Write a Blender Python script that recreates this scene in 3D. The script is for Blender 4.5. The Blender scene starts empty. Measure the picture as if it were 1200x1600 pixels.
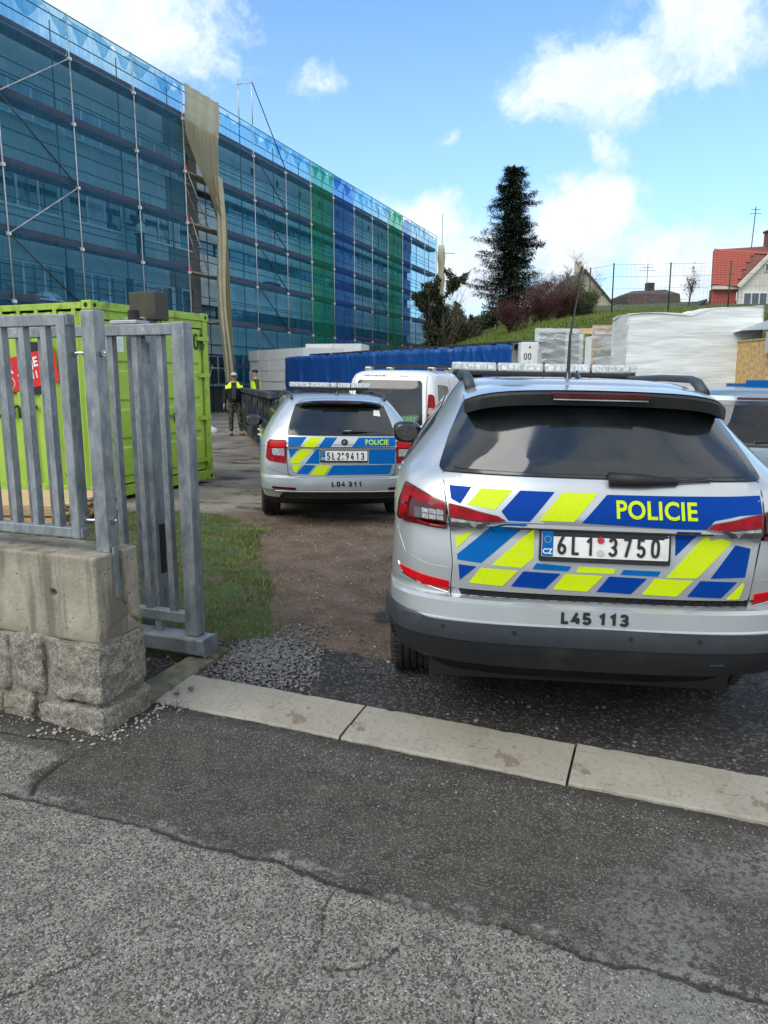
import bpy, bmesh, math, random
import numpy as np
from mathutils import Vector, Matrix
R = math.radians
random.seed(7); np.random.seed(7)
SC = bpy.context.scene; COL = SC.collection

# ---------------- camera, world, sun, exposure ----------------
cd = bpy.data.cameras.new('camera'); cam = bpy.data.objects.new('camera', cd); COL.objects.link(cam)
cd.sensor_fit = 'VERTICAL'; cd.sensor_height = 32.0; cd.lens = 32.0*1170/1600
cd.clip_start = 0.05; cd.clip_end = 6000
cam.location = (0, 0, 1.62); cam.rotation_euler = (R(90)-math.atan(212/1170), 0, 0)
SC.camera = cam
SC.view_settings.view_transform = 'Standard'; SC.view_settings.look = 'None'
SC.view_settings.exposure = 0.32; SC.view_settings.gamma = 1.0; SC.view_settings.use_curve_mapping = False
SUN = Vector((-.50, -.50, .76)).normalized()
SUN_EL = math.asin(SUN.z)
ld = bpy.data.lights.new('sun', 'SUN'); ld.energy = 2.0; ld.angle = R(44); ld.color = (1, .95, .87)
lo = bpy.data.objects.new('sun', ld); COL.objects.link(lo); lo.rotation_euler = SUN.to_track_quat('Z', 'Y').to_euler()

def nd(nt, typ, props=None, ins=None):
    n = nt.nodes.new(typ)
    for k, v in (props or {}).items(): setattr(n, k, v)
    for k, v in (ins or {}).items():
        s = n.inputs[k]
        if isinstance(v, bpy.types.NodeSocket): nt.links.new(v, s)
        else:
            try: s.default_value = v
            except Exception:
                s.default_value = (*v, 1) if len(v) == 3 else v
    return n
def mth(nt, op, a, b=0.0, c=0.0, clamp=False):
    return nd(nt, 'ShaderNodeMath', {'operation': op, 'use_clamp': clamp}, {0: a, 1: b, 2: c}).outputs[0]
def ramp(nt, x, lo_, hi_, smooth=True, a=0.0, b=1.0):
    return nd(nt, 'ShaderNodeMapRange', {'interpolation_type': 'SMOOTHSTEP' if smooth else 'LINEAR'},
              {'Value': x, 'From Min': lo_, 'From Max': hi_, 'To Min': a, 'To Max': b}).outputs[0]
def mixc(nt, f, a, b, mode='MIX'):
    n = nt.nodes.new('ShaderNodeMix'); n.data_type = 'RGBA'; n.blend_type = mode
    for i, v in ((0, f), (6, a), (7, b)):
        if isinstance(v, bpy.types.NodeSocket): nt.links.new(v, n.inputs[i])
        elif i == 0: n.inputs[i].default_value = v
        else: n.inputs[i].default_value = (v[0], v[1], v[2], 1)
    return n.outputs[2]
def noise(nt, vec, scale, detail=4, rough=.55, dist=0.0):
    return nd(nt, 'ShaderNodeTexNoise', {}, {'Vector': vec, 'Scale': scale, 'Detail': detail, 'Roughness': rough, 'Distortion': dist}).outputs['Fac']
def vmul(nt, vec, s):
    return nd(nt, 'ShaderNodeVectorMath', {'operation': 'MULTIPLY'}, {0: vec, 1: s}).outputs[0]

W = bpy.data.worlds.new('World'); SC.world = W; W.use_nodes = True
nt = W.node_tree; nt.nodes.clear()
out = nt.nodes.new('ShaderNodeOutputWorld'); bg = nt.nodes.new('ShaderNodeBackground')
nt.links.new(bg.outputs[0], out.inputs[0]); bg.inputs['Strength'].default_value = .15
sky = nd(nt, 'ShaderNodeTexSky', {'sky_type': 'NISHITA', 'sun_disc': False, 'sun_elevation': SUN_EL,
         'sun_rotation': math.atan2(SUN.x, SUN.y), 'air_density': 1.25, 'dust_density': .6, 'ozone_density': 1.6, 'altitude': 300}).outputs[0]
tc = nt.nodes.new('ShaderNodeTexCoord').outputs['Generated']
dirv = nd(nt, 'ShaderNodeVectorMath', {'operation': 'NORMALIZE'}, {0: tc}).outputs[0]
sep = nd(nt, 'ShaderNodeSeparateXYZ', {}, {0: dirv})
zc = mth(nt, 'MAXIMUM', sep.outputs[2], 0.0)
warp = nd(nt, 'ShaderNodeTexNoise', {}, {'Vector': dirv, 'Scale': 7.0, 'Detail': 5.0, 'Roughness': .6})
wv = nd(nt, 'ShaderNodeVectorMath', {'operation': 'SUBTRACT'}, {0: warp.outputs['Color'], 1: (.5, .5, .5)}).outputs[0]
wv = vmul(nt, wv, (.16, .16, .12))
wd = nd(nt, 'ShaderNodeVectorMath', {'operation': 'ADD'}, {0: dirv, 1: wv}).outputs[0]
blobs = [((-.27, .89, .385), .165, 1.2, 1.0), ((-.089, .939, .333), .055, 1.5, .75), ((.076, .957, .28), .03, 1.6, .5),
         ((.235, .915, .325), .10, 1.9, .95), ((.33, .88, .365), .13, 1.4, .9), ((.19, .92, .30), .06, 1.4, .55),
         ((.267, .928, .261), .05, 1.5, .75), ((.262, .945, .195), .085, 1.0, 1.5), ((.235, .962, .16), .09, 1.3, 1.4),
         ((.36, .929, .125), .11, 1.9, .95), ((.05, .979, .175), .07, 1.7, .95), ((.10, .984, .13), .08, 1.3, .95), ((.45, .88, .12), .12, 2.0, .95)]
tot = None
for c_, r_, asp, st in blobs:
    d = nd(nt, 'ShaderNodeVectorMath', {'operation': 'SUBTRACT'}, {0: wd, 1: c_}).outputs[0]
    d = vmul(nt, d, (1/asp, 1/asp, 1.0))
    L = nd(nt, 'ShaderNodeVectorMath', {'operation': 'LENGTH'}, {0: d}).outputs['Value']
    m = ramp(nt, L, 0.0, r_, True, st, 0.0)
    tot = m if tot is None else mth(nt, 'MAXIMUM', tot, m)
pl = nd(nt, 'ShaderNodeCombineXYZ', {}, {0: mth(nt, 'DIVIDE', sep.outputs[0], mth(nt, 'ADD', zc, .18)), 1: mth(nt, 'DIVIDE', sep.outputs[1], mth(nt, 'ADD', zc, .18)), 2: zc}).outputs[0]
gen = noise(nt, pl, 1.5, 6, .6)
away = ramp(nt, sep.outputs[1], .45, .80, True, 1.0, 0.0)
gen = mth(nt, 'MULTIPLY', ramp(nt, gen, .30, .50), away)
tot = mth(nt, 'MAXIMUM', tot, gen)
fine = noise(nt, wd, 26.0, 7, .62)
fine2 = noise(nt, wd, 9.0, 5, .6)
dens = mth(nt, 'ADD', tot, mth(nt, 'MULTIPLY', mth(nt, 'SUBTRACT', fine, .5), .9))
dens = mth(nt, 'ADD', dens, mth(nt, 'MULTIPLY', mth(nt, 'SUBTRACT', fine2, .5), .9))
mask = mth(nt, 'MULTIPLY', ramp(nt, dens, .30, .85), ramp(nt, tot, .0, .22))
shade = ramp(nt, dens, .55, 1.25)
tex2 = noise(nt, wd, 11.0, 6, .6)
ccol = mixc(nt, shade, (4.4, 5.4, 6.4), (6.5, 6.55, 6.6))
lowgrey = ramp(nt, zc, .10, .22, True, 1.0, 0.0)
greyf = mth(nt, 'MULTIPLY', mth(nt, 'ADD', mth(nt, 'MULTIPLY', lowgrey, .85), .3), ramp(nt, tex2, .40, .62))
ccol = mixc(nt, greyf, ccol, (4.5, 5.05, 5.7))
skyb = mixc(nt, 1.0, sky, (.90, 1.14, 1.34), 'MULTIPLY')
skyb = mixc(nt, mth(nt, 'ADD', ramp(nt, zc, .42, .0, False, .0, .55), ramp(nt, zc, .10, .0, True, .0, .35)), skyb, (3.0, 4.5, 6.1))
nt.links.new(mixc(nt, mask, skyb, ccol), bg.inputs['Color'])

# ---------------- materials ----------------
MATS = {}
def newmat(name):
    m = bpy.data.materials.new(name); m.use_nodes = True
    t = m.node_tree; b = t.nodes['Principled BSDF']; MATS[name] = m
    return m, t, b
def mat(name, col, rough=.6, metal=0.0, var=.15, scale=6.0, bump=0.0, bscale=None, coat=0.0, spec=.5, trans=0.0, emit=0.0, dirt=None, dscale=2.0, damt=.5, stretch=None, alpha=1.0):
    """noise-varied principled material"""
    m, t, b = newmat(name)
    oc = t.nodes.new('ShaderNodeTexCoord').outputs['Object']
    vec = vmul(t, oc, stretch) if stretch else oc
    n1 = noise(t, vec, scale, 5, .6)
    c = mixc(t, ramp(t, n1, .3, .7), tuple(x*(1-var) for x in col), tuple(min(1, x*(1+var)) for x in col))
    if dirt:
        n2 = noise(t, vec, dscale, 7, .65)
        c = mixc(t, mth(t, 'MULTIPLY', ramp(t, n2, .48, .68), damt), c, dirt)
    t.links.new(c, b.inputs['Base Color'])
    t.links.new(ramp(t, n1, .3, .7, True, max(0.02, rough-.06), min(1, rough+.08)), b.inputs['Roughness'])
    b.inputs['Metallic'].default_value = metal; b.inputs['Specular IOR Level'].default_value = spec
    b.inputs['Coat Weight'].default_value = coat; b.inputs['Coat Roughness'].default_value = .06
    b.inputs['Transmission Weight'].default_value = trans; b.inputs['Alpha'].default_value = alpha
    if emit: b.inputs['Emission Color'].default_value = (*col, 1); b.inputs['Emission Strength'].default_value = emit
    if bump:
        bn = nd(t, 'ShaderNodeBump', {}, {'Strength': 1.0, 'Distance': bump, 'Height': noise(t, vec, bscale or scale*6, 6, .65)})
        t.links.new(bn.outputs[0], b.inputs['Normal'])
    return m
# ---------------- mesh builder ----------------
class MB:
    def __init__(s): s.v = []; s.f = []
    def add(s, vs, fs):
        n = len(s.v); s.v += [tuple(p) for p in vs]; s.f += [tuple(i+n for i in f) for f in fs]; return s
    def box(s, x0, x1, y0, y1, z0, z1, M=None):
        vs = [Vector((x, y, z)) for z in (z0, z1) for y in (y0, y1) for x in (x0, x1)]
        if M: vs = [M @ p for p in vs]
        return s.add(vs, [(0, 2, 3, 1), (4, 5, 7, 6), (0, 1, 5, 4), (2, 6, 7, 3), (0, 4, 6, 2), (1, 3, 7, 5)])
    def tube(s, pts, r, n=8, cap=True):
        pts = [Vector(p) for p in pts]; rs = r if isinstance(r, (list, tuple)) else [r]*len(pts)
        rings = []; up = None
        for i, p in enumerate(pts):
            d = (pts[min(i+1, len(pts)-1)]-pts[max(i-1, 0)])
            d = d.normalized() if d.length > 1e-9 else Vector((0, 0, 1))
            if up is None: up = d.orthogonal().normalized()
            up = (up-d*up.dot(d)); up = up.normalized() if up.length > 1e-6 else d.orthogonal().normalized()
            w = d.cross(up)
            rings.append([p+(up*math.cos(2*math.pi*k/n)+w*math.sin(2*math.pi*k/n))*rs[i] for k in range(n)])
        vs = [q for rr in rings for q in rr]; fs = []
        for i in range(len(pts)-1):
            for k in range(n):
                fs.append((i*n+k, i*n+(k+1) % n, (i+1)*n+(k+1) % n, (i+1)*n+k))
        if cap: fs.append(tuple(range(n-1, -1, -1))); fs.append(tuple((len(pts)-1)*n+k for k in range(n)))
        return s.add(vs, fs)
    def lathe(s, prof, n=32, M=None):
        """profile (r, h) revolved about local z"""
        vs = []; fs = []
        for r_, h_ in prof:
            for k in range(n):
                a = 2*math.pi*k/n; vs.append(Vector((r_*math.cos(a), r_*math.sin(a), h_)))
        for i in range(len(prof)-1):
            for k in range(n): fs.append((i*n+k, i*n+(k+1) % n, (i+1)*n+(k+1) % n, (i+1)*n+k))
        fs.append(tuple(range(n-1, -1, -1))); fs.append(tuple((len(prof)-1)*n+k for k in range(n)))
        if M: vs = [M @ p for p in vs]
        return s.add(vs, fs)
    def prism(s, poly, axis, a0, a1):
        """2D polygon extruded along axis (0,1,2); poly gives the other two coordinates in order"""
        def P3(p, a):
            q = list(p); q.insert(axis, a); return q
        n = len(poly)
        vs = [P3(p, a0) for p in poly]+[P3(p, a1) for p in poly]
        fs = [tuple(range(n-1, -1, -1)), tuple(range(n, 2*n))]+[(i, (i+1) % n, n+(i+1) % n, n+i) for i in range(n)]
        return s.add(vs, fs)
    def grid(s, fn, nu, nv):
        vs = [fn(i/nu, j/nv) for j in range(nv+1) for i in range(nu+1)]
        return s.add(vs, [(j*(nu+1)+i, j*(nu+1)+i+1, (j+1)*(nu+1)+i+1, (j+1)*(nu+1)+i) for j in range(nv) for i in range(nu)])
    def mesh(s, name, smooth=False, fixn=True):
        me = bpy.data.meshes.new(name); me.from_pydata([tuple(p) for p in s.v], [], s.f)
        if fixn:
            bm = bmesh.new(); bm.from_mesh(me); bmesh.ops.recalc_face_normals(bm, faces=bm.faces); bm.to_mesh(me); bm.free()
        if smooth: me.polygons.foreach_set('use_smooth', [True]*len(me.polygons))
        me.update(); return me
def tag(o, label=None, cat=None, group=None, kind=None):
    if label: o['label'] = label
    if cat: o['category'] = cat
    if group: o['group'] = group
    if kind: o['kind'] = kind
    return o
def obj(name, mb, m, parent=None, smooth=False, bev=0, loc=None, fixn=True, auto=None):
    me = mb.mesh(name, smooth, fixn) if isinstance(mb, MB) else mb
    o = bpy.data.objects.new(name, me); COL.objects.link(o)
    if m and not me.materials: me.materials.append(MATS[m] if isinstance(m, str) else m)
    if parent: o.parent = parent
    if loc: o.location = loc
    if bev:
        b = o.modifiers.new('bevel', 'BEVEL'); b.width = bev; b.segments = 2; b.limit_method = 'ANGLE'; b.angle_limit = R(40)
    if auto is not None:
        me.polygons.foreach_set('use_smooth', [True]*len(me.polygons))
        me.set_sharp_from_angle(angle=R(auto))
    return o
def thing(name, label, cat, loc=(0, 0, 0), rz=0, group=None, rot=None):
    o = bpy.data.objects.new(name, None); COL.objects.link(o); o.location = loc
    o.rotation_euler = rot or (0, 0, rz); o.empty_display_size = .2
    return tag(o, label, cat, group)
def dup(o, parent=None, loc=None, rot=None):
    c = o.copy(); COL.objects.link(c)
    if parent: c.parent = parent
    if loc is not None: c.location = loc
    if rot is not None: c.rotation_euler = rot
    for ch in list(o.children): dup(ch, c)
    return c
def inst(name, me, parent=None, loc=(0, 0, 0), rot=(0, 0, 0), scale=(1, 1, 1), m=None):
    o = bpy.data.objects.new(name, me); COL.objects.link(o); o.parent = parent; o.location = loc; o.rotation_euler = rot; o.scale = scale
    if m and not me.materials: me.materials.append(MATS[m])
    return o
def text_mesh(txt, size, bold=0.0, sx=1.0, space=1.0, align='CENTER'):
    cu = bpy.data.curves.new('lettering', 'FONT'); cu.body = txt; cu.size = size; cu.offset = bold*size; cu.align_x = align; cu.align_y = 'CENTER'
    cu.space_character = space; cu.resolution_u = 4
    ob = bpy.data.objects.new('lettering', cu); COL.objects.link(ob)
    dg = bpy.context.evaluated_depsgraph_get(); me = bpy.data.meshes.new_from_object(ob.evaluated_get(dg))
    bpy.data.objects.remove(ob); bpy.data.curves.remove(cu)
    me.materials.clear()
    vs = [(v.co.x*sx, v.co.y) for v in me.vertices]; fs = [tuple(p.vertices) for p in me.polygons]
    return vs, fs
# smooth value noise in numpy
def vnoise(x, y, seed=0, oct_=4):
    x = np.asarray(x, float); y = np.asarray(y, float); r = np.zeros(np.broadcast(x, y).shape); a = .5
    for o in range(oct_):
        xi = np.floor(x).astype(np.int64); yi = np.floor(y).astype(np.int64); fx = x-xi; fy = y-yi
        fx = fx*fx*(3-2*fx); fy = fy*fy*(3-2*fy)
        def h(i, j):
            n = (i*374761393+j*668265263+(seed+o)*1274126177) & 0x7fffffff
            n = ((n ^ (n >> 13))*1103515245) & 0x7fffffff
            return ((n ^ (n >> 16)) & 0xffff)/65535.0
        r += a*((h(xi, yi)*(1-fx)+h(xi+1, yi)*fx)*(1-fy)+(h(xi, yi+1)*(1-fx)+h(xi+1, yi+1)*fx)*fy)
        a *= .5; x = x*2.03+11.3; y = y*2.03+5.7
    return r/(1-.5**oct_)
def sstep(a, b, x):
    t = np.clip((x-a)/(b-a), 0, 1); return t*t*(3-2*t)
# ground height
def gz(X, Y):
    X = np.asarray(X, float); Y = np.asarray(Y, float)
    z = -.02*np.clip(X, -3, 6)-.012*np.clip(Y-3, 0, 8)
    crest = np.interp(X, [-1, 1.5, 3.7, 5.9, 8, 11.2, 17.7, 40], [0, .8, 2.75, 3.6, 4.15, 4.55, 4.75, 5.2])
    z = z+crest*sstep(23, 35, Y)*(1+.02*np.clip(Y-35, 0, 40))
    z = z+(vnoise(X*.5, Y*.5, 3)-.5)*.35*sstep(22, 27, Y)*sstep(1, 4, X)
    return z
def gzf(x, y): return float(gz(x, y))
# frontage frame (kerb, wall, fence run along it)
FO = Vector((-1.27, 3.19, 0)); FA = -math.atan2(.35, .937)
def F2W(a, b):
    return FO.x+a*.9368-b*-.35, FO.y-a*.35+b*.9368

def _arc(cx, cy, rx, ry, a0, a1, n=12, e=1.0):
    r = []
    for i in range(n+1):
        a = R(a0+(a1-a0)*i/n); c_, s_ = math.cos(a), math.sin(a)
        r.append((cx+rx*math.copysign(abs(c_)**e, c_), cy+ry*math.copysign(abs(s_)**e, s_)))
    return r
GL = {'0': [(_arc(.27, .5, .2, .43, 0, 360, 28, .75), True)], '1': [([(.10, .70), (.33, .90), (.33, .0)], False)],
      '2': [(_arc(.27, .69, .2, .24, 170, -25, 12)+[(.07, .07), (.50, .07)], False)], '3': [(_arc(.26, .70, .19, .23, 165, -80, 11)+_arc(.26, .26, .21, .20, 75, -165, 13)[1:], False)],
      '4': [([(.34, 1.0), (.06, .28), (.52, .28)], False), ([(.38, .55), (.38, 0)], False)], '5': [([(.47, .93), (.12, .93), (.10, .52)]+_arc(.26, .30, .21, .24, 125, -160, 13), False)],
      '6': [([(.38, 1.0), (.20, .72), (.08, .45)]+_arc(.28, .29, .20, .22, 170, 520, 22), False)], '7': [([(.05, .93), (.48, .93), (.20, 0)], False)],
      '9': [([(.18, 0), (.36, .28), (.48, .55)]+_arc(.28, .71, .20, .22, -10, -350, 22), False)], '8': [(_arc(.27, .71, .17, .21, 0, 360, 22), True), (_arc(.27, .27, .20, .21, 0, 360, 22), True)],
      'L': [([(.10, 1.0), (.10, .07), (.48, .07)], False)]}
def stroke_text(txt, h, w=.14, sx=1.0, adv=.62):
    """returns (verts, faces) of a mitred stroke lettering, centred"""
    V, F = [], []; x0 = 0; tot = sum((.3 if c == ' ' else adv)*sx for c in txt)-(adv-.54)*sx
    for ch in txt:
        if ch == ' ': x0 += .3*sx; continue
        for pts, closed in GL[ch]:
            P_ = [Vector((p[0]*sx, p[1])) for p in pts]
            if closed: P_ = P_[:-1]
            n = len(P_); b0 = len(V)
            for i in range(n):
                a = P_[i-1] if (closed or i > 0) else P_[i]; c = P_[(i+1) % n] if (closed or i < n-1) else P_[i]
                d1 = (P_[i]-a); d2 = (c-P_[i]); d1 = d1.normalized() if d1.length > 1e-6 else d2.normalized(); d2 = d2.normalized() if d2.length > 1e-6 else d1
                nn = Vector((-(d1.y+d2.y), d1.x+d2.x)); nn = nn.normalized() if nn.length > 1e-6 else Vector((-d1.y, d1.x))
                k = w/2/max(.42, nn.dot(Vector((-d1.y, d1.x))))
                for sg in (1, -1): q = P_[i]+nn*k*sg; V.append(((q.x+x0-tot/2)*h, (q.y-.5)*h))
            for i in range(n if closed else n-1):
                j = (i+1) % n; F.append((b0+2*i, b0+2*i+1, b0+2*j+1, b0+2*j))
        x0 += adv*sx
    return V, F
# ================= ground =================
def attr(me, name, arr):
    a = me.attributes.new(name, 'FLOAT', 'POINT'); a.data.foreach_set('value', np.asarray(arr, np.float32).ravel())
def attn(t, name): return nd(t, 'ShaderNodeAttribute', {'attribute_name': name}).outputs['Fac']
def gridmesh(name, xs, ys, zf, tf=None):
    A, B = np.meshgrid(xs, ys); nx, ny = len(xs), len(ys)
    X, Y = tf(A, B) if tf else (A, B); Z = zf(A, B, X, Y)
    v = np.stack([X.ravel(), Y.ravel(), Z.ravel()], 1)
    i, j = np.meshgrid(np.arange(nx-1), np.arange(ny-1)); k = (j*nx+i).ravel()
    f = np.stack([k, k+1, k+nx+1, k+nx], 1)
    me = bpy.data.meshes.new(name); me.from_pydata(v.tolist(), [], f.tolist())
    me.polygons.foreach_set('use_smooth', [True]*len(me.polygons)); return me, A, B, X, Y
def segdist(A, B, pts):
    d = np.full(A.shape, 9.0)
    for (x0, y0), (x1, y1) in zip(pts[:-1], pts[1:]):
        vx, vy = x1-x0, y1-y0; L = vx*vx+vy*vy+1e-9
        t = np.clip(((A-x0)*vx+(B-y0)*vy)/L, 0, 1); d = np.minimum(d, np.hypot(A-x0-t*vx, B-y0-t*vy))
    return d
# street in the frontage frame (a along kerb, b away from the street)
def W2F(X, Y): dx, dy = X-FO.x, Y-FO.y; return dx*.9368-dy*.35, dx*.35+dy*.9368
cracks = [[(-.16, 2.13), (-.2, 1.93), (-.23, 1.82), (-.29, 1.72), (-.42, 1.5)], [(-.23, 1.82), (-.07, 1.83), (.08, 1.96), (.19, 2.0), (.21, 1.88), (.23, 1.72), (.22, 1.4)],
          [(-.55, 2.22), (-.6, 2.1), (-.73, 1.98), (-.87, 1.81), (-1.1, 1.66)], [(-1.38, 2.66), (-1.34, 2.96), (-1.40, 3.10), (-1.75, 3.16)]]
cracksF = [[W2F(*p) for p in c] for c in cracks]
xs = np.concatenate([np.linspace(-30, -1.2, 30)[:-1], np.arange(-1.2, 3.4, .0088), np.linspace(3.45, 40, 40)])
ys = np.concatenate([np.linspace(-14, -2.2, 20)[:-1], np.arange(-2.2, .40, .0088), [.42]])
SEAM = -.56
state = {}
def street_z(A, B, X, Y):
    wx = (vnoise(A*9, B*9, 5)-.5)*.08; wy = (vnoise(A*9+40, B*9, 6)-.5)*.08
    base = -.02*np.clip(X, -3, 6)
    sd = (B+(vnoise(A*3.5, B*0+3, 8)-.5)*.10+(vnoise(A*22, B*22, 9)-.5)*.03)-SEAM
    seam = np.exp(-(sd/.013)**2)
    cr = np.zeros(A.shape)
    for i, c in enumerate(cracksF): cr = np.maximum(cr, np.exp(-(segdist(A+wx, B+wy, c)/(.0095 if i < 3 else .013))**2)*(.8 if i < 3 else 1))
    gap = .6+.4*sstep(.35, .55, vnoise(A*5, B*5, 12))
    light = sstep(.01, -.01, sd)
    patch = sstep(.02, -.01, A+.0+(vnoise(A*8, B*8, 22)-.5)*.15)*sstep(-.24, -.28, B+(vnoise(A*7, B*7, 23)-.5)*.1)
    light = np.maximum(light, patch)
    state['light'] = light; state['crack'] = np.maximum(seam*gap, cr*gap)
    crumb = np.exp(-((sd-.035)/.028)**2)*sstep(.5, .62, vnoise(A*6, B*14, 31))
    wash = sstep(.56, .72, vnoise(A*1.7+3, B*2.6, 41))*sstep(1.7, 2.6, A)
    state['crumb'] = np.clip(np.maximum(crumb, wash*.75), 0, 1)
    # dip between seam and wash fades near the wall
    z = base-.009*state['crack']-.004*sstep(0, .03, sd)*0+(vnoise(A*1.3, B*1.3, 2)-.5)*.012+(vnoise(A*60, B*60, 51, 2)-.5)*.0035
    z = z+.006*crumb-.012*sstep(.25,.36,B)
    state['dirty'] = sstep(.22, .36, B)*.8+sstep(-.2, -.02, B)*sstep(.2, 0, A)*.9
    return z
me, *_ = gridmesh('street', xs, ys, street_z, lambda a, b: F2W(a, b))
for k in ('light', 'crack', 'crumb', 'dirty'): attr(me, k, state[k])
m, t, b = newmat('street')
oc = t.nodes.new('ShaderNodeTexCoord').outputs['Object']
wn = nd(t, 'ShaderNodeTexNoise', {}, {'Vector': oc, 'Scale': 60.0, 'Detail': 3.0})
wo = nd(t, 'ShaderNodeVectorMath', {'operation': 'MULTIPLY_ADD'}, {0: wn.outputs['Color'], 1: (.007, .007, .007), 2: oc}).outputs[0]
vo = nd(t, 'ShaderNodeTexVoronoi', {}, {'Vector': wo, 'Scale': 210.0, 'Randomness': 1.0}); vo2 = nd(t, 'ShaderNodeTexVoronoi', {}, {'Vector': wo, 'Scale': 165.0})
cellr = nd(t, 'ShaderNodeSeparateColor', {}, {0: vo.outputs['Color']}).outputs[0]
cellr2 = nd(t, 'ShaderNodeSeparateColor', {}, {0: vo2.outputs['Color']}).outputs[1]
big = noise(t, oc, 1.6, 5, .6); mid = noise(t, oc, 9, 5, .65)
# light worn aggregate: pale matrix with dark chippings
lt = mixc(t, ramp(t, mid, .3, .7), (.165, .157, .134), (.255, .243, .208))
lt = mixc(t, ramp(t, cellr2, .54, .66, True, 0, .9), lt, (.058, .054, .046))
lt = mixc(t, mth(t, 'MULTIPLY', ramp(t, cellr, .93, .97), .8), lt, (.46, .44, .41))
lt = mixc(t, mth(t, 'MULTIPLY', ramp(t, noise(t, oc, 2.3, 5, .6), .55, .66), .4), lt, (.13, .135, .085))
# darker asphalt with small pale stones
dk = mixc(t, ramp(t, mid, .3, .7), (.042, .037, .030), (.074, .066, .054))
dk = mixc(t, mth(t, 'MULTIPLY', ramp(t, cellr, .74, .90), mth(t, 'ADD', mth(t, 'MULTIPLY', big, 1.0), .1)), dk, (.23, .225, .21))
dk = mixc(t, mth(t, 'MULTIPLY', ramp(t, big, .5, .7), .35), dk, (.085, .082, .07))
lf = attn(t, 'light')
c = mixc(t, lf, dk, lt)
c = mixc(t, mth(t, 'MULTIPLY', attn(t, 'crumb'), ramp(t, noise(t, oc, 45, 5, .7), .42, .56)), c, (.20, .195, .18))
c = mixc(t, mth(t, 'MULTIPLY', attn(t, 'dirty'), ramp(t, mid, .35, .6)), c, (.028, .027, .022))
fn = noise(t, oc, 70, 4, .7)
c = mixc(t, mth(t, 'MULTIPLY', ramp(t, mth(t, 'ADD', attn(t, 'crack'), mth(t, 'MULTIPLY', mth(t, 'SUBTRACT', fn, .5), 1.3)), .38, .78), .82), c, (.018, .016, .014))
t.links.new(c, b.inputs['Base Color']); b.inputs['Roughness'].default_value = .88; b.inputs['Specular IOR Level'].default_value = .3
hgt = mth(t, 'ADD', mth(t, 'MULTIPLY', vo2.outputs['Distance'], -1.0), mth(t, 'MULTIPLY', noise(t, oc, 300, 3, .6), .5))
t.links.new(nd(t, 'ShaderNodeBump', {}, {'Strength': 1.0, 'Distance': .0035, 'Height': hgt}).outputs[0], b.inputs['Normal'])
tag(obj('street', me, 'street'), 'worn asphalt pavement with cracks and a darker strip along the kerb', kind='structure')

# site ground
xs = np.concatenate([np.linspace(-70, -9, 26)[:-1], np.linspace(-9, -3.2, 45)[:-1], np.arange(-3.2, 4.4, .035), np.linspace(4.45, 12, 40), np.linspace(12.4, 90, 90)])
ys = np.concatenate([[.40], np.arange(.45, 9, .035), np.linspace(9.1, 26, 90), np.linspace(26.4, 60, 70), np.linspace(62, 130, 20)])
def site_z(A, B, X, Y):
    near = sstep(20, 9, Y)
    edge = np.interp(Y, [3.2, 4.46, 5, 6, 7.95, 9.1, 9.3], [-1.1, -.85, -.74, -1.0, -1.35, -2.1, -3.0])
    n1 = (vnoise(X*2.2, Y*2.2, 61)-.5)*.7
    grass = sstep(.10, -.12, X-edge+n1*.55)*sstep(9.5, 8.7, Y+n1)*sstep(4.1, 4.5, Y+n1*.5)
    grass = grass*sstep(-6.5, -5, X)
    far = sstep(22.5, 24.5, Y+n1)*sstep(.5, 2.5, X); far = np.maximum(far, sstep(60, 70, Y)); grass = np.maximum(grass, far)
    conc = sstep(8.7, 9.4, Y+n1*1.2)*sstep(3.5, 1.5, X+n1)*(1-far)
    gravel = sstep(-.15, .55, X+n1*1.0+(Y-6)*-.06)*sstep(9.2, 8, Y)
    gravel = np.maximum(gravel, sstep(4.35, 3.9, Y+X*.37+n1*.5))
    gravel = np.maximum(gravel, sstep(2.0, 3.0, X)*sstep(24, 20, Y))
    pile = np.exp(-(((X+.72)/.26)**2+((Y-4.18)/.36)**2))
    state.update(grass=grass, conc=conc, gravel=np.maximum(gravel, sstep(.25, .5, pile)), wet=sstep(.5, .75, vnoise(X*1.1+3, Y*1.1, 71))*(1-gravel*.4))
    z = gz(X, Y)-.008
    z = z+near*((vnoise(X*3, Y*3, 81)-.5)*.03+(vnoise(X*14, Y*14, 82)-.5)*.014)*(1-.75*conc)
    z = z+.035*pile+.03*grass*near
    rut = np.exp(-((X-(-1.25+(Y-9)*.03))/.16)**2)*sstep(9.2, 8.2, Y)*sstep(5.8, 7, Y)
    z = z-.018*rut+rut*.006*np.sin(Y*70)
    return z
me, A, B, SX, SY = gridmesh('ground', xs, ys, site_z, lambda a, b: F2W(a, b))
for k in ('grass', 'conc', 'gravel', 'wet'): attr(me, k, state[k])
m, t, b = newmat('ground')
oc = t.nodes.new('ShaderNodeTexCoord').outputs['Object']
n1 = noise(t, oc, 3, 7, .7); n2 = noise(t, oc, 25, 6, .7); n3 = noise(t, oc, .8, 6, .65)
dirt = mixc(t, ramp(t, n1, .3, .7), (.115, .076, .050), (.215, .152, .108))
dirt = mixc(t, mth(t, 'MULTIPLY', ramp(t, n2, .5, .62), .6), dirt, (.05, .042, .036))
vs = nd(t, 'ShaderNodeTexVoronoi', {}, {'Vector': oc, 'Scale': 70.0}); cr = nd(t, 'ShaderNodeSeparateColor', {}, {0: vs.outputs['Color']}).outputs[0]
dirt = mixc(t, mth(t, 'MULTIPLY', ramp(t, cr, .86, .94), .7), dirt, (.20, .17, .145))
grv = mixc(t, ramp(t, n1, .35, .7), (.030, .028, .027), (.060, .055, .051))
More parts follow.
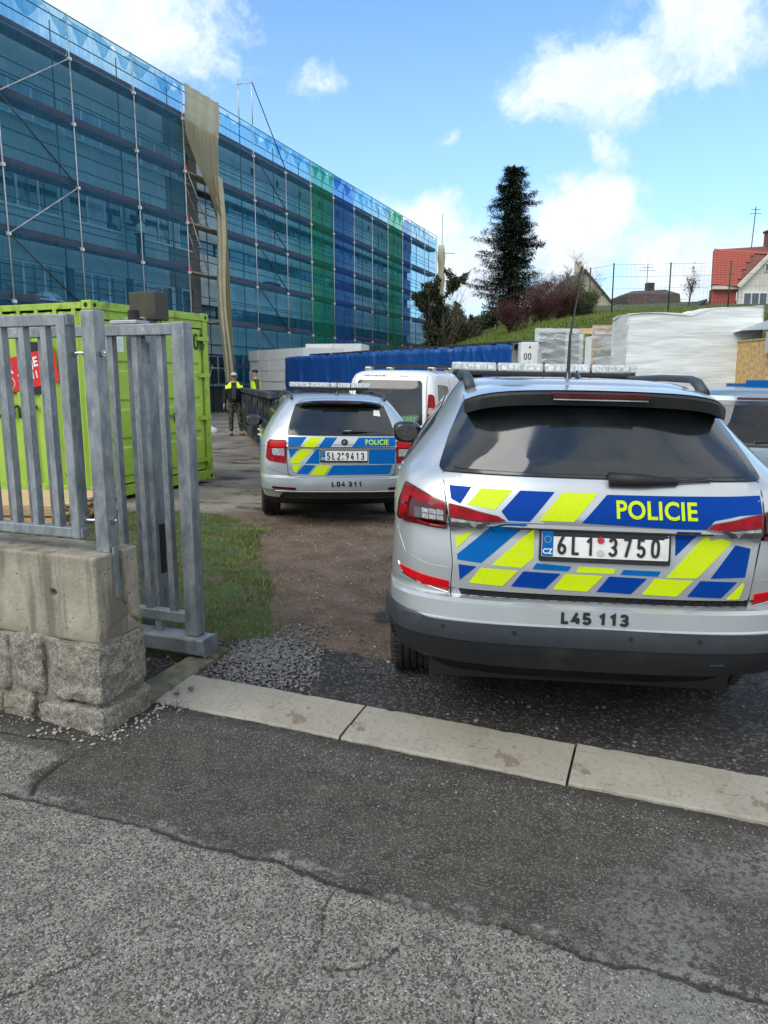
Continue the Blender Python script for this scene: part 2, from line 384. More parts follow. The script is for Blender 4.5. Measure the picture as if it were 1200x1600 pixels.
grv = mixc(t, mth(t, 'MULTIPLY', ramp(t, cr, .7, .9), .75), grv, (.15, .145, .138))
con = mixc(t, ramp(t, n3, .35, .65), (.19, .165, .135), (.34, .305, .25))
con = mixc(t, ramp(t, noise(t, vmul(t, oc, (1, 2.2, 1)), .9, 8, .72), .55, .60), con, (.085, .07, .055))
con = mixc(t, mth(t, 'MULTIPLY', ramp(t, n2, .5, .7), .4), con, (.10, .088, .072))
gr = mixc(t, ramp(t, n2, .3, .7), (.045, .068, .018), (.085, .12, .032)); gr = mixc(t, ramp(t, n1, .45, .62), gr, (.11, .088, .055))
def soft(a, lo_, hi_, k=.6): return ramp(t, mth(t, 'ADD', a, mth(t, 'MULTIPLY', mth(t, 'SUBTRACT', n2, .5), k)), lo_, hi_)
c = mixc(t, soft(attn(t, 'gravel'), .35, .65), dirt, grv)
c = mixc(t, soft(attn(t, 'conc'), .4, .6), c, con)
c = mixc(t, soft(attn(t, 'grass'), .35, .6), c, gr)
t.links.new(c, b.inputs['Base Color'])
t.links.new(mth(t, 'SUBTRACT', .92, mth(t, 'MULTIPLY', attn(t, 'wet'), ramp(t, n1, .4, .6, True, .05, .42))), b.inputs['Roughness'])
b.inputs['Specular IOR Level'].default_value = .35
hgt = mth(t, 'ADD', noise(t, oc, 45, 7, .75), mth(t, 'MULTIPLY', vs.outputs['Distance'], -.6))
t.links.new(nd(t, 'ShaderNodeBump', {}, {'Strength': 1.0, 'Distance': .018, 'Height': hgt}).outputs[0], b.inputs['Normal'])
tag(obj('ground', me, 'ground'), 'muddy yard with gravel, broken concrete and a grassy mound', kind='structure')
# far land: one sheet to the horizon
mat('far_land', (.06, .085, .03), .95, var=.4, scale=.02)
mb = MB(); mb.box(-3000, 3000, -600, 3500, -3.0, -.6)
tag(obj('terrain', mb, 'far_land'), 'open land reaching the horizon', kind='structure')
# distant hills, haze painted into their blue-grey colour
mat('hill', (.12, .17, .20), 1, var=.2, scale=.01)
def hillf(u, v):
    x = -900+2900*u
    h = 60+95*math.exp(-((x-130)/95)**2)+75*math.exp(-((x-700)/190)**2)+50*math.exp(-((x+600)/250)**2)+8*math.sin(x*.021)+5*math.sin(x*.053)
    return (x, 1500+320*v, -5+h*math.sin(math.pi/2*min(1, v*2))**.7*(1 if v < .5 else 1-(v-.5)))
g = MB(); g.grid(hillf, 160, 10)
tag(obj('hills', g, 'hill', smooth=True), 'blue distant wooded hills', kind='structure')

# ================= kerb =================
m, t, b = newmat('kerb_concrete')
oc = t.nodes.new('ShaderNodeTexCoord').outputs['Object']
n1 = noise(t, oc, 2.2, 7, .65); n2 = noise(t, oc, 40, 5, .7)
c = mixc(t, ramp(t, n1, .3, .7), (.27, .245, .195), (.35, .325, .27))
c = mixc(t, ramp(t, noise(t, oc, 3.1, 8, .72), .56, .60), c, (.19, .15, .105))
c = mixc(t, mth(t, 'MULTIPLY', ramp(t, n2, .5, .7), .6), c, (.17, .15, .11)); c = mixc(t, mth(t, 'MULTIPLY', ramp(t, noise(t, oc, 9, 7, .7), .5, .7), .4), c, (.20, .175, .13))
t.links.new(c, b.inputs['Base Color']); b.inputs['Roughness'].default_value = .9
t.links.new(nd(t, 'ShaderNodeBump', {}, {'Strength': .7, 'Distance': .006, 'Height': noise(t, oc, 70, 6, .7)}).outputs[0], b.inputs['Normal'])
kerb = tag(thing('kerb', 'row of pale concrete kerb stones flush across the yard entrance', None, (FO.x, FO.y, 0), FA), kind='structure'); 
if 'category' in kerb: del kerb['category']
def kerb_stone():
    g = MB()
    def top(x, y): return (vnoise(x*7, y*20, 4)-.5)*.006
    N = 60; prof = [(.355, -.1), (.355, .004), (.362, .014), (.465, .020), (.469, .0155), (.60, .024), (.675, .026), (.685, .014), (.688, -.1)]
    vs = []; n = len(prof)
    for i in range(N+1):
        x = 1.002*i/N
        for j, (y, z) in enumerate(prof):
            e = (float(vnoise(x*18, j*3.1, 6))-.5)
            chip = -.010*max(0, float(vnoise(x*9, j*2.0, 16))-.62)*10 if j in (1, 2, 6, 7) else 0
            yy = y+(e*.012 if j in (1, 2, 6, 7) else 0); vs.append((x, yy, z+(e*.003 if z > 0 else 0)+chip*.5))
    fs = [(i*n+j, i*n+j+1, (i+1)*n+j+1, (i+1)*n+j) for i in range(N) for j in range(n-1)]+[tuple(range(n)), tuple(N*n+j for j in range(n-1, -1, -1))]
    g.add(vs, fs); return g.mesh('kerb_stone')
ks = kerb_stone()
for i in range(9):
    a0 = .0+1.014*i; w = F2W(a0+.5, .5)
    o = inst('kerb_stone', ks, kerb, (a0, 0, gzf(w[0], 3)+.0+.003*((i*7) % 3-1)), (0, R(.9), 0), m='kerb_concrete')
    if i % 2: o.rotation_euler = (0, R(1.3), 0)
# mossy plinth under the gate
mat('mossy_concrete', (.16, .145, .10), .95, var=.35, scale=9, bump=.012, bscale=40, dirt=(.05, .06, .02), dscale=5, damt=.8)
mb = MB(); mb.box(-.17, .0, .30, .9, -.12, .045)
pl_ = obj('plinth', mb, 'mossy_concrete', bev=.012); pl_.location = (FO.x, FO.y, 0); pl_.rotation_euler = (0, 0, FA)
tag(pl_, 'low mossy concrete plinth behind the stone wall end', 'plinth')
mb = MB(); mb.box(-4.0, .0, .90, 1.06, -.12, .055)
pl_ = obj('track_foundation', mb, 'mossy_concrete', bev=.012); pl_.location = (FO.x, FO.y, 0); pl_.rotation_euler = (0, 0, FA)
tag(pl_, 'concrete foundation strip under the sliding gate beam', 'foundation')

# ================= wall =================
wall = thing('boundary_wall', 'low wall of grey concrete coping over rough granite blocks at the left', 'wall', (FO.x, FO.y, 0), FA)
m, t, b = newmat('old_concrete')
oc = t.nodes.new('ShaderNodeTexCoord').outputs['Object']
st = vmul(t, oc, (7, 7, .8)); n1 = noise(t, st, 1.4, 7, .65); n2 = noise(t, oc, 4, 7, .7); n3 = noise(t, oc, 45, 5, .7)
c = mixc(t, ramp(t, n2, .3, .7), (.25, .225, .17), (.42, .385, .30))
c = mixc(t, mth(t, 'MULTIPLY', ramp(t, n1, .46, .62), .75), c, (.12, .105, .08))
sx = nd(t, 'ShaderNodeSeparateXYZ', {}, {0: oc})
c = mixc(t, mth(t, 'MULTIPLY', ramp(t, mth(t, 'ADD', sx.outputs[2], mth(t, 'MULTIPLY', n1, .1)), .56, .48), .45), c, (.13, .125, .06))
c = mixc(t, mth(t, 'MULTIPLY', ramp(t, mth(t, 'ADD', sx.outputs[2], mth(t, 'MULTIPLY', n1, .16)), .80, .90), .35), c, (.15, .135, .105))
pv = nd(t, 'ShaderNodeTexVoronoi', {}, {'Vector': oc, 'Scale': 62.0}); pr = nd(t, 'ShaderNodeSeparateColor', {}, {0: pv.outputs['Color']}).outputs[0]
pit = mth(t, 'MULTIPLY', ramp(t, pv.outputs['Distance'], .12, .26, True, 1, 0), ramp(t, pr, .93, .95))
c = mixc(t, pit, c, (.03, .028, .022))
t.links.new(c, b.inputs['Base Color']); b.inputs['Roughness'].default_value = .92
t.links.new(nd(t, 'ShaderNodeBump', {}, {'Strength': 1, 'Distance': .006, 'Height': mth(t, 'SUBTRACT', n3, mth(t, 'MULTIPLY', pit, 2.0))}).outputs[0], b.inputs['Normal'])
# coping built as a displaced block with a crack running down its end face
def block_mesh(x0, x1, y0, y1, z0, z1, step, disp, rnd=.0):
    bm = bmesh.new(); bmesh.ops.create_cube(bm, size=1)
    for v in bm.verts: v.co = Vector(((x0+x1)/2+v.co.x*(x1-x0), (y0+y1)/2+v.co.y*(y1-y0), (z0+z1)/2+v.co.z*(z1-z0)))
    for ax, (a, b_) in enumerate(((x0, x1), (y0, y1), (z0, z1))):
        n = max(1, int((b_-a)/step))
        for i in range(1, n):
            co = [0, 0, 0]; co[ax] = a+(b_-a)*i/n; no = [0, 0, 0]; no[ax] = 1
            bmesh.ops.bisect_plane(bm, geom=bm.verts[:]+bm.edges[:]+bm.faces[:], plane_co=co, plane_no=no)
    bm.normal_update(); nn = [(v, v.normal.copy()) for v in bm.verts]
    for v, n in nn: v.co += n*disp(v.co, n)
    me = bpy.data.meshes.new('block'); bm.to_mesh(me); bm.free(); me.polygons.foreach_set('use_smooth', [True]*len(me.polygons)); return me
endcrack = [(.165, .84), (.170, .72), (.19, .66), (.17, .60), (.20, .56), (.23, .50), (.285, .46)]
def coping_d(p, n):
    d = (float(vnoise(p.x*11+p.y*7, p.z*11, 3))-.5)*.004
    edges = sum(abs(c) > .3 for c in n)
    if edges >= 2: d -= .004+.010*max(0, float(vnoise(p.x*16, p.z*16+p.y*16, 7, 2))-.5)
    if n.x > .8:
        dd = 9
        for (a, b_), (c_, e) in zip(endcrack[:-1], endcrack[1:]):
            vx, vy = c_-a, e-b_; tt = max(0, min(1, ((p.y-a)*vx+(p.z-b_)*vy)/(vx*vx+vy*vy))); dd = min(dd, math.hypot(p.y-a-tt*vx, p.z-b_-tt*vy))
        d -= .022*math.exp(-(dd/.006)**2)
        if p.z < .56-(.29-p.y)*.3: d -= .004
    # old anchor hole in the face
    if n.y < -.8:
        r = math.hypot(p.x+.245, p.z-.655); d -= .045*math.exp(-(r/.013)**4)
    return d
cop = obj('coping', block_mesh(-1.2, 0, 0, .29, .435, .835, .0085, coping_d), 'old_concrete', wall)
cop.data.set_sharp_from_angle(angle=R(50))
mb = MB(); mb.box(-5.2, -1.205, 0, .29, .435, .835); obj('coping', mb, 'old_concrete', wall, bev=.006)
m, t, b = newmat('granite')
oc = t.nodes.new('ShaderNodeTexCoord').outputs['Object']
v1 = nd(t, 'ShaderNodeTexVoronoi', {}, {'Vector': oc, 'Scale': 230.0}); r1 = nd(t, 'ShaderNodeSeparateColor', {}, {0: v1.outputs['Color']}).outputs[0]
n1 = noise(t, oc, 30, 7, .75); n2 = noise(t, oc, 5, 5, .6)
c = mixc(t, ramp(t, n1, .38, .60), (.17, .155, .125), (.36, .335, .275))
c = mixc(t, mth(t, 'MULTIPLY', ramp(t, r1, .66, .76), .65), c, (.07, .063, .055)); c = mixc(t, mth(t, 'MULTIPLY', ramp(t, r1, .12, .08), .7), c, (.50, .47, .40))
c = mixc(t, mth(t, 'MULTIPLY', ramp(t, n2, .5, .7), .4), c, (.20, .18, .11))
t.links.new(c, b.inputs['Base Color']); b.inputs['Roughness'].default_value = .85
t.links.new(nd(t, 'ShaderNodeBump', {}, {'Strength': 1, 'Distance': .014, 'Height': n1}).outputs[0], b.inputs['Normal'])
mat('mortar', (.22, .205, .17), .95, var=.3, scale=12, bump=.012, bscale=40, dirt=(.07, .065, .045), damt=.7)
def mortar_d(p, n):
    d = (float(vnoise(p.x*6+p.y*5, p.z*6+4, 9))-.5)*.05
    if p.z < .05: d += .015
    return d
obj('mortar', block_mesh(-1.6, -.004, .002, .285, -.1, .437, .02, mortar_d), 'mortar', wall)
mb = MB(); mb.box(-5.2, -1.605, .02, .27, -.1, .434); obj('mortar', mb, 'mortar', wall)
def stone(x0, x1, z0, z1, y0=-.02, y1=.14, seed=0, st=.009):
    cx, cz, cy = (x0+x1)/2, (z0+z1)/2, (y0+y1)/2; hx, hz, hy = (x1-x0)/2, (z1-z0)/2, (y1-y0)/2
    def d(p, n):
        # rounded outline
        u = abs(p.x-cx)/hx; w = abs(p.z-cz)/hz; q = abs(p.y-cy)/hy
        ex = max(0, u-.72)*max(0, w-.70)*hx*.9+max(0, u-.8)*max(0, q-.7)*hx*.7+max(0, w-.8)*max(0, q-.7)*hz*.7
        r = (float(vnoise(p.x*13+seed*3.1+p.y*9, p.z*13+seed+p.y*5, seed, 5))-.45)*.030+(float(vnoise(p.x*50+p.y*40, p.z*50, seed+3, 2))-.5)*.014
        return r-ex
    o = obj('stone', block_mesh(x0, x1, y0, y1, z0, z1, st, d), 'granite', wall)
    return o
stone(-.285, .012, .155, .43, -.022, .30, 1, .010); stone(-.50, -.325, .16, .445, -.02, .12, 2)
stone(-.36, .02, -.06, .135, -.035, .31, 3, .010); stone(-.57, -.40, -.06, .135, -.035, .12, 4)
for i, (a, b_, c_, d_) in enumerate([(-.86, -.53, .15, .43), (-1.15, -.90, .17, .43), (-.84, -.60, -.06, .12), (-1.2, -.88, -.06, .14), (-1.55, -1.19, .15, .42), (-1.5, -1.24, -.06, .12)]):
    stone(a, b_, c_, d_, -.02, .12, 5+i, .02)

# ================= fence on the wall, sliding gate =================
m, t, b = newmat('galvanised')
oc = t.nodes.new('ShaderNodeTexCoord').outputs['Object']
v1 = nd(t, 'ShaderNodeTexVoronoi', {'distance': 'CHEBYCHEV'}, {'Vector': vmul(t, oc, (1, 1, .45)), 'Scale': 75.0}); r1 = nd(t, 'ShaderNodeSeparateColor', {}, {0: v1.outputs['Color']}).outputs[0]
n1 = noise(t, vmul(t, oc, (1, 1, .4)), 16, 6, .65); n2 = noise(t, oc, 3, 5, .6)
c = mixc(t, ramp(t, n1, .35, .68), (.19, .215, .23), (.33, .355, .365)); c = mixc(t, mth(t, 'MULTIPLY', ramp(t, r1, .6, .9), .22), c, (.40, .44, .46))
c = mixc(t, mth(t, 'MULTIPLY', ramp(t, n2, .52, .7), .45), c, (.42, .44, .44))
c = mixc(t, ramp(t, noise(t, vmul(t, oc, (1, 1, .35)), 38, 4, .7), .66, .72), c, (.52, .55, .56))
t.links.new(c, b.inputs['Base Color']); b.inputs['Metallic'].default_value = .45
t.links.new(ramp(t, n1, .3, .7, True, .42, .62), b.inputs['Roughness'])
mat('bolt_steel', (.55, .56, .58), .3, metal=1, var=.2, scale=30)
fence = thing('railing_fence', 'galvanised steel railing with square posts standing on the low wall', 'fence', (FO.x, FO.y, 0), FA)
def boxo(name, dims, m_, par, bev=.004, label=None):
    g = MB(); g.box(*dims); o = obj(name, g, m_, par, bev=bev)
    if label: o['label'] = label
    return o
boxo('post', (-.078, -.008, .105, .175, .835, 1.90), 'galvanised', fence); boxo('post_strap', (-.002, .007, .118, .150, .62, .86), 'galvanised', fence, 0)
boxo('post', (-2.66, -2.59, .105, .175, .83, 1.90), 'galvanised', fence)
boxo('rail', (-2.5, -.12, .07, .12, 1.835, 1.885), 'galvanised', fence); boxo('rail', (-2.5, -.12, .07, .12, .90, .945), 'galvanised', fence)
boxo('stile', (-.175, -.128, .062, .128, .90, 1.882), 'galvanised', fence)
bar = MB().box(-.0155, .0155, .076, .112, .945, 1.835).mesh('bar'); bar.materials.append(MATS['galvanised'])
for i in range(18): inst('bar', bar, fence, (-.262-.126*i, 0, 0))
for z in (1.72, .98):
    g = MB(); g.tube([(-.145, .10, z), (.012, .145, z)], .006, 8); g.tube([(-.008, .14, z), (.008, .14, z)], .016, 6); g.tube([(-.092, .13, z), (-.08, .13, z)], .016, 6); g.tube([(-.128, .11, z), (-.118, .11, z)], .014, 6)
    obj('bolt', g, 'bolt_steel', fence)
gate = thing('sliding_gate', 'galvanised sliding gate pushed open behind the wall, standing past its end', 'gate', (FO.x, FO.y, 0), FA)
boxo('end_post', (-.195, -.115, .90, .98, .16, 1.905), 'galvanised', gate)
boxo('top_rail', (-3.6, -.197, .905, .975, 1.84, 1.90), 'galvanised', gate)
boxo('bottom_rail', (-3.6, -.197, .91, .97, .225, .285), 'galvanised', gate)
boxo('track_beam', (-3.9, -.05, .86, 1.0, .058, .155), 'galvanised', gate, .012)
boxo('end_plate', (-.052, -.046, .858, 1.002, .052, .16), 'galvanised', gate, 0)
gb = MB().box(-.018, .018, .92, .96, .285, 1.84).mesh('bar'); gb.materials.append(MATS['galvanised'])
for i in range(20): inst('bar', gb, gate, (-.29-.165*i, 0, 0))
for i in range(8): boxo('bracket', (-.42-.45*i, -.38-.45*i, .92, .96, .155, .225), 'galvanised', gate)
col_ = thing('gate_column', 'thick galvanised guide column with a dark box on top behind the gate', 'post', (FO.x, FO.y, 0), FA)
boxo('column', (-.62, -.485, 1.06, 1.18, -.1, 1.95), 'galvanised', col_)
boxo('column_face', (-.565, -.53, 1.045, 1.062, .2, 1.9), 'galvanised', col_)
g = MB(); g.prism([(-.52, 1.84), (-.43, 1.80), (-.43, 1.69), (-.45, 1.69), (-.54, 1.80)], 1, 1.02, 1.055); obj('roller_bracket', g, 'galvanised', col_)
mat('dark_bronze', (.045, .04, .022), .55, var=.3, scale=8)
mat('black_rubber', (.016, .016, .017), .75, var=.3, scale=20, bump=.002)
boxo('slot', (-.4835, -.480, 1.09, 1.14, .45, .75), 'black_rubber', col_, 0)
boxo('control_box', (-.60, -.42, 1.08, 1.2, 1.935, 2.09), 'dark_bronze', col_)
g = MB(); g.tube([(-.50, .99, 1.90), (-.50, .99, 1.98)], .032, 14); g.tube([(-.50, .99, 1.93), (-.50, 1.1, 1.93)], .012, 8); obj('roller', g, 'black_rubber', col_)
mat('zinc', (.42, .44, .45), .5, metal=.5, var=.15)
boxo('roller_plate', (-.62, -.44, .93, 1.05, 1.905, 1.925), 'zinc', col_)

# ================= stacked boards behind the fence =================
mat('pine', (.55, .38, .20), .7, var=.25, scale=3, stretch=(1, 14, 14), bump=.002, bscale=20)
mat('pine_red', (.33, .16, .08), .75, var=.35, scale=3, stretch=(1, 14, 14))
pal = thing('board_stack', 'stack of fresh pine boards lying on the grass behind the fence', 'board stack', (-5.58, 7.9, gzf(-3, 8)+.0), R(-4))
bme = MB().box(0, 2.2, 0, .135, 0, .024).mesh('board'); bme.materials.append(MATS['pine']); bme2 = bme.copy(); bme2.materials.clear(); bme2.materials.append(MATS['pine_red'])
for l in range(9):
    for k in range(9):
        if l == 8 and k > 6: continue
        inst('board', bme if (l == 8 or (l*5+k*3) % 4) else bme2, pal, (random.uniform(-.05, .05), k*.14+random.uniform(-.004, .004), .04+l*.027), (0, 0, random.uniform(-.006, .006)))
for k in range(3): inst('bearer', MB().box(.1+k*.9, .2+k*.9, 0, 1.26, -.05, .04).mesh('bearer'), pal, m='pine_red')

# ================= container =================
m, t, b = newmat('green_paint')
oc = t.nodes.new('ShaderNodeTexCoord').outputs['Object']
n1 = noise(t, oc, 2, 6, .6); n2 = noise(t, oc, 7, 8, .75); n3 = noise(t, vmul(t, oc, (9, 9, .7)), 1.6, 6, .7)
c = mixc(t, ramp(t, n1, .3, .7), (.30, .48, .05), (.38, .56, .075))
c = mixc(t, mth(t, 'MULTIPLY', ramp(t, n3, .52, .72), .35), c, (.26, .40, .05)); c = mixc(t, mth(t, 'MULTIPLY', ramp(t, n2, .62, .66), .8), c, (.12, .10, .04))
t.links.new(c, b.inputs['Base Color']); b.inputs['Roughness'].default_value = .42
t.links.new(nd(t, 'ShaderNodeBump', {}, {'Strength': .5, 'Distance': .01, 'Height': n1}).outputs[0], b.inputs['Normal'])
mat('green_frame', (.33, .52, .06), .5, var=.2, scale=5, dirt=(.12, .10, .03), dscale=5, damt=.7)
mat('gasket', (.012, .012, .010), .8); mat('print_black', (.012, .012, .013), .5, var=.05); mat('print_white', (.8, .8, .78), .5, var=.04)
mat('banner_red', (.62, .015, .02), .45, var=.08); mat('rusty', (.17, .15, .12), .6, metal=.4, var=.4, scale=12)
CZ = gzf(-3, 10)+.03
con = thing('shipping_container', 'lime green steel storage container with its doors facing the yard', 'container', (-3.68, 9.7, CZ), math.atan2(.92, .39))
H = 2.56; Lc = 6.06; Wd = 2.44
# long side: trapezoid corrugation
pts = []; y = .16
while y < Lc-.16:
    pts += [(y, 0.035), (y+.07, 0.035), (y+.105, .0), (y+.175, .0)]; y += .28/1.0*.75
g = MB(); n = len(pts)
vs = [(x, yy, z) for z in (.17, H-.13) for yy, x in pts]; g.add(vs, [(i, i+1, n+i+1, n+i) for i in range(n-1)])
obj('side_wall', g, 'green_paint', con)
g = MB(); g.add([(Wd-.03, yy, z) for z in (.17, H-.13) for yy, x in pts], [(i, i+1, n+i+1, n+i) for i in range(n-1)]); g.box(.1, Wd-.1, Lc-.06, Lc-.03, .1, H-.1)
obj('rear_wall', g, 'green_paint', con)
boxo('roof', (.03, Wd-.03, .05, Lc-.05, H-.09, H-.06), 'green_frame', con, 0)
boxo('floor', (.05, Wd-.05, .05, Lc-.05, .1, .15), 'rusty', con, 0)
for x, y in ((0, 0), (Wd-.14, 0), (0, Lc-.16), (Wd-.14, Lc-.16)):
    boxo('corner_post', (x+.01, x+.13, y+.01, y+.15, .12, H-.12), 'green_frame', con, .008)
    for z in (0, H-.12):
        cc = MB(); cc.box(x, x+.14, y, y+.16, z, z+.12)
        co = obj('corner_casting', cc, 'green_frame', con, bev=.01)
        hole = MB(); hole.lathe([(.026, -.002), (.026, .004)], 20, Matrix.Translation((x+.07, y-.001, z+.06)) @ Matrix.Rotation(R(90), 4, 'X'))
        hole.lathe([(.030, -.003), (.030, .003)], 20, Matrix.Translation((x-.001, y+.08, z+.06)) @ Matrix.Rotation(R(90), 4, 'Y'))
        obj('lifting_hole', hole, 'gasket', co)
boxo('top_rail', (.0, .05, .16, Lc-.16, H-.10, H-.02), 'green_frame', con, .006)
for k in range(18): boxo('rail_rib', (-.004, .012, .26+k*.32, .32+k*.32, H-.19, H-.10), 'green_frame', con, 0)
boxo('bottom_rail', (.0, .05, .16, Lc-.16, .02, .17), 'green_frame', con, .006)
boxo('header', (.14, Wd-.14, .0, .10, H-.11, H-.01), 'green_frame', con, .006); boxo('header_recess', (.13, Wd-.13, .03, .10, H-.22, H-.11), 'green_frame', con, 0)
boxo('sill', (.14, Wd-.14, .0, .10, .01, .15), 'green_frame', con, .006)
for dx0, dx1 in ((.15, 1.205), (1.235, Wd-.15)):
    dr = boxo('door', (dx0, dx1, .045, .075, .17, H-.24), 'green_paint', con, .004)
    for k in range(4):
        z0 = .26+k*.51
        g = MB(); x0, x1, z1 = dx0+.08, dx1-.08, z0+.42
        g.add([(x0, .0445, z0), (x1, .0445, z0), (x1, .0445, z1), (x0, .0445, z1), (x0+.03, .018, z0+.03), (x1-.03, .018, z0+.03), (x1-.03, .018, z1-.03), (x0+.03, .018, z1-.03)],
              [(4, 5, 6, 7), (0, 1, 5, 4), (1, 2, 6, 5), (2, 3, 7, 6), (3, 0, 4, 7)])
        obj('door_panel', g, 'green_paint', dr)
    g = MB(); g.box(dx0-.012, dx1+.012, .055, .07, .155, H-.225); obj('gasket', g, 'gasket', dr)
for x in (1.10, 1.36):
    g = MB(); g.tube([(x, .01, .08), (x, .01, H-.14)], .017, 10)
    for z in (.2, .75, 1.35, 1.95, 2.3): g.box(x-.035, x+.035, .0, .03, z, z+.05)
    lb = obj('lock_bar', g, 'green_frame', con)
    g = MB(); g.box(x-.02, x+.22, -.02, -.008, 1.03, 1.06); g.box(x+.17, x+.23, -.015, .03, .96, 1.08); obj('handle', g, 'rusty', lb)
for z in (.3, .95, 1.6, 2.15):
    g = MB(); g.box(Wd-.30, Wd-.02, -.012, .02, z, z+.06); g.tube([(Wd-.13, -.0, z-.04), (Wd-.13, -.0, z+.10)], .022, 8); obj('hinge', g, 'green_frame', con)
def flat_text(txt, size, M, m_, par, bold=0.0, sx=1, space=1, name='lettering', align='CENTER'):
    vs, fs = text_mesh(txt, size, bold, sx, space, align); g = MB(); g.add([M @ Vector((x, y, 0)) for x, y in vs], fs)
    return obj(name, g, m_, par, fixn=False)
Mdoor = Matrix.Translation((2.03, .010, 2.16)) @ Matrix.Rotation(R(90), 4, 'X')
V_, F_ = stroke_text('89508', .24, .15, .85, .72); g = MB(); g.add([Matrix.Translation((1.98, .010, 2.13)) @ Matrix.Rotation(R(90), 4, 'X') @ Vector((x, y, 0)) for x, y in V_], F_); obj('lettering', g, 'print_black', con, fixn=False)
# sign on the long side; local +y runs away to the left of the picture
def side_M(y, z, tilt=0): return Matrix.Translation((-.012, y, z)) @ Matrix.Rotation(R(-90), 4, 'Z') @ Matrix.Rotation(R(90), 4, 'X') @ Matrix.Rotation(tilt, 4, 'Z')
def plate_side(name, pts2, m_, off):
    g = MB(); g.add([(off, y, z) for y, z in pts2]+[(off+.006, y, z) for y, z in pts2], [(0, 1, 2, 3), (7, 6, 5, 4), (0, 4, 5, 1), (1, 5, 6, 2), (2, 6, 7, 3), (3, 7, 4, 0)]); return obj(name, g, m_, con)
plate_side('backing_plate', [(1.32, 2.06), (.93, 2.06), (.93, 1.38), (1.32, 1.38)], 'print_black', -.005)
plate_side('banner', [(1.80, 1.80), (.66, 1.99), (.60, 1.55), (1.80, 1.34)], 'banner_red', -.0105)
for s, y, z, sz in (('P', 1.62, 1.68, .17), ('R', 1.47, 1.70, .17), ('JE', 1.02, 1.795, .17), ('3', 1.30, 1.585, .13), ('11', 1.02, 1.63, .13), ('1', .76, 1.72, .13)):
    flat_text(s, sz, side_M(y, z, R(10)), 'print_white', con, .03).location.x = -.002
g = MB(); g.tube([Vector((-.0125, 1.47+.075*math.cos(a), 1.52+.075*math.sin(a))) for a in [2*math.pi*k/20 for k in range(21)]], .005, 4); obj('telephone_ring', g, 'print_white', con)
flat_text('container', .36, side_M(1.68, 1.17), 'print_black', con, .02, .95)
mat('notice', (.62, .72, .70), .5, var=.2, scale=30)
boxo('notice_plate', (.20, .56, .012, .016, 1.93, 2.15), 'notice', con, 0)
# ================= cars =================
def paint(name, col, metal=.6, rough=.3, dirt=.25):
    m, t, b = newmat(name)
    oc = t.nodes.new('ShaderNodeTexCoord').outputs['Object']
    n1 = noise(t, oc, 3, 7, .7); n2 = noise(t, oc, 300, 2, .5)
    s_ = nd(t, 'ShaderNodeSeparateXYZ', {}, {0: oc})
    low = mth(t, 'ADD', ramp(t, s_.outputs[2], 1.0, .3, True, 0, .5), .15)
    c = mixc(t, n2, tuple(x*.93 for x in col), tuple(min(1, x*1.07) for x in col))
    c = mixc(t, mth(t, 'MULTIPLY', mth(t, 'MULTIPLY', ramp(t, n1, .35, .75), low), dirt*2), c, (.20, .17, .13))
    t.links.new(c, b.inputs['Base Color']); b.inputs['Metallic'].default_value = metal
    t.links.new(mth(t, 'ADD', rough, mth(t, 'MULTIPLY', mth(t, 'MULTIPLY', n1, low), .25)), b.inputs['Roughness'])
    b.inputs['Coat Weight'].default_value = .8; b.inputs['Coat Roughness'].default_value = .05
paint('silver', (.52, .545, .55)); paint('silver_blue', (.50, .54, .555)); paint('van_white', (.78, .78, .77), 0, .3); paint('grey_paint', (.20, .26, .29), .5)
mat('car_plastic', (.009, .010, .012), .6, var=.15, scale=60, bump=.0006, bscale=400, dirt=(.09, .08, .065), dscale=4, damt=.18)
mat('car_satin', (.040, .048, .056), .5, metal=.1, var=.08, scale=9, dirt=(.06, .055, .05), dscale=3, damt=.3)
mat('car_black', (.008, .008, .009), .16, var=.1, coat=.6)
mat('car_glass', (.012, .016, .019), .09, var=.25, scale=2, coat=.2, spec=.6, dirt=(.035, .036, .036), dscale=2.2, damt=.6)
mat('lamp_red', (.26, .001, .007), .22, var=.35, coat=.12, scale=14, spec=.15); mat('lamp_dark', (.055, .002, .004), .12, coat=.3); mat('reflector_red', (.50, .003, .006), .4, var=.2, scale=120, coat=.05, spec=.2)
mat('lamp_clear', (.33, .32, .32), .2, metal=.3, var=.4, scale=40, coat=1); mat('lamp_smoke', (.05, .05, .055), .08, coat=1, var=.3, scale=20)
mat('police_blue', (.0004, .043, .28), .5, var=.06, spec=.10); mat('police_blue_light', (.0006, .11, .38), .5, var=.06, spec=.10)
m, t, b = newmat('police_yellow')
oc = t.nodes.new('ShaderNodeTexCoord').outputs['Object']
v1 = nd(t, 'ShaderNodeTexVoronoi', {'feature': 'DISTANCE_TO_EDGE'}, {'Vector': oc, 'Scale': 230.0, 'Randomness': 1.0})
c = mixc(t, ramp(t, v1.outputs[0], .04, .12), (.47, .60, .004), (.60, .76, .004)); t.links.new(c, b.inputs['Base Color']); b.inputs['Roughness'].default_value = .4; b.inputs['Specular IOR Level'].default_value = .25
mat('plate_white', (.72, .72, .69), .4, var=.06, scale=14, dirt=(.45, .43, .38), dscale=9, damt=.5); mat('seal_red', (.45, .04, .06), .4); mat('seal_grey', (.5, .5, .52), .3)
mat('chrome', (.75, .77, .8), .12, metal=1, var=.05); mat('rim_alloy', (.38, .39, .41), .35, metal=.8, var=.2, scale=12)
mat('tyre', (.020, .019, .018), .85, var=.4, scale=12, bump=.003, bscale=60, dirt=(.09, .07, .05), dscale=4, damt=.6)
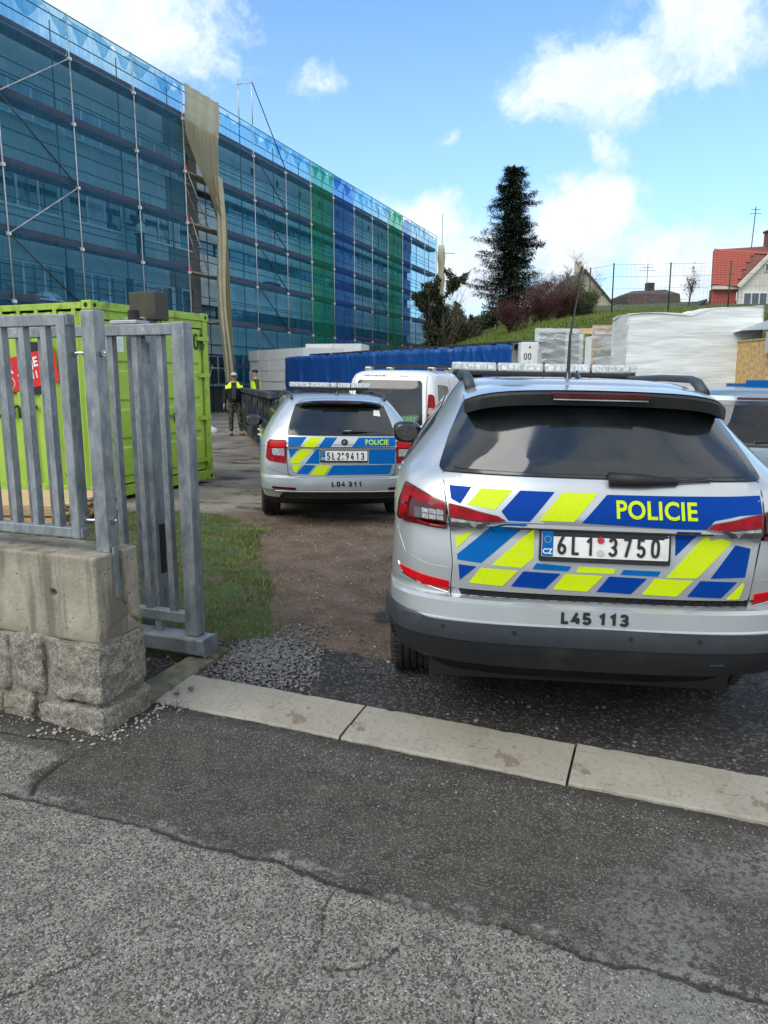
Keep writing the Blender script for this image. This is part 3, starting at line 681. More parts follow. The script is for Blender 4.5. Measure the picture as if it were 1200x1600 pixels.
mat('lightbar_lens', (.62, .64, .64), .12, var=.25, scale=22, coat=1, trans=.25); mat('lightbar_cell', (.75, .77, .78), .25, metal=.7, var=.3, scale=50)
mat('text_green', (.10, .42, .12), .5); mat('seat_cloth', (.03, .035, .04), .9)
m, t, b = newmat('clear_glass')
gl = nd(t, 'ShaderNodeBsdfGlossy', {}, {'Roughness': .02}); tr = nd(t, 'ShaderNodeBsdfTransparent', {}, {'Color': (.55, .66, .66, 1)})
fr = nd(t, 'ShaderNodeFresnel', {}, {'IOR': 1.5}); mx = nd(t, 'ShaderNodeMixShader', {}, {0: mth(t, 'ADD', mth(t, 'MULTIPLY', fr.outputs[0], 1.0), .02), 1: tr.outputs[0], 2: gl.outputs[0]})
t.links.new(mx.outputs[0], t.nodes['Material Output'].inputs[0])

class Car:
    """levels: (z, halfwidth, rear y, front y, corner depth, exponent). Local frame: x right, y forward, z up; rear bumper near y=0"""
    def __init__(s, name, label, levels, loc, rot, body_mat, body_label=None):
        s.L = np.array(levels, float); s.root = thing(name, label, 'car', loc, rot=rot); s.bm = body_mat
    def at(s, z):
        L = s.L; return [float(np.interp(z, L[:, 0], L[:, k])) for k in range(1, 6)]
    def RS(s, x, z):
        W_, yr, yf, D, n = s.at(z); q = min(.9995, abs(x)/W_); return yr+D*(1-(1-q**n)**(1/n))
    def SS(s, y, z, sg):
        W_, yr, yf, D, n = s.at(z)
        if y < yr+D:
            q = max(0, 1-(y-yr)/D); return sg*W_*(1-q**n)**(1/n) if q < 1 else 0
        return sg*W_*(1-.03*max(0, (y-yr-D)/(yf-yr)-.6))
    def loop(s, z, M=22, K=26):
        W_, yr, yf, D, n = s.at(z); pts = []
        def arc(sgny, y0, Dd, nn):
            r = []
            for i in range(2*M+1):
                a = math.pi*(i/(2*M)); cx = -math.cos(a); cy = math.sin(a)
                x = W_*math.copysign(abs(cx)**(2/nn), cx); y_ = abs(cy)**(2/nn)
                r.append((x, y0+Dd*(1-y_)*sgny))
            return r
        A = arc(1, yr, D, n)
        Df = min(.7, (yf-yr)*.3); nf = 2.6; B = arc(-1, yf, Df, nf)[::-1]
        pts += A
        for k in range(1, K): pts.append((W_*(1-.03*max(0, (D+(yf-Df-yr-D)*k/K)/(yf-yr)-.6)), yr+D+(yf-Df-yr-D)*k/K))
        pts += [(x*(.99), y) for x, y in B]
        for k in range(1, K): pts.append((-W_*(1-.03*max(0, (D+(yf-Df-yr-D)*(K-k)/K)/(yf-yr)-.6)), yr+D+(yf-Df-yr-D)*(K-k)/K))
        return pts
    def body(s, zs, arches=(), ar=.37, az=.34, holes=None, dark=0):
        g = MB(); P0 = None
        for z in zs:
            P_ = s.loop(z); s.n = len(P_); g.v += [(x, y, z) for x, y in P_]
        n = s.n
        for i in range(len(zs)-1):
            for k in range(n):
                f = (i*n+k, i*n+(k+1) % n, (i+1)*n+(k+1) % n, (i+1)*n+k)
                if holes:
                    c = sum((Vector(g.v[q]) for q in f), Vector())/4
                    if holes(c): continue
                g.f.append(f)
        g.f.append(tuple(range(n-1, -1, -1)))
        # roof cap strips so that it stays smooth
        top = (len(zs)-1)*n; g.f.append(tuple(top+k for k in range(n)))
        o = obj('body', g, s.bm, s.root); o.data.materials.append(MATS['car_plastic'])
        for p in o.data.polygons:
            if p.center.z < dark: p.material_index = 1
        if arches:
            c = MB()
            for y in arches:
                for sg in (-1, 1):
                    c.lathe([(ar, -.2), (ar, .2)], 48, Matrix.Translation((sg*(s.at(az)[0]-.03), y, az)) @ Matrix.Rotation(R(90), 4, 'Y'))
            co = obj('cutter', c, None)
            b = o.modifiers.new('cut', 'BOOLEAN'); b.operation = 'DIFFERENCE'; b.object = co; b.solver = 'EXACT'
            dg = bpy.context.evaluated_depsgraph_get(); me = bpy.data.meshes.new_from_object(o.evaluated_get(dg))
            o.modifiers.clear(); o.data = me; bpy.data.objects.remove(co)
        o.data.polygons.foreach_set('use_smooth', [True]*len(o.data.polygons)); o.data.set_sharp_from_angle(angle=R(28))
        s.o = o; return o
    def panel(s, name, pts, m_, off=.002, thick=.006, side=0, step=.04, par=None, label=None, smooth=True, rnd=0):
        """outline in (x,z) (or (y,z) on a side), laid on the body skin, with a turned-in rim"""
        if rnd:
            q = []
            for i, p in enumerate(pts):
                a, c_ = Vector(pts[i-1]), Vector(pts[(i+1) % len(pts)]); p = Vector(p)
                d1 = (a-p); d2 = (c_-p); r1 = min(rnd, d1.length*.4); r2 = min(rnd, d2.length*.4)
                pa = p+d1.normalized()*r1; pb = p+d2.normalized()*r2
                for k in range(4):
                    tt = k/3; q.append(tuple(pa*(1-tt)**2+p*2*tt*(1-tt)+pb*tt**2))
            pts = q
        bm = bmesh.new(); f = bm.faces.new([bm.verts.new((p[0], 0, p[1])) for p in pts])
        xs_ = [p[0] for p in pts]; zs_ = [p[1] for p in pts]
        for ax, lo_, hi_ in ((0, min(xs_), max(xs_)), (2, min(zs_), max(zs_))):
            n = int((hi_-lo_)/step)
            for i in range(1, n+1):
                co = [0, 0, 0]; co[ax] = lo_+(hi_-lo_)*i/(n+1); no = [0, 0, 0]; no[ax] = 1
                bmesh.ops.bisect_plane(bm, geom=bm.verts[:]+bm.edges[:]+bm.faces[:], plane_co=co, plane_no=no, dist=1e-5)
        bmesh.ops.triangulate(bm, faces=[f for f in bm.faces if len(f.verts) > 4])
        def place(u, w, o_):
            e = .004
            if side == 0:
                y = s.RS(u, w); n = Vector(((s.RS(u+e, w)-s.RS(u-e, w))/(2*e), -1, (s.RS(u, w+e)-s.RS(u, w-e))/(2*e)))
                n.x = max(-3, min(3, n.x)); n.z = max(-2.5, min(2.5, n.z)); n.normalize(); return Vector((u, y, w))+n*o_
            x = s.SS(u, w, side); n = Vector((side, -side*(s.SS(u+e, w, side)-s.SS(u-e, w, side))/(2*e), -side*(s.SS(u, w+e, side)-s.SS(u, w-e, side))/(2*e))); n.normalize(); return Vector((x, u, w))+n*o_
        bound = [e for e in bm.edges if e.is_boundary]; base = {v: (v.co.x, v.co.z) for v in bm.verts}
        r = bmesh.ops.extrude_edge_only(bm, edges=bound)
        nv = [g_ for g_ in r['geom'] if isinstance(g_, bmesh.types.BMVert)]
        low = {v: (v.co.x, v.co.z) for v in nv}
        for v, (u, w) in base.items(): v.co = place(u, w, off+thick)
        for v, (u, w) in low.items(): v.co = place(u, w, off-.004)
        bmesh.ops.recalc_face_normals(bm, faces=bm.faces)
        me = bpy.data.meshes.new(name); bm.to_mesh(me); bm.free()
        if smooth: me.polygons.foreach_set('use_smooth', [True]*len(me.polygons)); me.set_sharp_from_angle(angle=R(35))
        o = obj(name, me, m_, par or s.root)
        if label: o['label'] = label
        return o
    def line(s, name, pts, w, m_='gasket', off=.0015, side=0, par=None):
        """thin ribbon on the skin"""
        g = MB(); P_ = []
        for (a, b_) in zip(pts[:-1], pts[1:]):
            L = math.hypot(b_[0]-a[0], b_[1]-a[1]); n = max(1, int(L/.03))
            for k in range(n): P_.append((a[0]+(b_[0]-a[0])*k/n, a[1]+(b_[1]-a[1])*k/n))
        P_.append(pts[-1]); q = []
        for (u, v_) in P_:
            if side == 0: q.append(Vector((u, s.RS(u, v_)-off*.2, v_)))
            else: q.append(Vector((s.SS(u, v_, side), u, v_)))
        g.tube(q, w/2, 6); return obj(name, g, m_, par or s.root)
    def text(s, txt, x, z, size, m_, bold=.02, sx=1.0, space=1.0, off=.012, par=None, rot=0.0, shear=0.0):
        vs, fs = text_mesh(txt, size, bold, sx, space); g = MB(); ca, sa = math.cos(rot), math.sin(rot); P_ = []
        for (u, v_) in vs:
            u += shear*v_; a, b_ = x+u*ca-v_*sa, z+u*sa+v_*ca; P_.append((a, s.RS(a, b_)-off, b_))
        g.add(P_, fs); return obj('lettering', g, m_, par or s.root, fixn=False)
    def digits(s, txt, x, z, h, m_, w=.15, sx=1.0, adv=.62, off=.012, par=None):
        V, F = stroke_text(txt, h, w, sx, adv); g = MB(); g.add([(x+u, s.RS(x+u, z+v_)-off, z+v_) for u, v_ in V], F); return obj('lettering', g, m_, par or s.root, fixn=False)
    def wheel(s, x, y, r=.335, w=.225, mud=True):
        sg = 1 if x > 0 else -1; g = MB()
        M_ = Matrix.Translation((x, y, r)) @ Matrix.Rotation(R(90)*sg, 4, 'Y')
        prof = [(r-.115, -w/2+.01), (r-.06, -w/2-.008), (r-.02, -w/2), (r-.004, -w/2+.02)]
        k = 0
        for i in range(5):
            a = -w/2+.024+(w-.048)*i/5; b_ = -w/2+.024+(w-.048)*(i+1)/5
            prof += [(r, a+.002), (r, b_-.010), (r-.009, b_-.008), (r-.009, b_)]
        prof += [(r-.004, w/2-.02), (r-.02, w/2), (r-.06, w/2+.008), (r-.115, w/2-.01)]
        g.lathe(prof, 64, M_)
        wh = obj('tyre', g, 'tyre', s.root, auto=35)
        # tread sipes: small blocks around the shoulder
        g = MB()
        for q in range(56):
            Mq = M_ @ Matrix.Rotation(2*math.pi*q/56, 4, 'Z')
            for sd in (-1, 1): g.box(r-.012, r+.0025, -.009, .009, sd*(w/2-.035)-.022, sd*(w/2-.035)+.022, Mq)
        tr_ = obj('tread', g, 'tyre', wh); tr_['kind'] = 'stuff'
        g = MB(); g.lathe([(.02, w/2-.03), (.07, w/2-.025), (r-.13, w/2-.035), (r-.112, w/2-.005), (r-.108, w/2-.02), (r-.12, -w/2+.02)], 40, M_)
        obj('rim', g, 'rim_alloy', wh, auto=35); return wh
    def plate(s, x, z, txt, txt2, big=True, seals=True, frame_m='car_plastic', sc=1.0, tilt=0):
        fr = s.panel('licence_plate', [(x-.268*sc, z-.073), (x+.268*sc, z-.073), (x+.268*sc, z+.062), (x-.268*sc, z+.062)], frame_m, .004, .014, rnd=.008)
        s.panel('plate_face', [(x-.259*sc, z-.052), (x+.259*sc, z-.052), (x+.259*sc, z+.055), (x-.259*sc, z+.055)], 'plate_white', .016, .004, par=fr, rnd=.006)
        s.panel('country_strip', [(x-.257*sc, z-.05), (x-.212*sc, z-.05), (x-.212*sc, z+.053), (x-.257*sc, z+.053)], 'police_blue_light', .018, .004, par=fr, rnd=.004)
        s.text('CZ', x-.235*sc, z-.028, .030, 'print_white', .02, off=.024, par=fr)
        for k in range(12):
            a = 2*math.pi*k/12; g = MB(); cx, cz = x-.235*sc+.0135*math.cos(a), z+.022+.0135*math.sin(a)
            g.tube([(cx, s.RS(cx, cz)-.0225, cz), (cx, s.RS(cx, cz)-.024, cz)], .0018, 5); obj('star', g, 'police_yellow', fr)
        s.digits(txt, x-.120*sc, z+.001, .078, 'print_black', .15, .80*sc, .92, off=.0245, par=fr); s.digits(txt2, x+.118*sc, z+.001, .078, 'print_black', .15, .80*sc, .92, off=.0245, par=fr)
        for zz, mm in ((z+.026, 'seal_red'), (z-.026, 'seal_grey')):
            g = MB(); cx = x-.018*sc; g.tube([(cx, s.RS(cx, zz)-.020, zz), (cx, s.RS(cx, zz)-.0245, zz)], .0145, 16); obj('seal', g, mm, fr)
        return fr

def zlist(L, extra=(), step=.03):
    z = sorted(set([round(float(l[0]), 4) for l in L])); r = []
    for a, b_ in zip(z[:-1], z[1:]):
        n = max(1, int(round((b_-a)/step)))
        r += [a+(b_-a)*k/n for k in range(n)]
    return r+[z[-1]]

# ---------- the near silver police SUV ----------
KL = [(.24, .80, .42, 4.40, .35, 3.0), (.34, .84, .30, 4.55, .38, 3.0), (.40, .87, .14, 4.62, .42, 3.2), (.43, .895, .055, 4.64, .45, 3.3), (.50, .925, .022, 4.67, .46, 3.3), (.545, .932, .016, 4.68, .46, 3.3),
      (.555, .936, .004, 4.68, .46, 3.3), (.63, .940, .002, 4.69, .46, 3.3), (.636, .940, .012, 4.69, .46, 3.3), (.705, .940, .020, 4.69, .46, 3.3), (.718, .940, .040, 4.69, .46, 3.3), (.722, .940, .085, 4.69, .46, 3.3),
      (.752, .940, .088, 4.69, .46, 3.3), (.756, .940, .070, 4.69, .46, 3.3), (.86, .938, .070, 4.67, .46, 3.3), (.92, .936, .076, 4.64, .46, 3.3), (1.03, .934, .090, 4.5, .46, 3.3), (1.036, .934, .066, 4.48, .46, 3.3),
      (1.10, .930, .072, 4.2, .46, 3.2), (1.16, .918, .094, 3.75, .46, 3.0), (1.20, .900, .118, 3.62, .46, 2.9), (1.215, .888, .14, 3.58, .46, 2.9), (1.25, .868, .155, 3.50, .46, 2.9),
      (1.36, .805, .225, 3.24, .46, 2.9), (1.46, .735, .290, 2.98, .46, 2.9), (1.52, .695, .335, 2.8, .45, 2.9), (1.56, .660, .36, 2.7, .45, 2.8), (1.59, .62, .40, 2.6, .45, 2.7),
      (1.612, .56, .47, 2.5, .45, 2.6), (1.630, .46, .62, 2.35, .42, 2.5), (1.642, .32, .85, 2.15, .36, 2.4), (1.648, .14, 1.1, 1.8, .2, 2.2)]
KL = [(z, w, a, b_, (d if z < 1.18 else d+.36*min(1, (z-1.18)/.12)), n) for z, w, a, b_, d, n in KL]
KL = [(z+.028*max(0, min(1, (z-1.12)/.1))*max(0, min(1, (1.66-z)/.06)), w*.972*(1-.055*max(0, min(1, (z-1.2)/.3))), a, b_, d, n) for z, w, a, b_, d, n in KL]
K = Car('police_suv', 'large silver police SUV with blue and yellow rear stripes, numbered L45 113, nearest the kerb', KL, (.893, 2.98, -.05), (0, R(1.25), -R(5.0)), 'silver')
K.body(zlist(KL), (1.10, 3.86), .385, .345, dark=.549)
def kz(px, py, dx=0): return ((px-692)/775+dx, .97+(215+.038*(px-692)-py)/785)
def kpoly(*pts): return [kz(*p) for p in pts]
for x in (-1, 1):
    for y in (1.10, 3.86): K.wheel(x*.815, y, .345, .235)
# wheel arch trims, bumper parts
def arch(car, y, r0, r1, z, sg, m_='car_plastic', a0=-12, a1=192, n=30):
    g = MB(); vs = []
    for k in range(n+1):
        a = R(a0+(a1-a0)*k/n)
        for r_, o_ in ((r0, -.03), (r0, .012), (r1, .012), (r1+.006, -.004)):
            yy, zz = y+r_*math.cos(a), z+r_*math.sin(a); vs.append((car.SS(yy, max(.26, zz), sg)+sg*o_, yy, zz))
    fs = [(k*4+j, k*4+j+1, (k+1)*4+j+1, (k+1)*4+j) for k in range(n) for j in range(3)]
    g.add(vs, fs); return obj('wheel_arch', g, m_, car.root, auto=35)
for sg in (-1, 1):
    for y in (1.10, 3.86): arch(K, y, .383, .43, .345, sg)
bl = [(-.925, .40), (.925, .40), (.925, .55), (-.925, .55)]
K.panel('bumper_lower', [(-.84, .375), (.84, .375), (.905, .42), (.921, .548), (-.921, .548), (-.905, .42)], 'car_plastic', .002, .004, step=.03)
K.panel('bumper_band', [(-.934, .5495), (.934, .5495), (.934, .632), (.72, .626), (0, .630), (-.72, .626), (-.934, .655)], 'car_satin', .004, .005, step=.03)
for x in (-.66, -.36, .12, .40): 
    g = MB(); zz = .600; y = K.RS(x, zz)-.010; g.tube([(x, y, zz), (x, y-.004, zz)], .009, 14); obj('parking_sensor', g, 'car_plastic', K.root)
K.panel('tow_cover', [(.46, .485), (.52, .485), (.52, .492), (.46, .492)], 'car_satin', .007, .003)
K.panel('bumper_vent', [(-.70, .385), (.70, .385), (.62, .415), (-.62, .415), (-.76, .44)], 'print_black', .006, .002)
st_ = K.panel('sill_grip', [(-.585, .7235), (.62, .7235), (.62, .7515), (-.595, .7515)], 'car_plastic', .002, .006, step=.03)
for i in range(42):
    x = -.57+.028*i; zz = .7375+(.003 if i % 2 else -.003); g = MB(); g.box(x, x+.022, K.RS(x, zz)-.0115, K.RS(x, zz)-.006, zz-.007, zz+.007); obj('grip_tooth', g, 'car_black', st_)
# tailgate
tg = K.panel('tailgate', [(-.63, .757), (.615, .757), (.625, .86), (.645, 1.04), (.655, 1.15), (.60, 1.232), (-.60, 1.232), (-.655, 1.15), (-.645, 1.04), (-.625, .86)], 'silver', .0005, .0025, step=.025, rnd=.02)
K.line('tailgate_gap', [(-.632, .722), (-.632, .757), (-.627, .86), (-.647, 1.04), (-.662, 1.15), (-.668, 1.235)], .0055)
K.line('tailgate_gap', [(.617, .722), (.617, .757), (.627, .86), (.657, 1.04), (.662, 1.15), (.668, 1.235)], .0055)
K.panel('fold_shadow_strip', [(-.405, 1.032), (.42, 1.032), (.44, 1.037), (-.42, 1.037)], 'gasket', .003, .003, par=tg)  # black strip laid on as the shade under the tailgate fold
# reflective stripes
def stripe(pts, m_, par=tg, off=.0045): return K.panel('stripe', pts, m_, off, .0008, step=.05, par=par, rnd=.004)
B_, Y_ = 'police_blue', 'police_yellow'
stripe(kpoly((195, 27), (268, 30), (230, 82), (200, 68)), B_); stripe(kpoly((300, 33), (400, 38), (342, 98), (252, 84)), Y_)
stripe(kpoly((425, 39), (535, 43), (452, 134), (384, 131), (362, 102)), B_); stripe(kpoly((560, 44), (672, 48), (592, 134), (482, 130)), Y_)
stripe(kpoly((700, 52), (1100, 64), (1196, 66), (1196, 120), (1120, 122), (1035, 134), (1010, 160), (900, 156), (617, 138)), B_)
K.text('POLICIE', (855-692)/785, 1.121, .098, Y_, .024, .92, 1.05, off=.0085, par=tg)
L2 = 'police_blue_light'
stripe(kpoly((212, 190), (273, 170), (218, 229)), Y_); stripe(kpoly((330, 150), (378, 140), (446, 141), (300, 276), (222, 268), (220, 250)), L2)
stripe(kpoly((468, 153), (468, 255), (430, 288), (333, 282)), Y_)
stripe(kpoly((916, 165), (995, 168), (918, 248)), B_); stripe(kpoly((1015, 176), (1098, 205), (990, 320), (893, 318)), Y_); stripe(kpoly((1110, 215), (1161, 228), (1148, 322), (1035, 322)), B_)
stripe(kpoly((478, 272), (592, 282), (580, 298), (466, 292)), L2); stripe(kpoly((616, 282), (732, 289), (726, 305), (606, 301)), Y_); stripe(kpoly((758, 292), (876, 297), (866, 314), (748, 308)), L2)
stripe(kpoly((226, 283), (285, 288), (232, 338)), B_)
for i, (a, m_) in enumerate(((300, Y_), (438, B_), (574, Y_), (714, B_), (860, Y_), (1004, B_))):
    dy = .053*(a-300)
    stripe(kpoly((a, 292+dy), (a+120, 299+dy), (a+72, 352+dy), (a-38, 345+dy)), m_)
stripe(kpoly((1146, 340), (1149, 350), (1135, 395), (1095, 395)), Y_)
K.plate(0, .972, '6L1', '3750')
K.digits('L45 113', -.03, .672, .046, 'print_black', .28, 1.35, .72, off=.004)
# tail lamps (body half, tailgate half) on both sides
def lamp(mir):
    f = lambda pts: [((-p[0] if mir else p[0]), p[1]) for p in pts]
    ol = f([(-.655, 1.005), (-.72, 1.008), (-.82, 1.018), (-.868, 1.035), (-.858, 1.10), (-.83, 1.175), (-.79, 1.168), (-.70, 1.13), (-.655, 1.118)])
    o1 = K.panel('tail_lamp', ol, 'lamp_dark', .004, .013, step=.02, rnd=.008)
    for pts in ([(-.660, 1.112), (-.70, 1.122), (-.79, 1.158), (-.828, 1.166), (-.845, 1.10), (-.815, 1.098), (-.805, 1.128), (-.79, 1.116), (-.70, 1.096), (-.660, 1.088)],
                [(-.660, 1.012), (-.72, 1.014), (-.82, 1.024), (-.858, 1.04), (-.848, 1.09), (-.818, 1.088), (-.812, 1.052), (-.78, 1.040), (-.660, 1.034)]):
        K.panel('light_guide', f(pts), 'lamp_red', .0165, .003, step=.02, par=o1, rnd=.004)
    for k in range(4):
        xa, xb = -.665-.031*k, -.665-.031*k-.028; K.panel('lamp_lens', f([(xa, 1.044), (xb, 1.047), (xb, 1.088), (xa, 1.085)]), 'lamp_clear' if k < 3 else 'lamp_smoke', .0165, .003, step=.03, par=o1, rnd=.003)
    K.panel('lamp_rib', f([(-.665, 1.062), (-.785, 1.066), (-.785, 1.070), (-.665, 1.066)]), 'lamp_smoke', .019, .002, step=.03, par=o1)
    o2 = K.panel('tail_lamp', f([(-.644, 1.115), (-.56, 1.102), (-.44, 1.080), (-.405, 1.062), (-.425, 1.050), (-.52, 1.035), (-.640, .998)]), 'lamp_smoke', .004, .012, step=.02, par=tg, rnd=.004)
    K.panel('lamp_lens', f([(-.640, 1.112), (-.56, 1.099), (-.44, 1.077), (-.412, 1.060), (-.46, 1.052), (-.638, 1.064)]), 'lamp_red', .0135, .004, step=.02, par=o2)
    K.panel('lamp_lens', f([(-.634, 1.058), (-.50, 1.047), (-.54, 1.037), (-.63, 1.018)]), 'lamp_clear', .0135, .003, step=.02, par=o2)
lamp(False); lamp(True)
for sg in (-1, 1):
    rf = K.panel('reflector', [(sg*.640, .735), (sg*.640, .782), (sg*.76, .795), (sg*.862, .815), (sg*.845, .785), (sg*.76, .758)], 'reflector_red', .003, .005, step=.02, rnd=.006)
    K.line('chrome_trim', [(sg*.640, .728), (sg*.76, .750), (sg*.85, .780), (sg*.872, .82)], .008, 'chrome', par=rf)
    # body crease and quarter seam
    K.line('seam', [(sg*.645, .84), (sg*.74, .845), (sg*.84, .88), (sg*.885, .98)], .002, 'silver')
# rear window
hl_ = None
gs = K.panel('window_surround', [(-.69, 1.235), (.69, 1.235), (.635, 1.38), (.560, 1.535), (.50, 1.57), (-.50, 1.57), (-.560, 1.535), (-.635, 1.38)], 'car_black', .002, .006, step=.03, rnd=.03)
K.panel('rear_window', [(-.645, 1.248), (.645, 1.248), (.59, 1.38), (.515, 1.512), (-.515, 1.512), (-.59, 1.38)], 'car_glass', .008, .004, step=.03, par=gs, rnd=.05)
for sg in (-1, 1): K.line('fin_edge', [(sg*.675, 1.24), (sg*.612, 1.38), (sg*.535, 1.52)], .004, 'car_satin', par=gs)
g = MB(); g.tube([(.59-.0, K.RS(.3, 1.25)-.028, 1.235), (.36, K.RS(.25, 1.25)-.045, 1.245), (.10, K.RS(.1, 1.25)-.05, 1.238)], [.008, .011, .014], 10); 
wp = obj('wiper', MB().tube([(.02, K.RS(0, 1.25)-.035, 1.240), (.16, K.RS(.16, 1.25)-.040, 1.240), (.30, K.RS(.3, 1.25)-.034, 1.236)], [.030, .026, .014], 12), 'car_plastic', K.root, smooth=True); wp.scale = (1, 1, 1)
obj('wiper_blade', MB().tube([(.28, K.RS(.3, 1.24)-.030, 1.236), (.45, K.RS(.45, 1.245)-.022, 1.246)], .006, 8), 'car_black', wp)
for k in range(11):
    zz = 1.275+.021*k; K.line('heater_line', [(-.50+.012*k, zz), (.50-.012*k, zz)], .0012, 'lamp_dark', off=.062, par=gs)
# spoiler with brake light
def spoiler(car, zt, zb, yb, x1, depth, m_top, m_edge):
    g = MB(); n = 30; vs = []
    for i in range(n+1):
        x = -x1+2*x1*i/n; q = (abs(x)/x1); c = .05*q**3+.10*q**8; dz = -.02*q**2.2-.035*q**7
        y0 = yb+c
        vs += [(x, y0+depth, zt+.016+dz), (x, y0+.05, zt+.006+dz), (x, y0+.008, zt-.006+dz), (x, y0, zt-.016+dz), (x, y0+.012, zb+dz), (x, y0+.08, zb+.004+dz), (x, y0+depth, zb+dz)]
    k = 7
    g.add(vs, [(i*k+j, i*k+(j+1) % k, (i+1)*k+(j+1) % k, (i+1)*k+j) for i in range(n) for j in range(k)]+[tuple(range(k)), tuple(n*k+j for j in range(k-1, -1, -1))])
    so = obj('spoiler', g, m_edge, car.root, auto=40)
    return so
sp = spoiler(K, 1.597, 1.535, .20, .565, .34, 'silver', 'car_plastic')
g = MB(); n = 30; vs = []
for i in range(n+1):
    x = -.565+1.13*i/n; q = abs(x)/.565; c = .05*q**3+.10*q**8; dz = -.02*q**2.2-.035*q**7
    vs += [(x, .20+c+.012, 1.598+dz), (x, .20+c+.09, 1.613+dz), (x, .58, 1.626+dz*.7), (x, .80, 1.622+dz*.7)]
g.add(vs, [(i*4+j, i*4+j+1, (i+1)*4+j+1, (i+1)*4+j) for i in range(n) for j in range(3)]); obj('spoiler_top', g, 'silver', sp, smooth=True)
g = MB()
obj('brake_light', MB().box(-.20, .20, .188, .205, 1.562, 1.588), 'lamp_dark', sp, bev=.004)
obj('brake_light_trim', MB().box(-.195, .195, .186, .2, 1.556, 1.561), 'chrome', sp)
# side glass on the left and right
for sg in (-1, 1):
    K.panel('side_window', [(.60, 1.235), (1.05, 1.215), (1.08, 1.50), (.88, 1.495), (.70, 1.42)], 'car_glass', .002, .004, side=sg, step=.05, rnd=.03)
    K.panel('side_window', [(1.12, 1.213), (2.02, 1.19), (2.02, 1.515), (1.14, 1.503)], 'car_glass', .002, .004, side=sg, step=.05, rnd=.03)
    K.panel('side_window', [(2.08, 1.19), (3.12, 1.165), (2.62, 1.50), (2.08, 1.515)], 'car_glass', .002, .004, side=sg, step=.05, rnd=.03)
    K.line('window_trim', [(.58, 1.23), (1.1, 1.203), (3.2, 1.158)], .012, 'chrome', side=sg)
    K.line('door_gap', [(2.05, 1.18), (2.05, .9), (2.02, .42)], .006, side=sg); K.line('door_gap', [(1.12, 1.2), (1.16, .95), (1.45, .6)], .006, side=sg)
    K.panel('side_stripe', [(.50, .93), (.62, 1.13), (3.4, 1.08), (3.4, .93)], 'police_blue_light', .002, .001, side=sg, step=.06)
    K.panel('side_stripe', [(.60, 1.125), (.62, 1.145), (3.4, 1.10), (3.4, 1.082)], 'police_yellow', .002, .001, side=sg, step=.06)
    for yy in (1.35, 2.3):
        g = MB(); x = sg*(K.SS(yy, 1.08, 1)+.035); g.tube([(sg*K.SS(yy, 1.1, 1), yy, 1.10), (x, yy+.03, 1.105), (x, yy+.19, 1.10), (sg*K.SS(yy, 1.1, 1), yy+.22, 1.095)], .014, 8); obj('door_handle', g, 'silver', K.root, smooth=True)
    K.panel('sill_trim', [(1.45, .30), (3.35, .30), (3.35, .46), (1.45, .46)], 'car_plastic', .003, .006, side=sg, step=.08)
    # mirror
    g = MB(); bm_ = []
    M_ = Matrix.Translation((sg*.985, 3.02, 1.20)); 
    def mir(u, v): a = 2*math.pi*u; ph = math.pi*v; return M_ @ Vector((.115*math.copysign(abs(math.cos(a)*math.sin(ph))**.7, math.cos(a)), -.10*math.cos(ph)*.8-.0, .085*math.copysign(abs(math.sin(a)*math.sin(ph))**.7, math.sin(a))))
    g.grid(mir, 24, 12); mo = obj('wing_mirror', g, 'car_black', K.root, smooth=True)
    g = MB(); g.box(sg*.88-.03, sg*.88+.06, 3.0, 3.06, 1.12, 1.15); obj('mirror_arm', g, 'car_black', mo, bev=.01)
    g = MB(); g.lathe([(.062, 0), (.060, .004)], 24, M_ @ Matrix.Translation((0, -.083, 0)) @ Matrix.Scale(1.4, 4, (1, 0, 0)) @ Matrix.Rotation(R(90), 4, 'X')); obj('mirror_glass', g, 'lamp_smoke', mo)
    # roof rails
    pts_ = []
    for k in range(19):
        tt = k/18; yy = .55+2.0*tt; e = min(1, min(tt, 1-tt)*9); xx = sg*(.535+.03*math.sin(math.pi*tt)); pts_.append((xx, yy, 1.60+.06*math.sin(e*math.pi/2)-.02*abs(tt-.4)))
    obj('roof_rail', MB().tube(pts_, [.019 if 1 < k < 17 else .026 for k in range(19)], 12), 'car_satin', K.root, smooth=True)
# light bar
lb = obj('light_bar', MB().box(-.60, .60, 2.12, 2.42, 1.655, 1.69), 'car_plastic', K.root, bev=.012)
for i in range(4):
    x0 = -.62+.31*i; pr_ = [(x0+(.05 if i == 0 else .004), 2.12), (x0+.306-(.05 if i == 3 else 0), 2.12), (x0+.306, 2.17), (x0+.306, 2.37), (x0+.306-(.05 if i == 3 else 0), 2.42), (x0+(.05 if i == 0 else .004), 2.42), (x0+.004, 2.37), (x0+.004, 2.17)]
    q = [tuple(p) for j, p in enumerate(pr_) if p != pr_[j-1]]
    g = MB(); g.prism(q, 2, 1.683, 1.742); ll = obj('lens', g, 'lightbar_lens', lb, bev=.014)
    for k in range(6):
        g = MB(); xx = x0+.03+.044*k; g.box(xx, xx+.036, 2.115, 2.1175, 1.696, 1.730); obj('reflector_cell', g, 'lightbar_cell', ll, bev=0)
for x in (-.45, .45): obj('bar_foot', MB().box(x-.04, x+.04, 2.2, 2.34, 1.60, 1.66), 'car_plastic', lb)
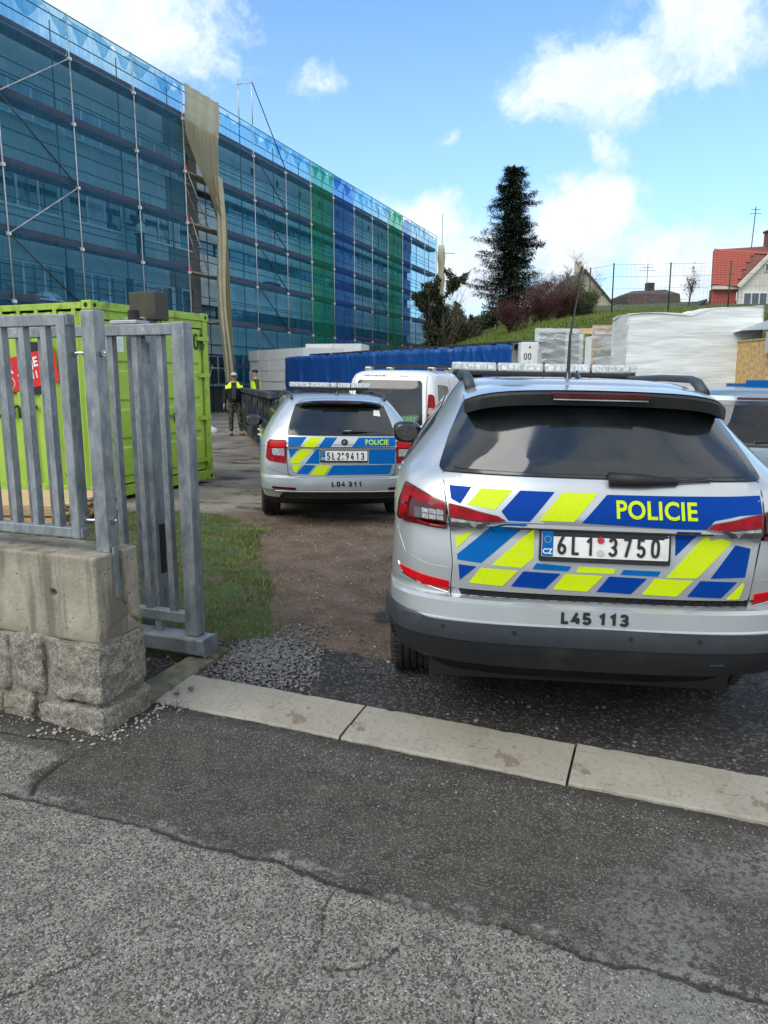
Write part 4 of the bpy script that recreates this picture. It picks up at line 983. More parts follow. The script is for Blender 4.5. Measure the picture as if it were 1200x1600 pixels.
# aerials
g = MB(); g.grid(lambda u, v: (.0+(.020*(1-v)+.005)*math.cos(2*math.pi*u), .72+.12*v*.6+(.065*(1-v)+.008)*math.sin(2*math.pi*u), 1.61+.075*v), 16, 8); an = obj('shark_aerial', g, 'car_black', K.root, smooth=True)
g = MB(); g.lathe([(.035, 0), (.034, .012), (.014, .04), (.008, .08)], 16, Matrix.Translation((-.045, .78, 1.615))); wa = obj('whip_aerial', g, 'car_black', K.root, smooth=True)
obj('whip', MB().tube([(-.045, .78, 1.66), (-.035, .78, 1.85), (.0, .79, 2.03), (.022, .80, 2.16)], [.010, .006, .004, .004], 8), 'car_black', wa)
obj('whip_tip', MB().tube([(.022, .80, 2.15), (.026, .80, 2.18)], .008, 8), 'car_black', wa)
obj('underbody', MB().box(-.72, .72, .5, 4.2, .19, .40), 'print_black', K.root)

# the body is a little higher at the glasshouse and leans slightly on its springs
bpy.context.view_layer.update()
for o in K.root.children_recursive:
    if o.type == 'MESH':
        for v in o.data.vertices:
            t_ = max(0, v.co.z-1.0); v.co.x -= .065*t_; v.co.z += .012*min(1, t_*3)
# ---------- second police car, an estate ----------
OL = [(.20, .78, .40, 4.30, .35, 3.0), (.30, .84, .14, 4.45, .42, 3.0), (.33, .86, .045, 4.55, .42, 3.2), (.41, .885, .015, 4.62, .42, 3.2), (.42, .893, .004, 4.64, .42, 3.2), (.47, .90, .0, 4.66, .42, 3.2), (.55, .905, .008, 4.66, .42, 3.2),
      (.568, .906, .035, 4.66, .42, 3.2), (.575, .906, .05, 4.66, .42, 3.2), (.70, .906, .055, 4.64, .42, 3.3), (.895, .900, .075, 4.4, .42, 3.2), (.90, .900, .058, 4.38, .42, 3.2), (.97, .890, .075, 3.7, .42, 3.0), (1.02, .868, .10, 3.5, .42, 2.9),
      (1.06, .85, .125, 3.4, .42, 2.9), (1.2, .765, .225, 3.05, .42, 2.8), (1.32, .675, .315, 2.75, .42, 2.8), (1.38, .63, .365, 2.6, .42, 2.7), (1.42, .585, .42, 2.5, .42, 2.6), (1.445, .50, .52, 2.35, .40, 2.5), (1.458, .38, .70, 2.15, .35, 2.3), (1.465, .18, 1.0, 1.8, .2, 2.2)]
O = Car('police_estate', 'silver police estate with a blue tailgate, numbered L04 311, beside the skip', OL, (-.47, 8.27, -.055), (0, R(1.3), R(9.5)), 'silver_blue')
O.body(zlist(OL, step=.04), (1.0, 3.69), .345, .315, dark=.335)
for x in (-1, 1):
    for y in (1.0, 3.69): O.wheel(x*.775, y, .318, .21)
oz = lambda px, py: ((px-534)/490, .80+(625-py)/490)
def opoly(*p): return [oz(*q) for q in p]
tg = O.panel('tailgate', [(-.57, .578), (.57, .578), (.60, .62), (.612, .80), (.607, 1.015), (-.607, 1.015), (-.612, .80), (-.60, .62)], 'silver_blue', .0005, .003, step=.03, rnd=.03)
for sg in (-1, 1): O.line('tailgate_gap', [(sg*.56, .573), (sg*.602, .60), (sg*.618, .80), (sg*.611, 1.02)], .007)
def ost(m_, *p): return O.panel('stripe', opoly(*p), m_, .0045, .0008, step=.05, par=tg, rnd=.004)
BL = 'police_blue_light'
ost(BL, (240, 526), (340, 526), (304, 573), (240, 574)); ost(Y_, (356, 526), (425, 526), (384, 576), (316, 575)); ost(BL, (440, 526), (506, 526), (466, 576), (402, 576)); ost(BL, (622, 526), (830, 524), (830, 572), (586, 574))
ost(BL, (241, 586), (298, 586), (252, 640)); ost(Y_, (314, 586), (378, 586), (300, 666), (252, 666), (252, 652)); ost(BL, (392, 588), (408, 588), (408, 668), (330, 668))
ost(BL, (680, 588), (832, 584), (828, 668), (680, 668))
ost(Y_, (258, 674), (312, 674), (280, 716), (268, 706)); ost(BL, (326, 674), (386, 676), (346, 726), (284, 724)); ost(Y_, (400, 676), (470, 676), (430, 730), (360, 729)); ost(BL, (484, 676), (816, 672), (796, 724), (446, 730))
O.text('POLICIE', .388, .953, .078, Y_, .016, .92, 1.08, off=.0085, par=tg)
O.panel('fold_shadow_strip', [(-.6, .896), (.6, .896), (.6, .902), (-.6, .902)], 'gasket', .002, .002, par=tg)  # shade below the fold, put on as a thin black strip
O.plate(.018, .80, '5L2', '9413')
bd = MB(); cx, cz = .02, .952
for k in range(1): bd.tube([(cx, O.RS(cx, cz)-.004, cz), (cx, O.RS(cx, cz)-.012, cz)], .040, 28)
bdg = obj('badge', bd, 'chrome', O.root); obj('badge_field', MB().tube([(cx, O.RS(cx, cz)-.012, cz), (cx, O.RS(cx, cz)-.014, cz)], .033, 28), 'print_black', bdg)
g = MB(); g.prism([(cx-.022, cz-.004), (cx-.012, cz+.016), (cx+.008, cz+.024), (cx+.004, cz+.012), (cx+.018, cz+.010), (cx+.004, cz+.002), (cx+.014, cz-.004), (cx, cz-.008), (cx-.008, cz-.024), (cx-.014, cz-.020), (cx-.010, cz-.004)], 1, O.RS(cx, cz)-.0165, O.RS(cx, cz)-.0145); obj('winged_arrow', g, 'chrome', bdg)
O.digits('L04 311', .045, .492, .050, 'print_black', .30, 1.4, .8, off=.004)
for sg in (-1, 1):
    rf = O.panel('reflector', [(sg*.52, .425), (sg*.52, .452), (sg*.775, .458), (sg*.775, .432)], 'lamp_dark', .003, .004, step=.03, rnd=.005)
    f = lambda pts: [(sg*p[0], p[1]) for p in pts]
    l_ = O.panel('tail_lamp', f([(.622, .712), (.80, .73), (.835, .76), (.82, .93), (.79, .965), (.622, .968)]), 'lamp_red', .003, .012, step=.025, rnd=.01)
    O.panel('lamp_lens', f([(.64, .79), (.76, .80), (.77, .87), (.64, .875)]), 'lamp_clear', .0155, .003, step=.025, par=l_, rnd=.008)
    O.panel('lamp_band', f([(.63, .90), (.79, .90), (.785, .94), (.63, .945)]), 'reflector_red', .0155, .002, step=.025, par=l_)
    O.line('bumper_crease', [(sg*.0, .562), (sg*.5, .562), (sg*.66, .60), (sg*.84, .65)], .003, 'gasket')
    for w_ in ([(.55, 1.06), (1.02, 1.035), (1.05, 1.33), (.82, 1.31)], [(1.08, 1.033), (2.0, 1.01), (2.0, 1.355), (1.10, 1.335)], [(2.06, 1.008), (3.05, .985), (2.5, 1.33), (2.06, 1.355)]):
        O.panel('side_window', w_, 'car_glass', .002, .004, side=sg, step=.05, rnd=.03)
    O.panel('side_stripe', [(.46, .76), (.60, .93), (3.5, .90), (3.5, .76)], BL, .002, .001, side=sg, step=.06); O.panel('side_stripe', [(.60, .937), (.61, .955), (3.4, .925), (3.4, .905)], Y_, .002, .001, side=sg, step=.06)
    O.line('door_gap', [(2.03, 1.0), (2.03, .7), (2.0, .35)], .006, side=sg)
    for yy in (1.3, 2.25):
        x = (O.SS(yy, .95, 1)+.03); obj('door_handle', MB().tube([(sg*(x-.03), yy, .93), (sg*x, yy+.03, .935), (sg*x, yy+.19, .93), (sg*(x-.03), yy+.22, .925)], .013, 8), 'silver', O.root, smooth=True)
    M_ = Matrix.Translation((sg*1.0, 2.95, 1.02)); g = MB()
    g.grid(lambda u, v: M_ @ Vector((.125*math.copysign(abs(math.cos(2*math.pi*u)*math.sin(math.pi*v))**.7, math.cos(2*math.pi*u)), -.08*math.cos(math.pi*v), .085*math.copysign(abs(math.sin(2*math.pi*u)*math.sin(math.pi*v))**.7, math.sin(2*math.pi*u)))), 20, 10)
    mo = obj('wing_mirror', g, 'car_black', O.root, smooth=True); obj('mirror_arm', MB().box(sg*.88-.04, sg*.88+.04, 2.93, 2.98, .97, 1.0), 'car_black', mo)
    g = MB(); g.lathe([(.068, 0), (.066, .004)], 22, M_ @ Matrix.Translation((0, -.083, 0)) @ Matrix.Scale(1.45, 4, (1, 0, 0)) @ Matrix.Rotation(R(90), 4, 'X')); obj('mirror_glass', g, 'lamp_smoke', mo)
    pts_ = [(sg*(.545+.03*math.sin(math.pi*k/18)), .55+2.0*k/18, 1.415+.055*math.sin(min(1, min(k/18, 1-k/18)*9)*math.pi/2)) for k in range(19)]
    obj('roof_rail', MB().tube(pts_, .018, 10), 'car_satin', O.root, smooth=True)
gs = O.panel('window_surround', [(-.612, 1.02), (.612, 1.02), (.56, 1.20), (.50, 1.36), (-.50, 1.36), (-.56, 1.20)], 'car_black', .002, .006, step=.04, rnd=.03)
O.panel('rear_window', [(-.585, 1.035), (.585, 1.035), (.53, 1.20), (.475, 1.32), (-.475, 1.32), (-.53, 1.20)], 'car_glass', .008, .003, step=.04, par=gs, rnd=.04)
O.panel('window_sticker', [(.37, 1.235), (.45, 1.225), (.44, 1.29), (.375, 1.295)], 'plate_white', .013, .001, par=gs)
wp = obj('wiper', MB().tube([(0, O.RS(0, 1.07)-.028, 1.068), (.16, O.RS(.16, 1.07)-.028, 1.072), (.28, O.RS(.28, 1.07)-.024, 1.066)], [.024, .018, .010], 10), 'car_black', O.root, smooth=True)
obj('wiper_blade', MB().tube([(.26, O.RS(.28, 1.07)-.022, 1.066), (.46, O.RS(.46, 1.07)-.016, 1.060)], .006, 8), 'car_black', wp)
sp = spoiler(O, 1.405, 1.36, .25, .50, .30, 'silver', 'car_black'); sp2 = obj('brake_light', MB().box(-.22, .22, .238, .26, 1.372, 1.392), 'lamp_dark', sp, bev=.003)
g = MB(); n = 24; vs = []
for i in range(n+1):
    x = -.50+1.0*i/n; q = abs(x)/.5; c_ = .05*q**3+.10*q**8; dz = -.02*q**2.2-.035*q**7; vs += [(x, .262+c_, 1.406+dz), (x, .34+c_, 1.424+dz), (x, .6, 1.436+dz*.7), (x, .8, 1.432+dz*.7)]
g.add(vs, [(i*4+j, i*4+j+1, (i+1)*4+j+1, (i+1)*4+j) for i in range(n) for j in range(3)]); obj('spoiler_top', g, 'silver_blue', sp, smooth=True)
O.panel('bumper_insert', [(-.66, .315), (.66, .315), (.70, .345), (.64, .40), (-.64, .40), (-.70, .345)], 'car_plastic', .006, .004, step=.04, rnd=.02)
O.panel('bumper_lip', [(-.72, .402), (.72, .402), (.74, .418), (-.74, .418)], 'silver_blue', .010, .006, step=.04)
lb = obj('light_bar', MB().box(-.50, .50, 1.55, 1.83, 1.50, 1.535), 'car_plastic', O.root, bev=.01)
for i in range(4):
    ll = obj('lens', MB().box(-.525+.2625*i, -.528+.2625*(i+1), 1.54, 1.84, 1.532, 1.595), 'lightbar_lens', lb, bev=.012)
    for k in range(5): obj('reflector_cell', MB().box(-.505+.2625*i+.048*k, -.467+.2625*i+.048*k, 1.534, 1.537, 1.545, 1.582), 'lightbar_cell', ll)
wa = obj('whip_aerial', MB().lathe([(.03, 0), (.025, .02), (.008, .05), (.006, .06)], 14, Matrix.Translation((0, .75, 1.445))), 'car_black', O.root, smooth=True)
obj('whip', MB().tube([(0, .75, 1.48), (0, .72, 1.70)], .006, 8), 'car_black', wa)
obj('roof_marking', MB().box(-.06, .22, 1.2, 1.35, 1.4605, 1.4665), 'car_satin', O.root)

# ---------- white van ----------
VL = [(.22, .74, .35, 4.0, .25, 4), (.34, .82, .05, 4.2, .30, 4), (.42, .85, .0, 4.25, .3, 4.2), (.60, .858, .0, 4.28, .3, 4.4), (.615, .858, .04, 4.28, .3, 4.4), (.95, .858, .05, 4.1, .3, 4.6), (1.08, .855, .06, 3.5, .3, 4.6),
      (1.2, .845, .075, 3.3, .3, 4.4), (1.5, .805, .13, 2.9, .3, 4.2), (1.68, .765, .18, 2.6, .3, 4), (1.76, .73, .22, 2.4, .3, 3.6), (1.81, .66, .30, 2.3, .3, 3.2), (1.835, .52, .45, 2.1, .3, 2.8), (1.845, .3, .8, 1.8, .2, 2.4)]
V = Car('white_van', 'white van with a roof rack and green lettering on its dark rear window', VL, (.01, 13.15, -.11), (0, R(.8), -R(20)), 'van_white')
V.body(zlist(VL, step=.05), (.85, 3.4), .34, .31, dark=.40)
for x in (-1, 1):
    for y in (.85, 3.4): V.wheel(x*.74, y, .31, .2)
tg = V.panel('tailgate', [(-.70, .625), (.70, .625), (.705, 1.1), (.66, 1.74), (-.66, 1.74), (-.705, 1.1)], 'van_white', .001, .004, step=.05, rnd=.04)
for sg in (-1, 1): V.line('tailgate_gap', [(sg*.705, .62), (sg*.712, 1.1), (sg*.667, 1.75)], .008)
V.panel('rear_window', [(-.655, .90), (.655, .90), (.645, 1.15), (.60, 1.62), (.56, 1.665), (-.56, 1.665), (-.60, 1.62), (-.645, 1.15)], 'car_glass', .005, .003, step=.05, par=tg, rnd=.04)
V.text('MONTÉRY', .30, 1.0, .115, 'text_green', .02, .95, off=.014, par=tg); V.text('ELEKTRO', -.33, 1.0, .105, 'text_green', .02, .95, off=.014, par=tg)
V.text('777 94', .30, .83, .10, 'print_black', .02, .95, off=.012, par=tg, shear=.25); V.text('vzduchotechnika', -.28, 1.745, .06, 'print_black', .01, 1.1, off=.012); V.text('rozvody', .25, 1.742, .045, 'print_black', .01, 1.1, off=.012)
V.plate(.02, .70, '4L5', '6062')
g = MB(); g.tube([(.02, V.RS(0, 1.14)-.012, 1.14), (.02, V.RS(0, 1.14)-.02, 1.14)], .07, 24); bdg = obj('badge', g, 'chrome', tg); obj('badge_field', MB().tube([(.02, V.RS(0, 1.14)-.02, 1.14), (.02, V.RS(0, 1.14)-.023, 1.14)], .05, 24), 'seal_grey', bdg)
for sg in (-1, 1):
    f = lambda pts: [(sg*p[0], p[1]) for p in pts]
    l_ = V.panel('tail_lamp', f([(.725, .90), (.81, .93), (.83, 1.0), (.825, 1.25), (.80, 1.40), (.77, 1.43), (.715, 1.43)]), 'lamp_red', .003, .012, step=.03, rnd=.02)
    V.panel('lamp_lens', f([(.735, 1.10), (.80, 1.10), (.80, 1.20), (.735, 1.20)]), 'lamp_clear', .0155, .003, step=.03, par=l_, rnd=.02)
    V.panel('reflector', f([(.50, .48), (.76, .48), (.76, .51), (.50, .51)]), 'lamp_dark', .003, .004)
    V.panel('side_window', [(.42, 1.14), (1.15, 1.14), (1.15, 1.56), (.50, 1.60)], 'car_glass', .003, .004, side=sg, step=.06, rnd=.06)
    V.panel('side_window', [(2.2, 1.10), (3.2, 1.08), (2.65, 1.56), (2.2, 1.6)], 'car_glass', .003, .004, side=sg, step=.06, rnd=.04)
    V.line('door_gap', [(1.3, 1.7), (1.3, .5)], .006, side=sg); V.line('door_gap', [(.36, 1.02), (1.2, 1.0), (2.2, 1.0)], .010, side=sg)
V.panel('bumper', [(-.80, .42), (.80, .42), (.80, .55), (-.80, .55)], 'car_plastic', .002, .006, step=.06)
rk = obj('roof_rack', MB().tube([(-.60, .55, 1.80), (-.60, 2.2, 1.88)], .02, 8), 'car_satin', V.root)
obj('rack_rail', MB().tube([(.60, .55, 1.86), (.60, 2.2, 1.88)], .02, 8), 'car_satin', rk)
for yy in (.75, 1.9):
    obj('crossbar', MB().box(-.68, .68, yy-.03, yy+.03, 1.90, 1.935), 'car_plastic', rk)
    for sg in (-1, 1): obj('rack_foot', MB().box(sg*.60-.07, sg*.60+.07, yy-.06, yy+.06, 1.79, 1.90), 'lamp_clear', rk, bev=.02)
# ---------- grey car on the right ----------
GLv = [(.22, .78, .35, 4.0, .35, 3), (.34, .85, .08, 4.25, .4, 3.2), (.45, .885, .0, 4.35, .4, 3.2), (.64, .895, .005, 4.38, .4, 3.2), (.66, .895, .05, 4.38, .4, 3.2), (.95, .890, .08, 4.0, .4, 3.2), (1.01, .87, .10, 3.7, .4, 3.1), (1.03, .86, .115, 3.5, .4, 3.1),
       (1.25, .80, .20, 3.1, .4, 3), (1.45, .725, .29, 2.75, .4, 3), (1.50, .70, .315, 2.65, .4, 2.9), (1.55, .66, .33, 2.5, .4, 2.8), (1.60, .57, .42, 2.35, .4, 2.6), (1.625, .42, .62, 2.1, .36, 2.4), (1.632, .2, 1.0, 1.8, .2, 2.2)]
Gc = Car('grey_car', 'grey blue car at the right edge seen through its clear rear window', GLv, (3.83, 7.7, -.14), (0, R(1.0), -R(17)), 'grey_paint')
def hol(c):
    if not (1.05 < c.z < 1.47): return False
    W_, yr, yf, D, n = Gc.at(c.z)
    return (abs(c.x) < .64 and c.y < yr+.12) or (abs(c.x) < W_*.8 and c.y > yf-.5) or (abs(c.x) > W_*.9 and .8 < c.y < yf-.7 and abs(c.y-1.75) > .06)
Gc.body(zlist(GLv, step=.035), (), holes=hol, dark=.5)
for x in (-1, 1):
    for y in (.85, 3.45): Gc.wheel(x*.785, y, .318, .21)
gs = Gc.panel('rear_window', [(-.66, 1.04), (.66, 1.04), (.62, 1.25), (.55, 1.475), (-.55, 1.475), (-.62, 1.25)], 'clear_glass', .003, .003, step=.05, rnd=.05)
for a, b_ in (([(-.69, 1.03), (.69, 1.03), (.69, 1.055), (-.69, 1.055)], 0), ([(-.58, 1.45), (.58, 1.45), (.56, 1.50), (-.56, 1.50)], 0)): Gc.panel('window_edge', a, 'car_black', .005, .004, step=.05, par=gs)
Gc.panel('brake_light', [(-.2, 1.515), (.2, 1.515), (.2, 1.535), (-.2, 1.535)], 'lamp_dark', .004, .006)
wsm = MB()
for sg in (-1, 1): pass
yf = lambda z: Gc.at(z)[2]
wsm.add([(-.64, yf(1.06)-.06, 1.06), (.64, yf(1.06)-.06, 1.06), (.55, yf(1.46)-.06, 1.46), (-.55, yf(1.46)-.06, 1.46)], [(0, 1, 2, 3)]); obj('windscreen', wsm, 'clear_glass', Gc.root)
for sg in (-1, 1):
    for y in (1.5, 2.55):
        st_ = obj('seat', MB().box(sg*.36-.24, sg*.36+.24, y-.08, y+.08, .45, 1.12), 'seat_cloth', Gc.root, bev=.05)
        obj('headrest', MB().box(sg*.36-.13, sg*.36+.13, y-.06, y+.04, 1.14, 1.34), 'seat_cloth', st_, bev=.05)
obj('parcel_shelf', MB().box(-.6, .6, .25, .8, .95, .97), 'seat_cloth', Gc.root); obj('dashboard', MB().box(-.7, .7, 3.0, 3.4, .8, 1.03), 'seat_cloth', Gc.root, bev=.05); obj('floor', MB().box(-.75, .75, .5, 3.6, .4, .45), 'seat_cloth', Gc.root)
obj('interior_mirror', MB().box(-.13, .13, 2.52, 2.55, 1.36, 1.43), 'car_black', Gc.root, bev=.02)
g = MB(); g.tube([(0, Gc.RS(0, .87)-.004, .87), (0, Gc.RS(0, .87)-.014, .87)], .055, 26); bdg = obj('badge', g, 'chrome', Gc.root); obj('badge_field', MB().tube([(0, Gc.RS(0, .87)-.014, .87), (0, Gc.RS(0, .87)-.017, .87)], .045, 26), 'print_black', bdg)
yb = Gc.RS(0, .87)-.020
obj('emblem', MB().tube([(-.034, yb, .895), (-.012, yb, .845), (0, yb, .872), (.012, yb, .845), (.034, yb, .895)], .004, 6), 'chrome', bdg)
obj('emblem', MB().tube([(-.017, yb, .908), (0, yb, .874), (.017, yb, .908)], .004, 6), 'chrome', bdg)
Gc.plate(0, .72, '3L2', '8057')
Gc.panel('tailgate', [(-.6, .67), (.6, .67), (.62, .85), (.62, 1.0), (-.62, 1.0), (-.62, .85)], 'grey_paint', .001, .004, step=.05, rnd=.03)
for sg in (-1, 1): Gc.panel('tail_lamp', [(sg*.64, .86), (sg*.82, .88), (sg*.81, 1.0), (sg*.64, 1.0)], 'lamp_red', .003, .01, step=.03)
wp = obj('wiper', MB().tube([(-.02, Gc.RS(0, 1.09)-.02, 1.085), (.4, Gc.RS(.4, 1.09)-.02, 1.10)], [.014, .008], 8), 'car_black', Gc.root)
# ================= building and scaffold =================
# local frame: x runs along the front (away from the camera), y goes into the building
BA = math.atan2(.936, .353); BO = (-20.47, 0, 0)
BZ = -.10
mat('render_grey', (.56, .57, .56), .9, var=.12, scale=1.2, bump=.004, dirt=(.45, .45, .43), dscale=.6, damt=.5)
mat('primer_grey', (.20, .19, .175), .9, var=.15, scale=1, bump=.004, dirt=(.10, .095, .09), dscale=.5, damt=.5)
mat('insulation_white', (.86, .86, .84), .85, var=.12, scale=.9, dirt=(.68, .68, .66), dscale=1.1, damt=.6)
mat('dark_wall', (.09, .09, .085), .9, var=.2, scale=1)
mat('window_white', (.78, .79, .79), .4, var=.05); mat('window_blueframe', (.5, .58, .62), .4)
mat('pane', (.03, .04, .045), .05, var=.4, scale=.5, coat=1, spec=.8); mat('pane_pale', (.36, .40, .42), .15, var=.2, scale=.6, coat=.6)
bld = thing('school_building', 'long three storey building being insulated behind the netted scaffold', 'building', BO, BA)
S0, S1, SM = 12.0, 66.8, 37.2; TOP = 12.25+BZ
rows = [(1.15, 2.55), (4.15, 5.5), (7.15, 8.4), (9.95, 11.15)]
def wall_strip(s0, s1, z0, z1, m_, y0=1.0, name='wall'): obj(name, MB().box(s0, s1, y0, y0+.35, z0+BZ, z1+BZ), m_, bld)
# left part: grey wall bands between window rows
zz = [0]+[v for r_ in rows for v in r_]+[12.35]
for i in range(0, len(zz), 2): wall_strip(S0, 34.9, zz[i], zz[i+1], 'render_grey' if i > 2 else 'dark_wall')
for i in range(0, len(zz), 2): wall_strip(34.9, SM, zz[i], zz[i+1], 'primer_grey')
def window(s, z0, z1, w, n, frame='window_white', glass='pane', y=1.08, pale=()):
    f = obj('window', MB().box(s, s+w, y, y+.02, z0+BZ, z0+BZ+.07), frame, bld)
    for k in range(n+1): obj('mullion', MB().box(s+w*k/n-.045, s+w*k/n+.045, y-.002, y+.05, z0+BZ+.002, z1+BZ-.002), frame, f)
    obj('head', MB().box(s, s+w, y+.001, y+.045, z1+BZ-.075, z1+BZ-.001), frame, f); obj('sill', MB().box(s-.05, s+w+.05, y-.16, y+.04, z0+BZ-.05, z0+BZ-.002), frame, f)
    for k in range(n): obj('pane', MB().box(s+w*k/n+.04, s+w*(k+1)/n-.04, y+.02, y+.03, z0+BZ+.05, z1+BZ-.05), 'pane_pale' if k in pale else glass, f)
for r_, (z0, z1) in enumerate(rows):
    s = 13.4
    while s < 34.2:
        w = 2.75 if s < 33 else 2.4
        window(s, z0, z1, w, 3, pale=((0, 1, 2) if r_ == 3 else ((1,) if r_ == 2 and int(s) % 2 else ())))
        wall_strip(s+w+.05, s+w+.40, z0, z1, 'render_grey' if r_ > 1 else 'dark_wall', 1.0, 'pier'); s += w+.45
    window(35.2, z0, z1, 1.3, 2); wall_strip(36.6, SM, z0, z1, 'primer_grey', 1.0, 'pier')
    wall_strip(S0, S1, z0-.05, z1+.05, 'dark_wall', 1.3, 'room')
# right part: pale insulation with dark strip windows
bands = [(4.35, 4.95), (7.15, 7.75), (9.3, 9.9)]
zz = [3.2]+[v for r_ in bands for v in r_]+[11.35]
for i in range(0, len(zz), 2):
    s = SM
    while s < S1-.1:
        e = min(S1, s+2.95); obj('insulation_panel', MB().box(s+.01, e-.01, 1.0+.01*(int(s*3) % 2), 1.3, zz[i]+BZ, zz[i+1]+BZ), 'insulation_white' if i > 1 else 'render_grey', bld); s = e
wall_strip(SM, S1, 11.35, 12.35, 'render_grey'); wall_strip(SM, S1, 2.75, 3.2, 'render_grey'); wall_strip(SM, S1, 0, 1.2, 'dark_wall')
wall_strip(SM, S1, 0, 12.3, 'dark_wall', 1.32, 'backing')
for z0, z1 in bands:
    s = SM+.1
    while s < S1-1.4: obj('window', MB().box(s, s+1.25, 1.16, 1.19, z0+BZ, z1+BZ), 'pane', bld); s += 1.35
s = SM+.5
while s < S1-2.6: window(s, 1.3, 2.7, 2.3, 3, 'window_blueframe'); s += 3.07
for s in (50.2, 53.4, 58.2): window(s, 5.5, 6.9, 1.0, 2, 'window_white', 'pane_pale', .985)
for k in range(10): obj('vent', MB().box(41.9+2.6*k, 42.15+2.6*k, .985, 1.0, 11.6+BZ, 11.9+BZ), 'gasket', bld)
obj('roof', MB().box(S0, S1, .95, 14, 12.26+BZ, 12.5+BZ), 'primer_grey', bld); obj('end_wall', MB().box(S1-.3, S1, 1.4, 13.6, 0, 12.2+BZ), 'insulation_white', bld); obj('end_wall', MB().box(S0, S0+.3, 1.4, 13.6, 0, 12.2+BZ), 'render_grey', bld)

posts = [19.4, 22.5, 25.6, 28.7, 31.9, 34.9, 37.4, 40.5, 43.7, 46.6, 49.6, 52.7, 55.8, 58.8, 61.9, 63.9, 67.3, 70.6]
levels = [2.12, 4.12, 6.12, 8.1, 10.1, 12.1]
sc_ = thing('scaffold', 'tall tube scaffold with six board levels standing along the whole building front', 'scaffold', BO, BA)
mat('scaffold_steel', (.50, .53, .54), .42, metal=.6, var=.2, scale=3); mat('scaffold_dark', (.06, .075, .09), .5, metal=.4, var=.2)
mat('toe_board', (.42, .07, .06), .7, var=.3, scale=1.5, dirt=(.10, .07, .055), dscale=2, damt=.5); mat('deck_red', (.30, .11, .11), .8, var=.3, scale=2); mat('deck_wood', (.32, .26, .19), .8, var=.3, scale=2)
mat('coupler_red', (.5, .03, .03), .5)
TP = 13.35+BZ
stm = MB().tube([(0, 0, -.1), (0, 0, TP)], .026, 8).mesh('standard', True); stm.materials.append(MATS['scaffold_steel'])
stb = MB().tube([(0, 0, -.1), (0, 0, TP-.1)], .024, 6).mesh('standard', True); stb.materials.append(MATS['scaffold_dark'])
for s in posts:
    inst('standard', stm, sc_, (s, 0, 0)); inst('standard', stb, sc_, (s, .72, 0))
cpl = MB().box(-.05, .05, -.05, .05, -.05, .05).mesh('coupler'); cpl.materials.append(MATS['window_white'])
for s in posts:
    for z in levels: inst('coupler', cpl, sc_, (s, -.01, z+BZ-.12))
unit = {}
for i, (a, b_) in enumerate(zip(posts[:-1], posts[1:])):
    w = round(b_-a, 2); openbay = abs(a-34.9) < .01
    key = w
    if key not in unit:
        dm = MB().box(.02, w-.02, .12, .70, -.06, 0).mesh('deck'); tm = MB().box(.02, w-.02, .0, .028, .0, .16).mesh('toe_board'); rm = MB().tube([(0, 0, 0), (w, 0, 0)], .019, 6).mesh('guard_rail', True)
        dm.materials.append(MATS['deck_red']); tm.materials.append(MATS['toe_board']); rm.materials.append(MATS['scaffold_dark'])
        dw = dm.copy(); dw.materials.clear(); dw.materials.append(MATS['deck_wood']); unit[key] = (dm, tm, rm, dw)
    dm, tm, rm, dw = unit[key]
    for l, z in enumerate(levels):
        inst('deck', dw if openbay else dm, sc_, (a, 0, z+BZ))
        if openbay: obj('board_end', MB().box(a-.02, a+.22, .03, .11, z+BZ-.1, z+BZ+.14), 'coupler_red', sc_)
        else: inst('toe_board', tm, sc_, (a, .085, z+BZ+.003))
        for dz in (.5, 1.0): inst('guard_rail', rm, sc_, (a, .105, z+BZ+dz))
        if l < 5 and i > 5: inst('guard_rail', rm, sc_, (a, .72, z+BZ+1.0))
        g_ = MB().tube([(a, 0, z+BZ-.06), (a, .72, z+BZ-.06)], .02, 6); obj('transom', g_, 'scaffold_steel', sc_, smooth=True)
    inst('guard_rail', rm, sc_, (a, -.0, 13.3+BZ))
def diag(s0, z0, s1, z1, y=-.03, m_='scaffold_dark', r=.024): obj('brace', MB().tube([(s0, y, z0+BZ), (s1, y, z1+BZ)], r, 8), m_, sc_, smooth=True)
for k, (s0, s1) in enumerate(((25.6, 28.7), (28.7, 25.6))):
    pass
diag(25.6, 10.0, 28.7, 12.0, m_='scaffold_steel'); diag(25.6, 10.0, 28.7, 8.0); diag(28.7, 8.0, 25.6, 6.0, m_='scaffold_steel'); diag(25.6, 6.0, 28.7, 4.0); diag(28.7, 4, 25.6, 2, m_='scaffold_steel')
for z in (15.3, 12.1, 10.1, 8.1, 6.1, 4.1): diag(40.5, min(z, 15.2), 43.7, z-2.0 if z < 14 else 12.1)
diag(55.8, 8, 58.8, 6); diag(55.8, 4, 58.8, 2)
# raised tower bay
for s, y in ((40.5, 0), (40.5, .72)): obj('standard', MB().tube([(s, y, 13.3+BZ), (s, y, 15.4+BZ)], .024, 8), 'scaffold_steel', sc_, smooth=True)
obj('transom', MB().tube([(40.5, -.05, 15.2+BZ), (40.5, .8, 15.2+BZ)], .022, 6), 'scaffold_steel', sc_, smooth=True)
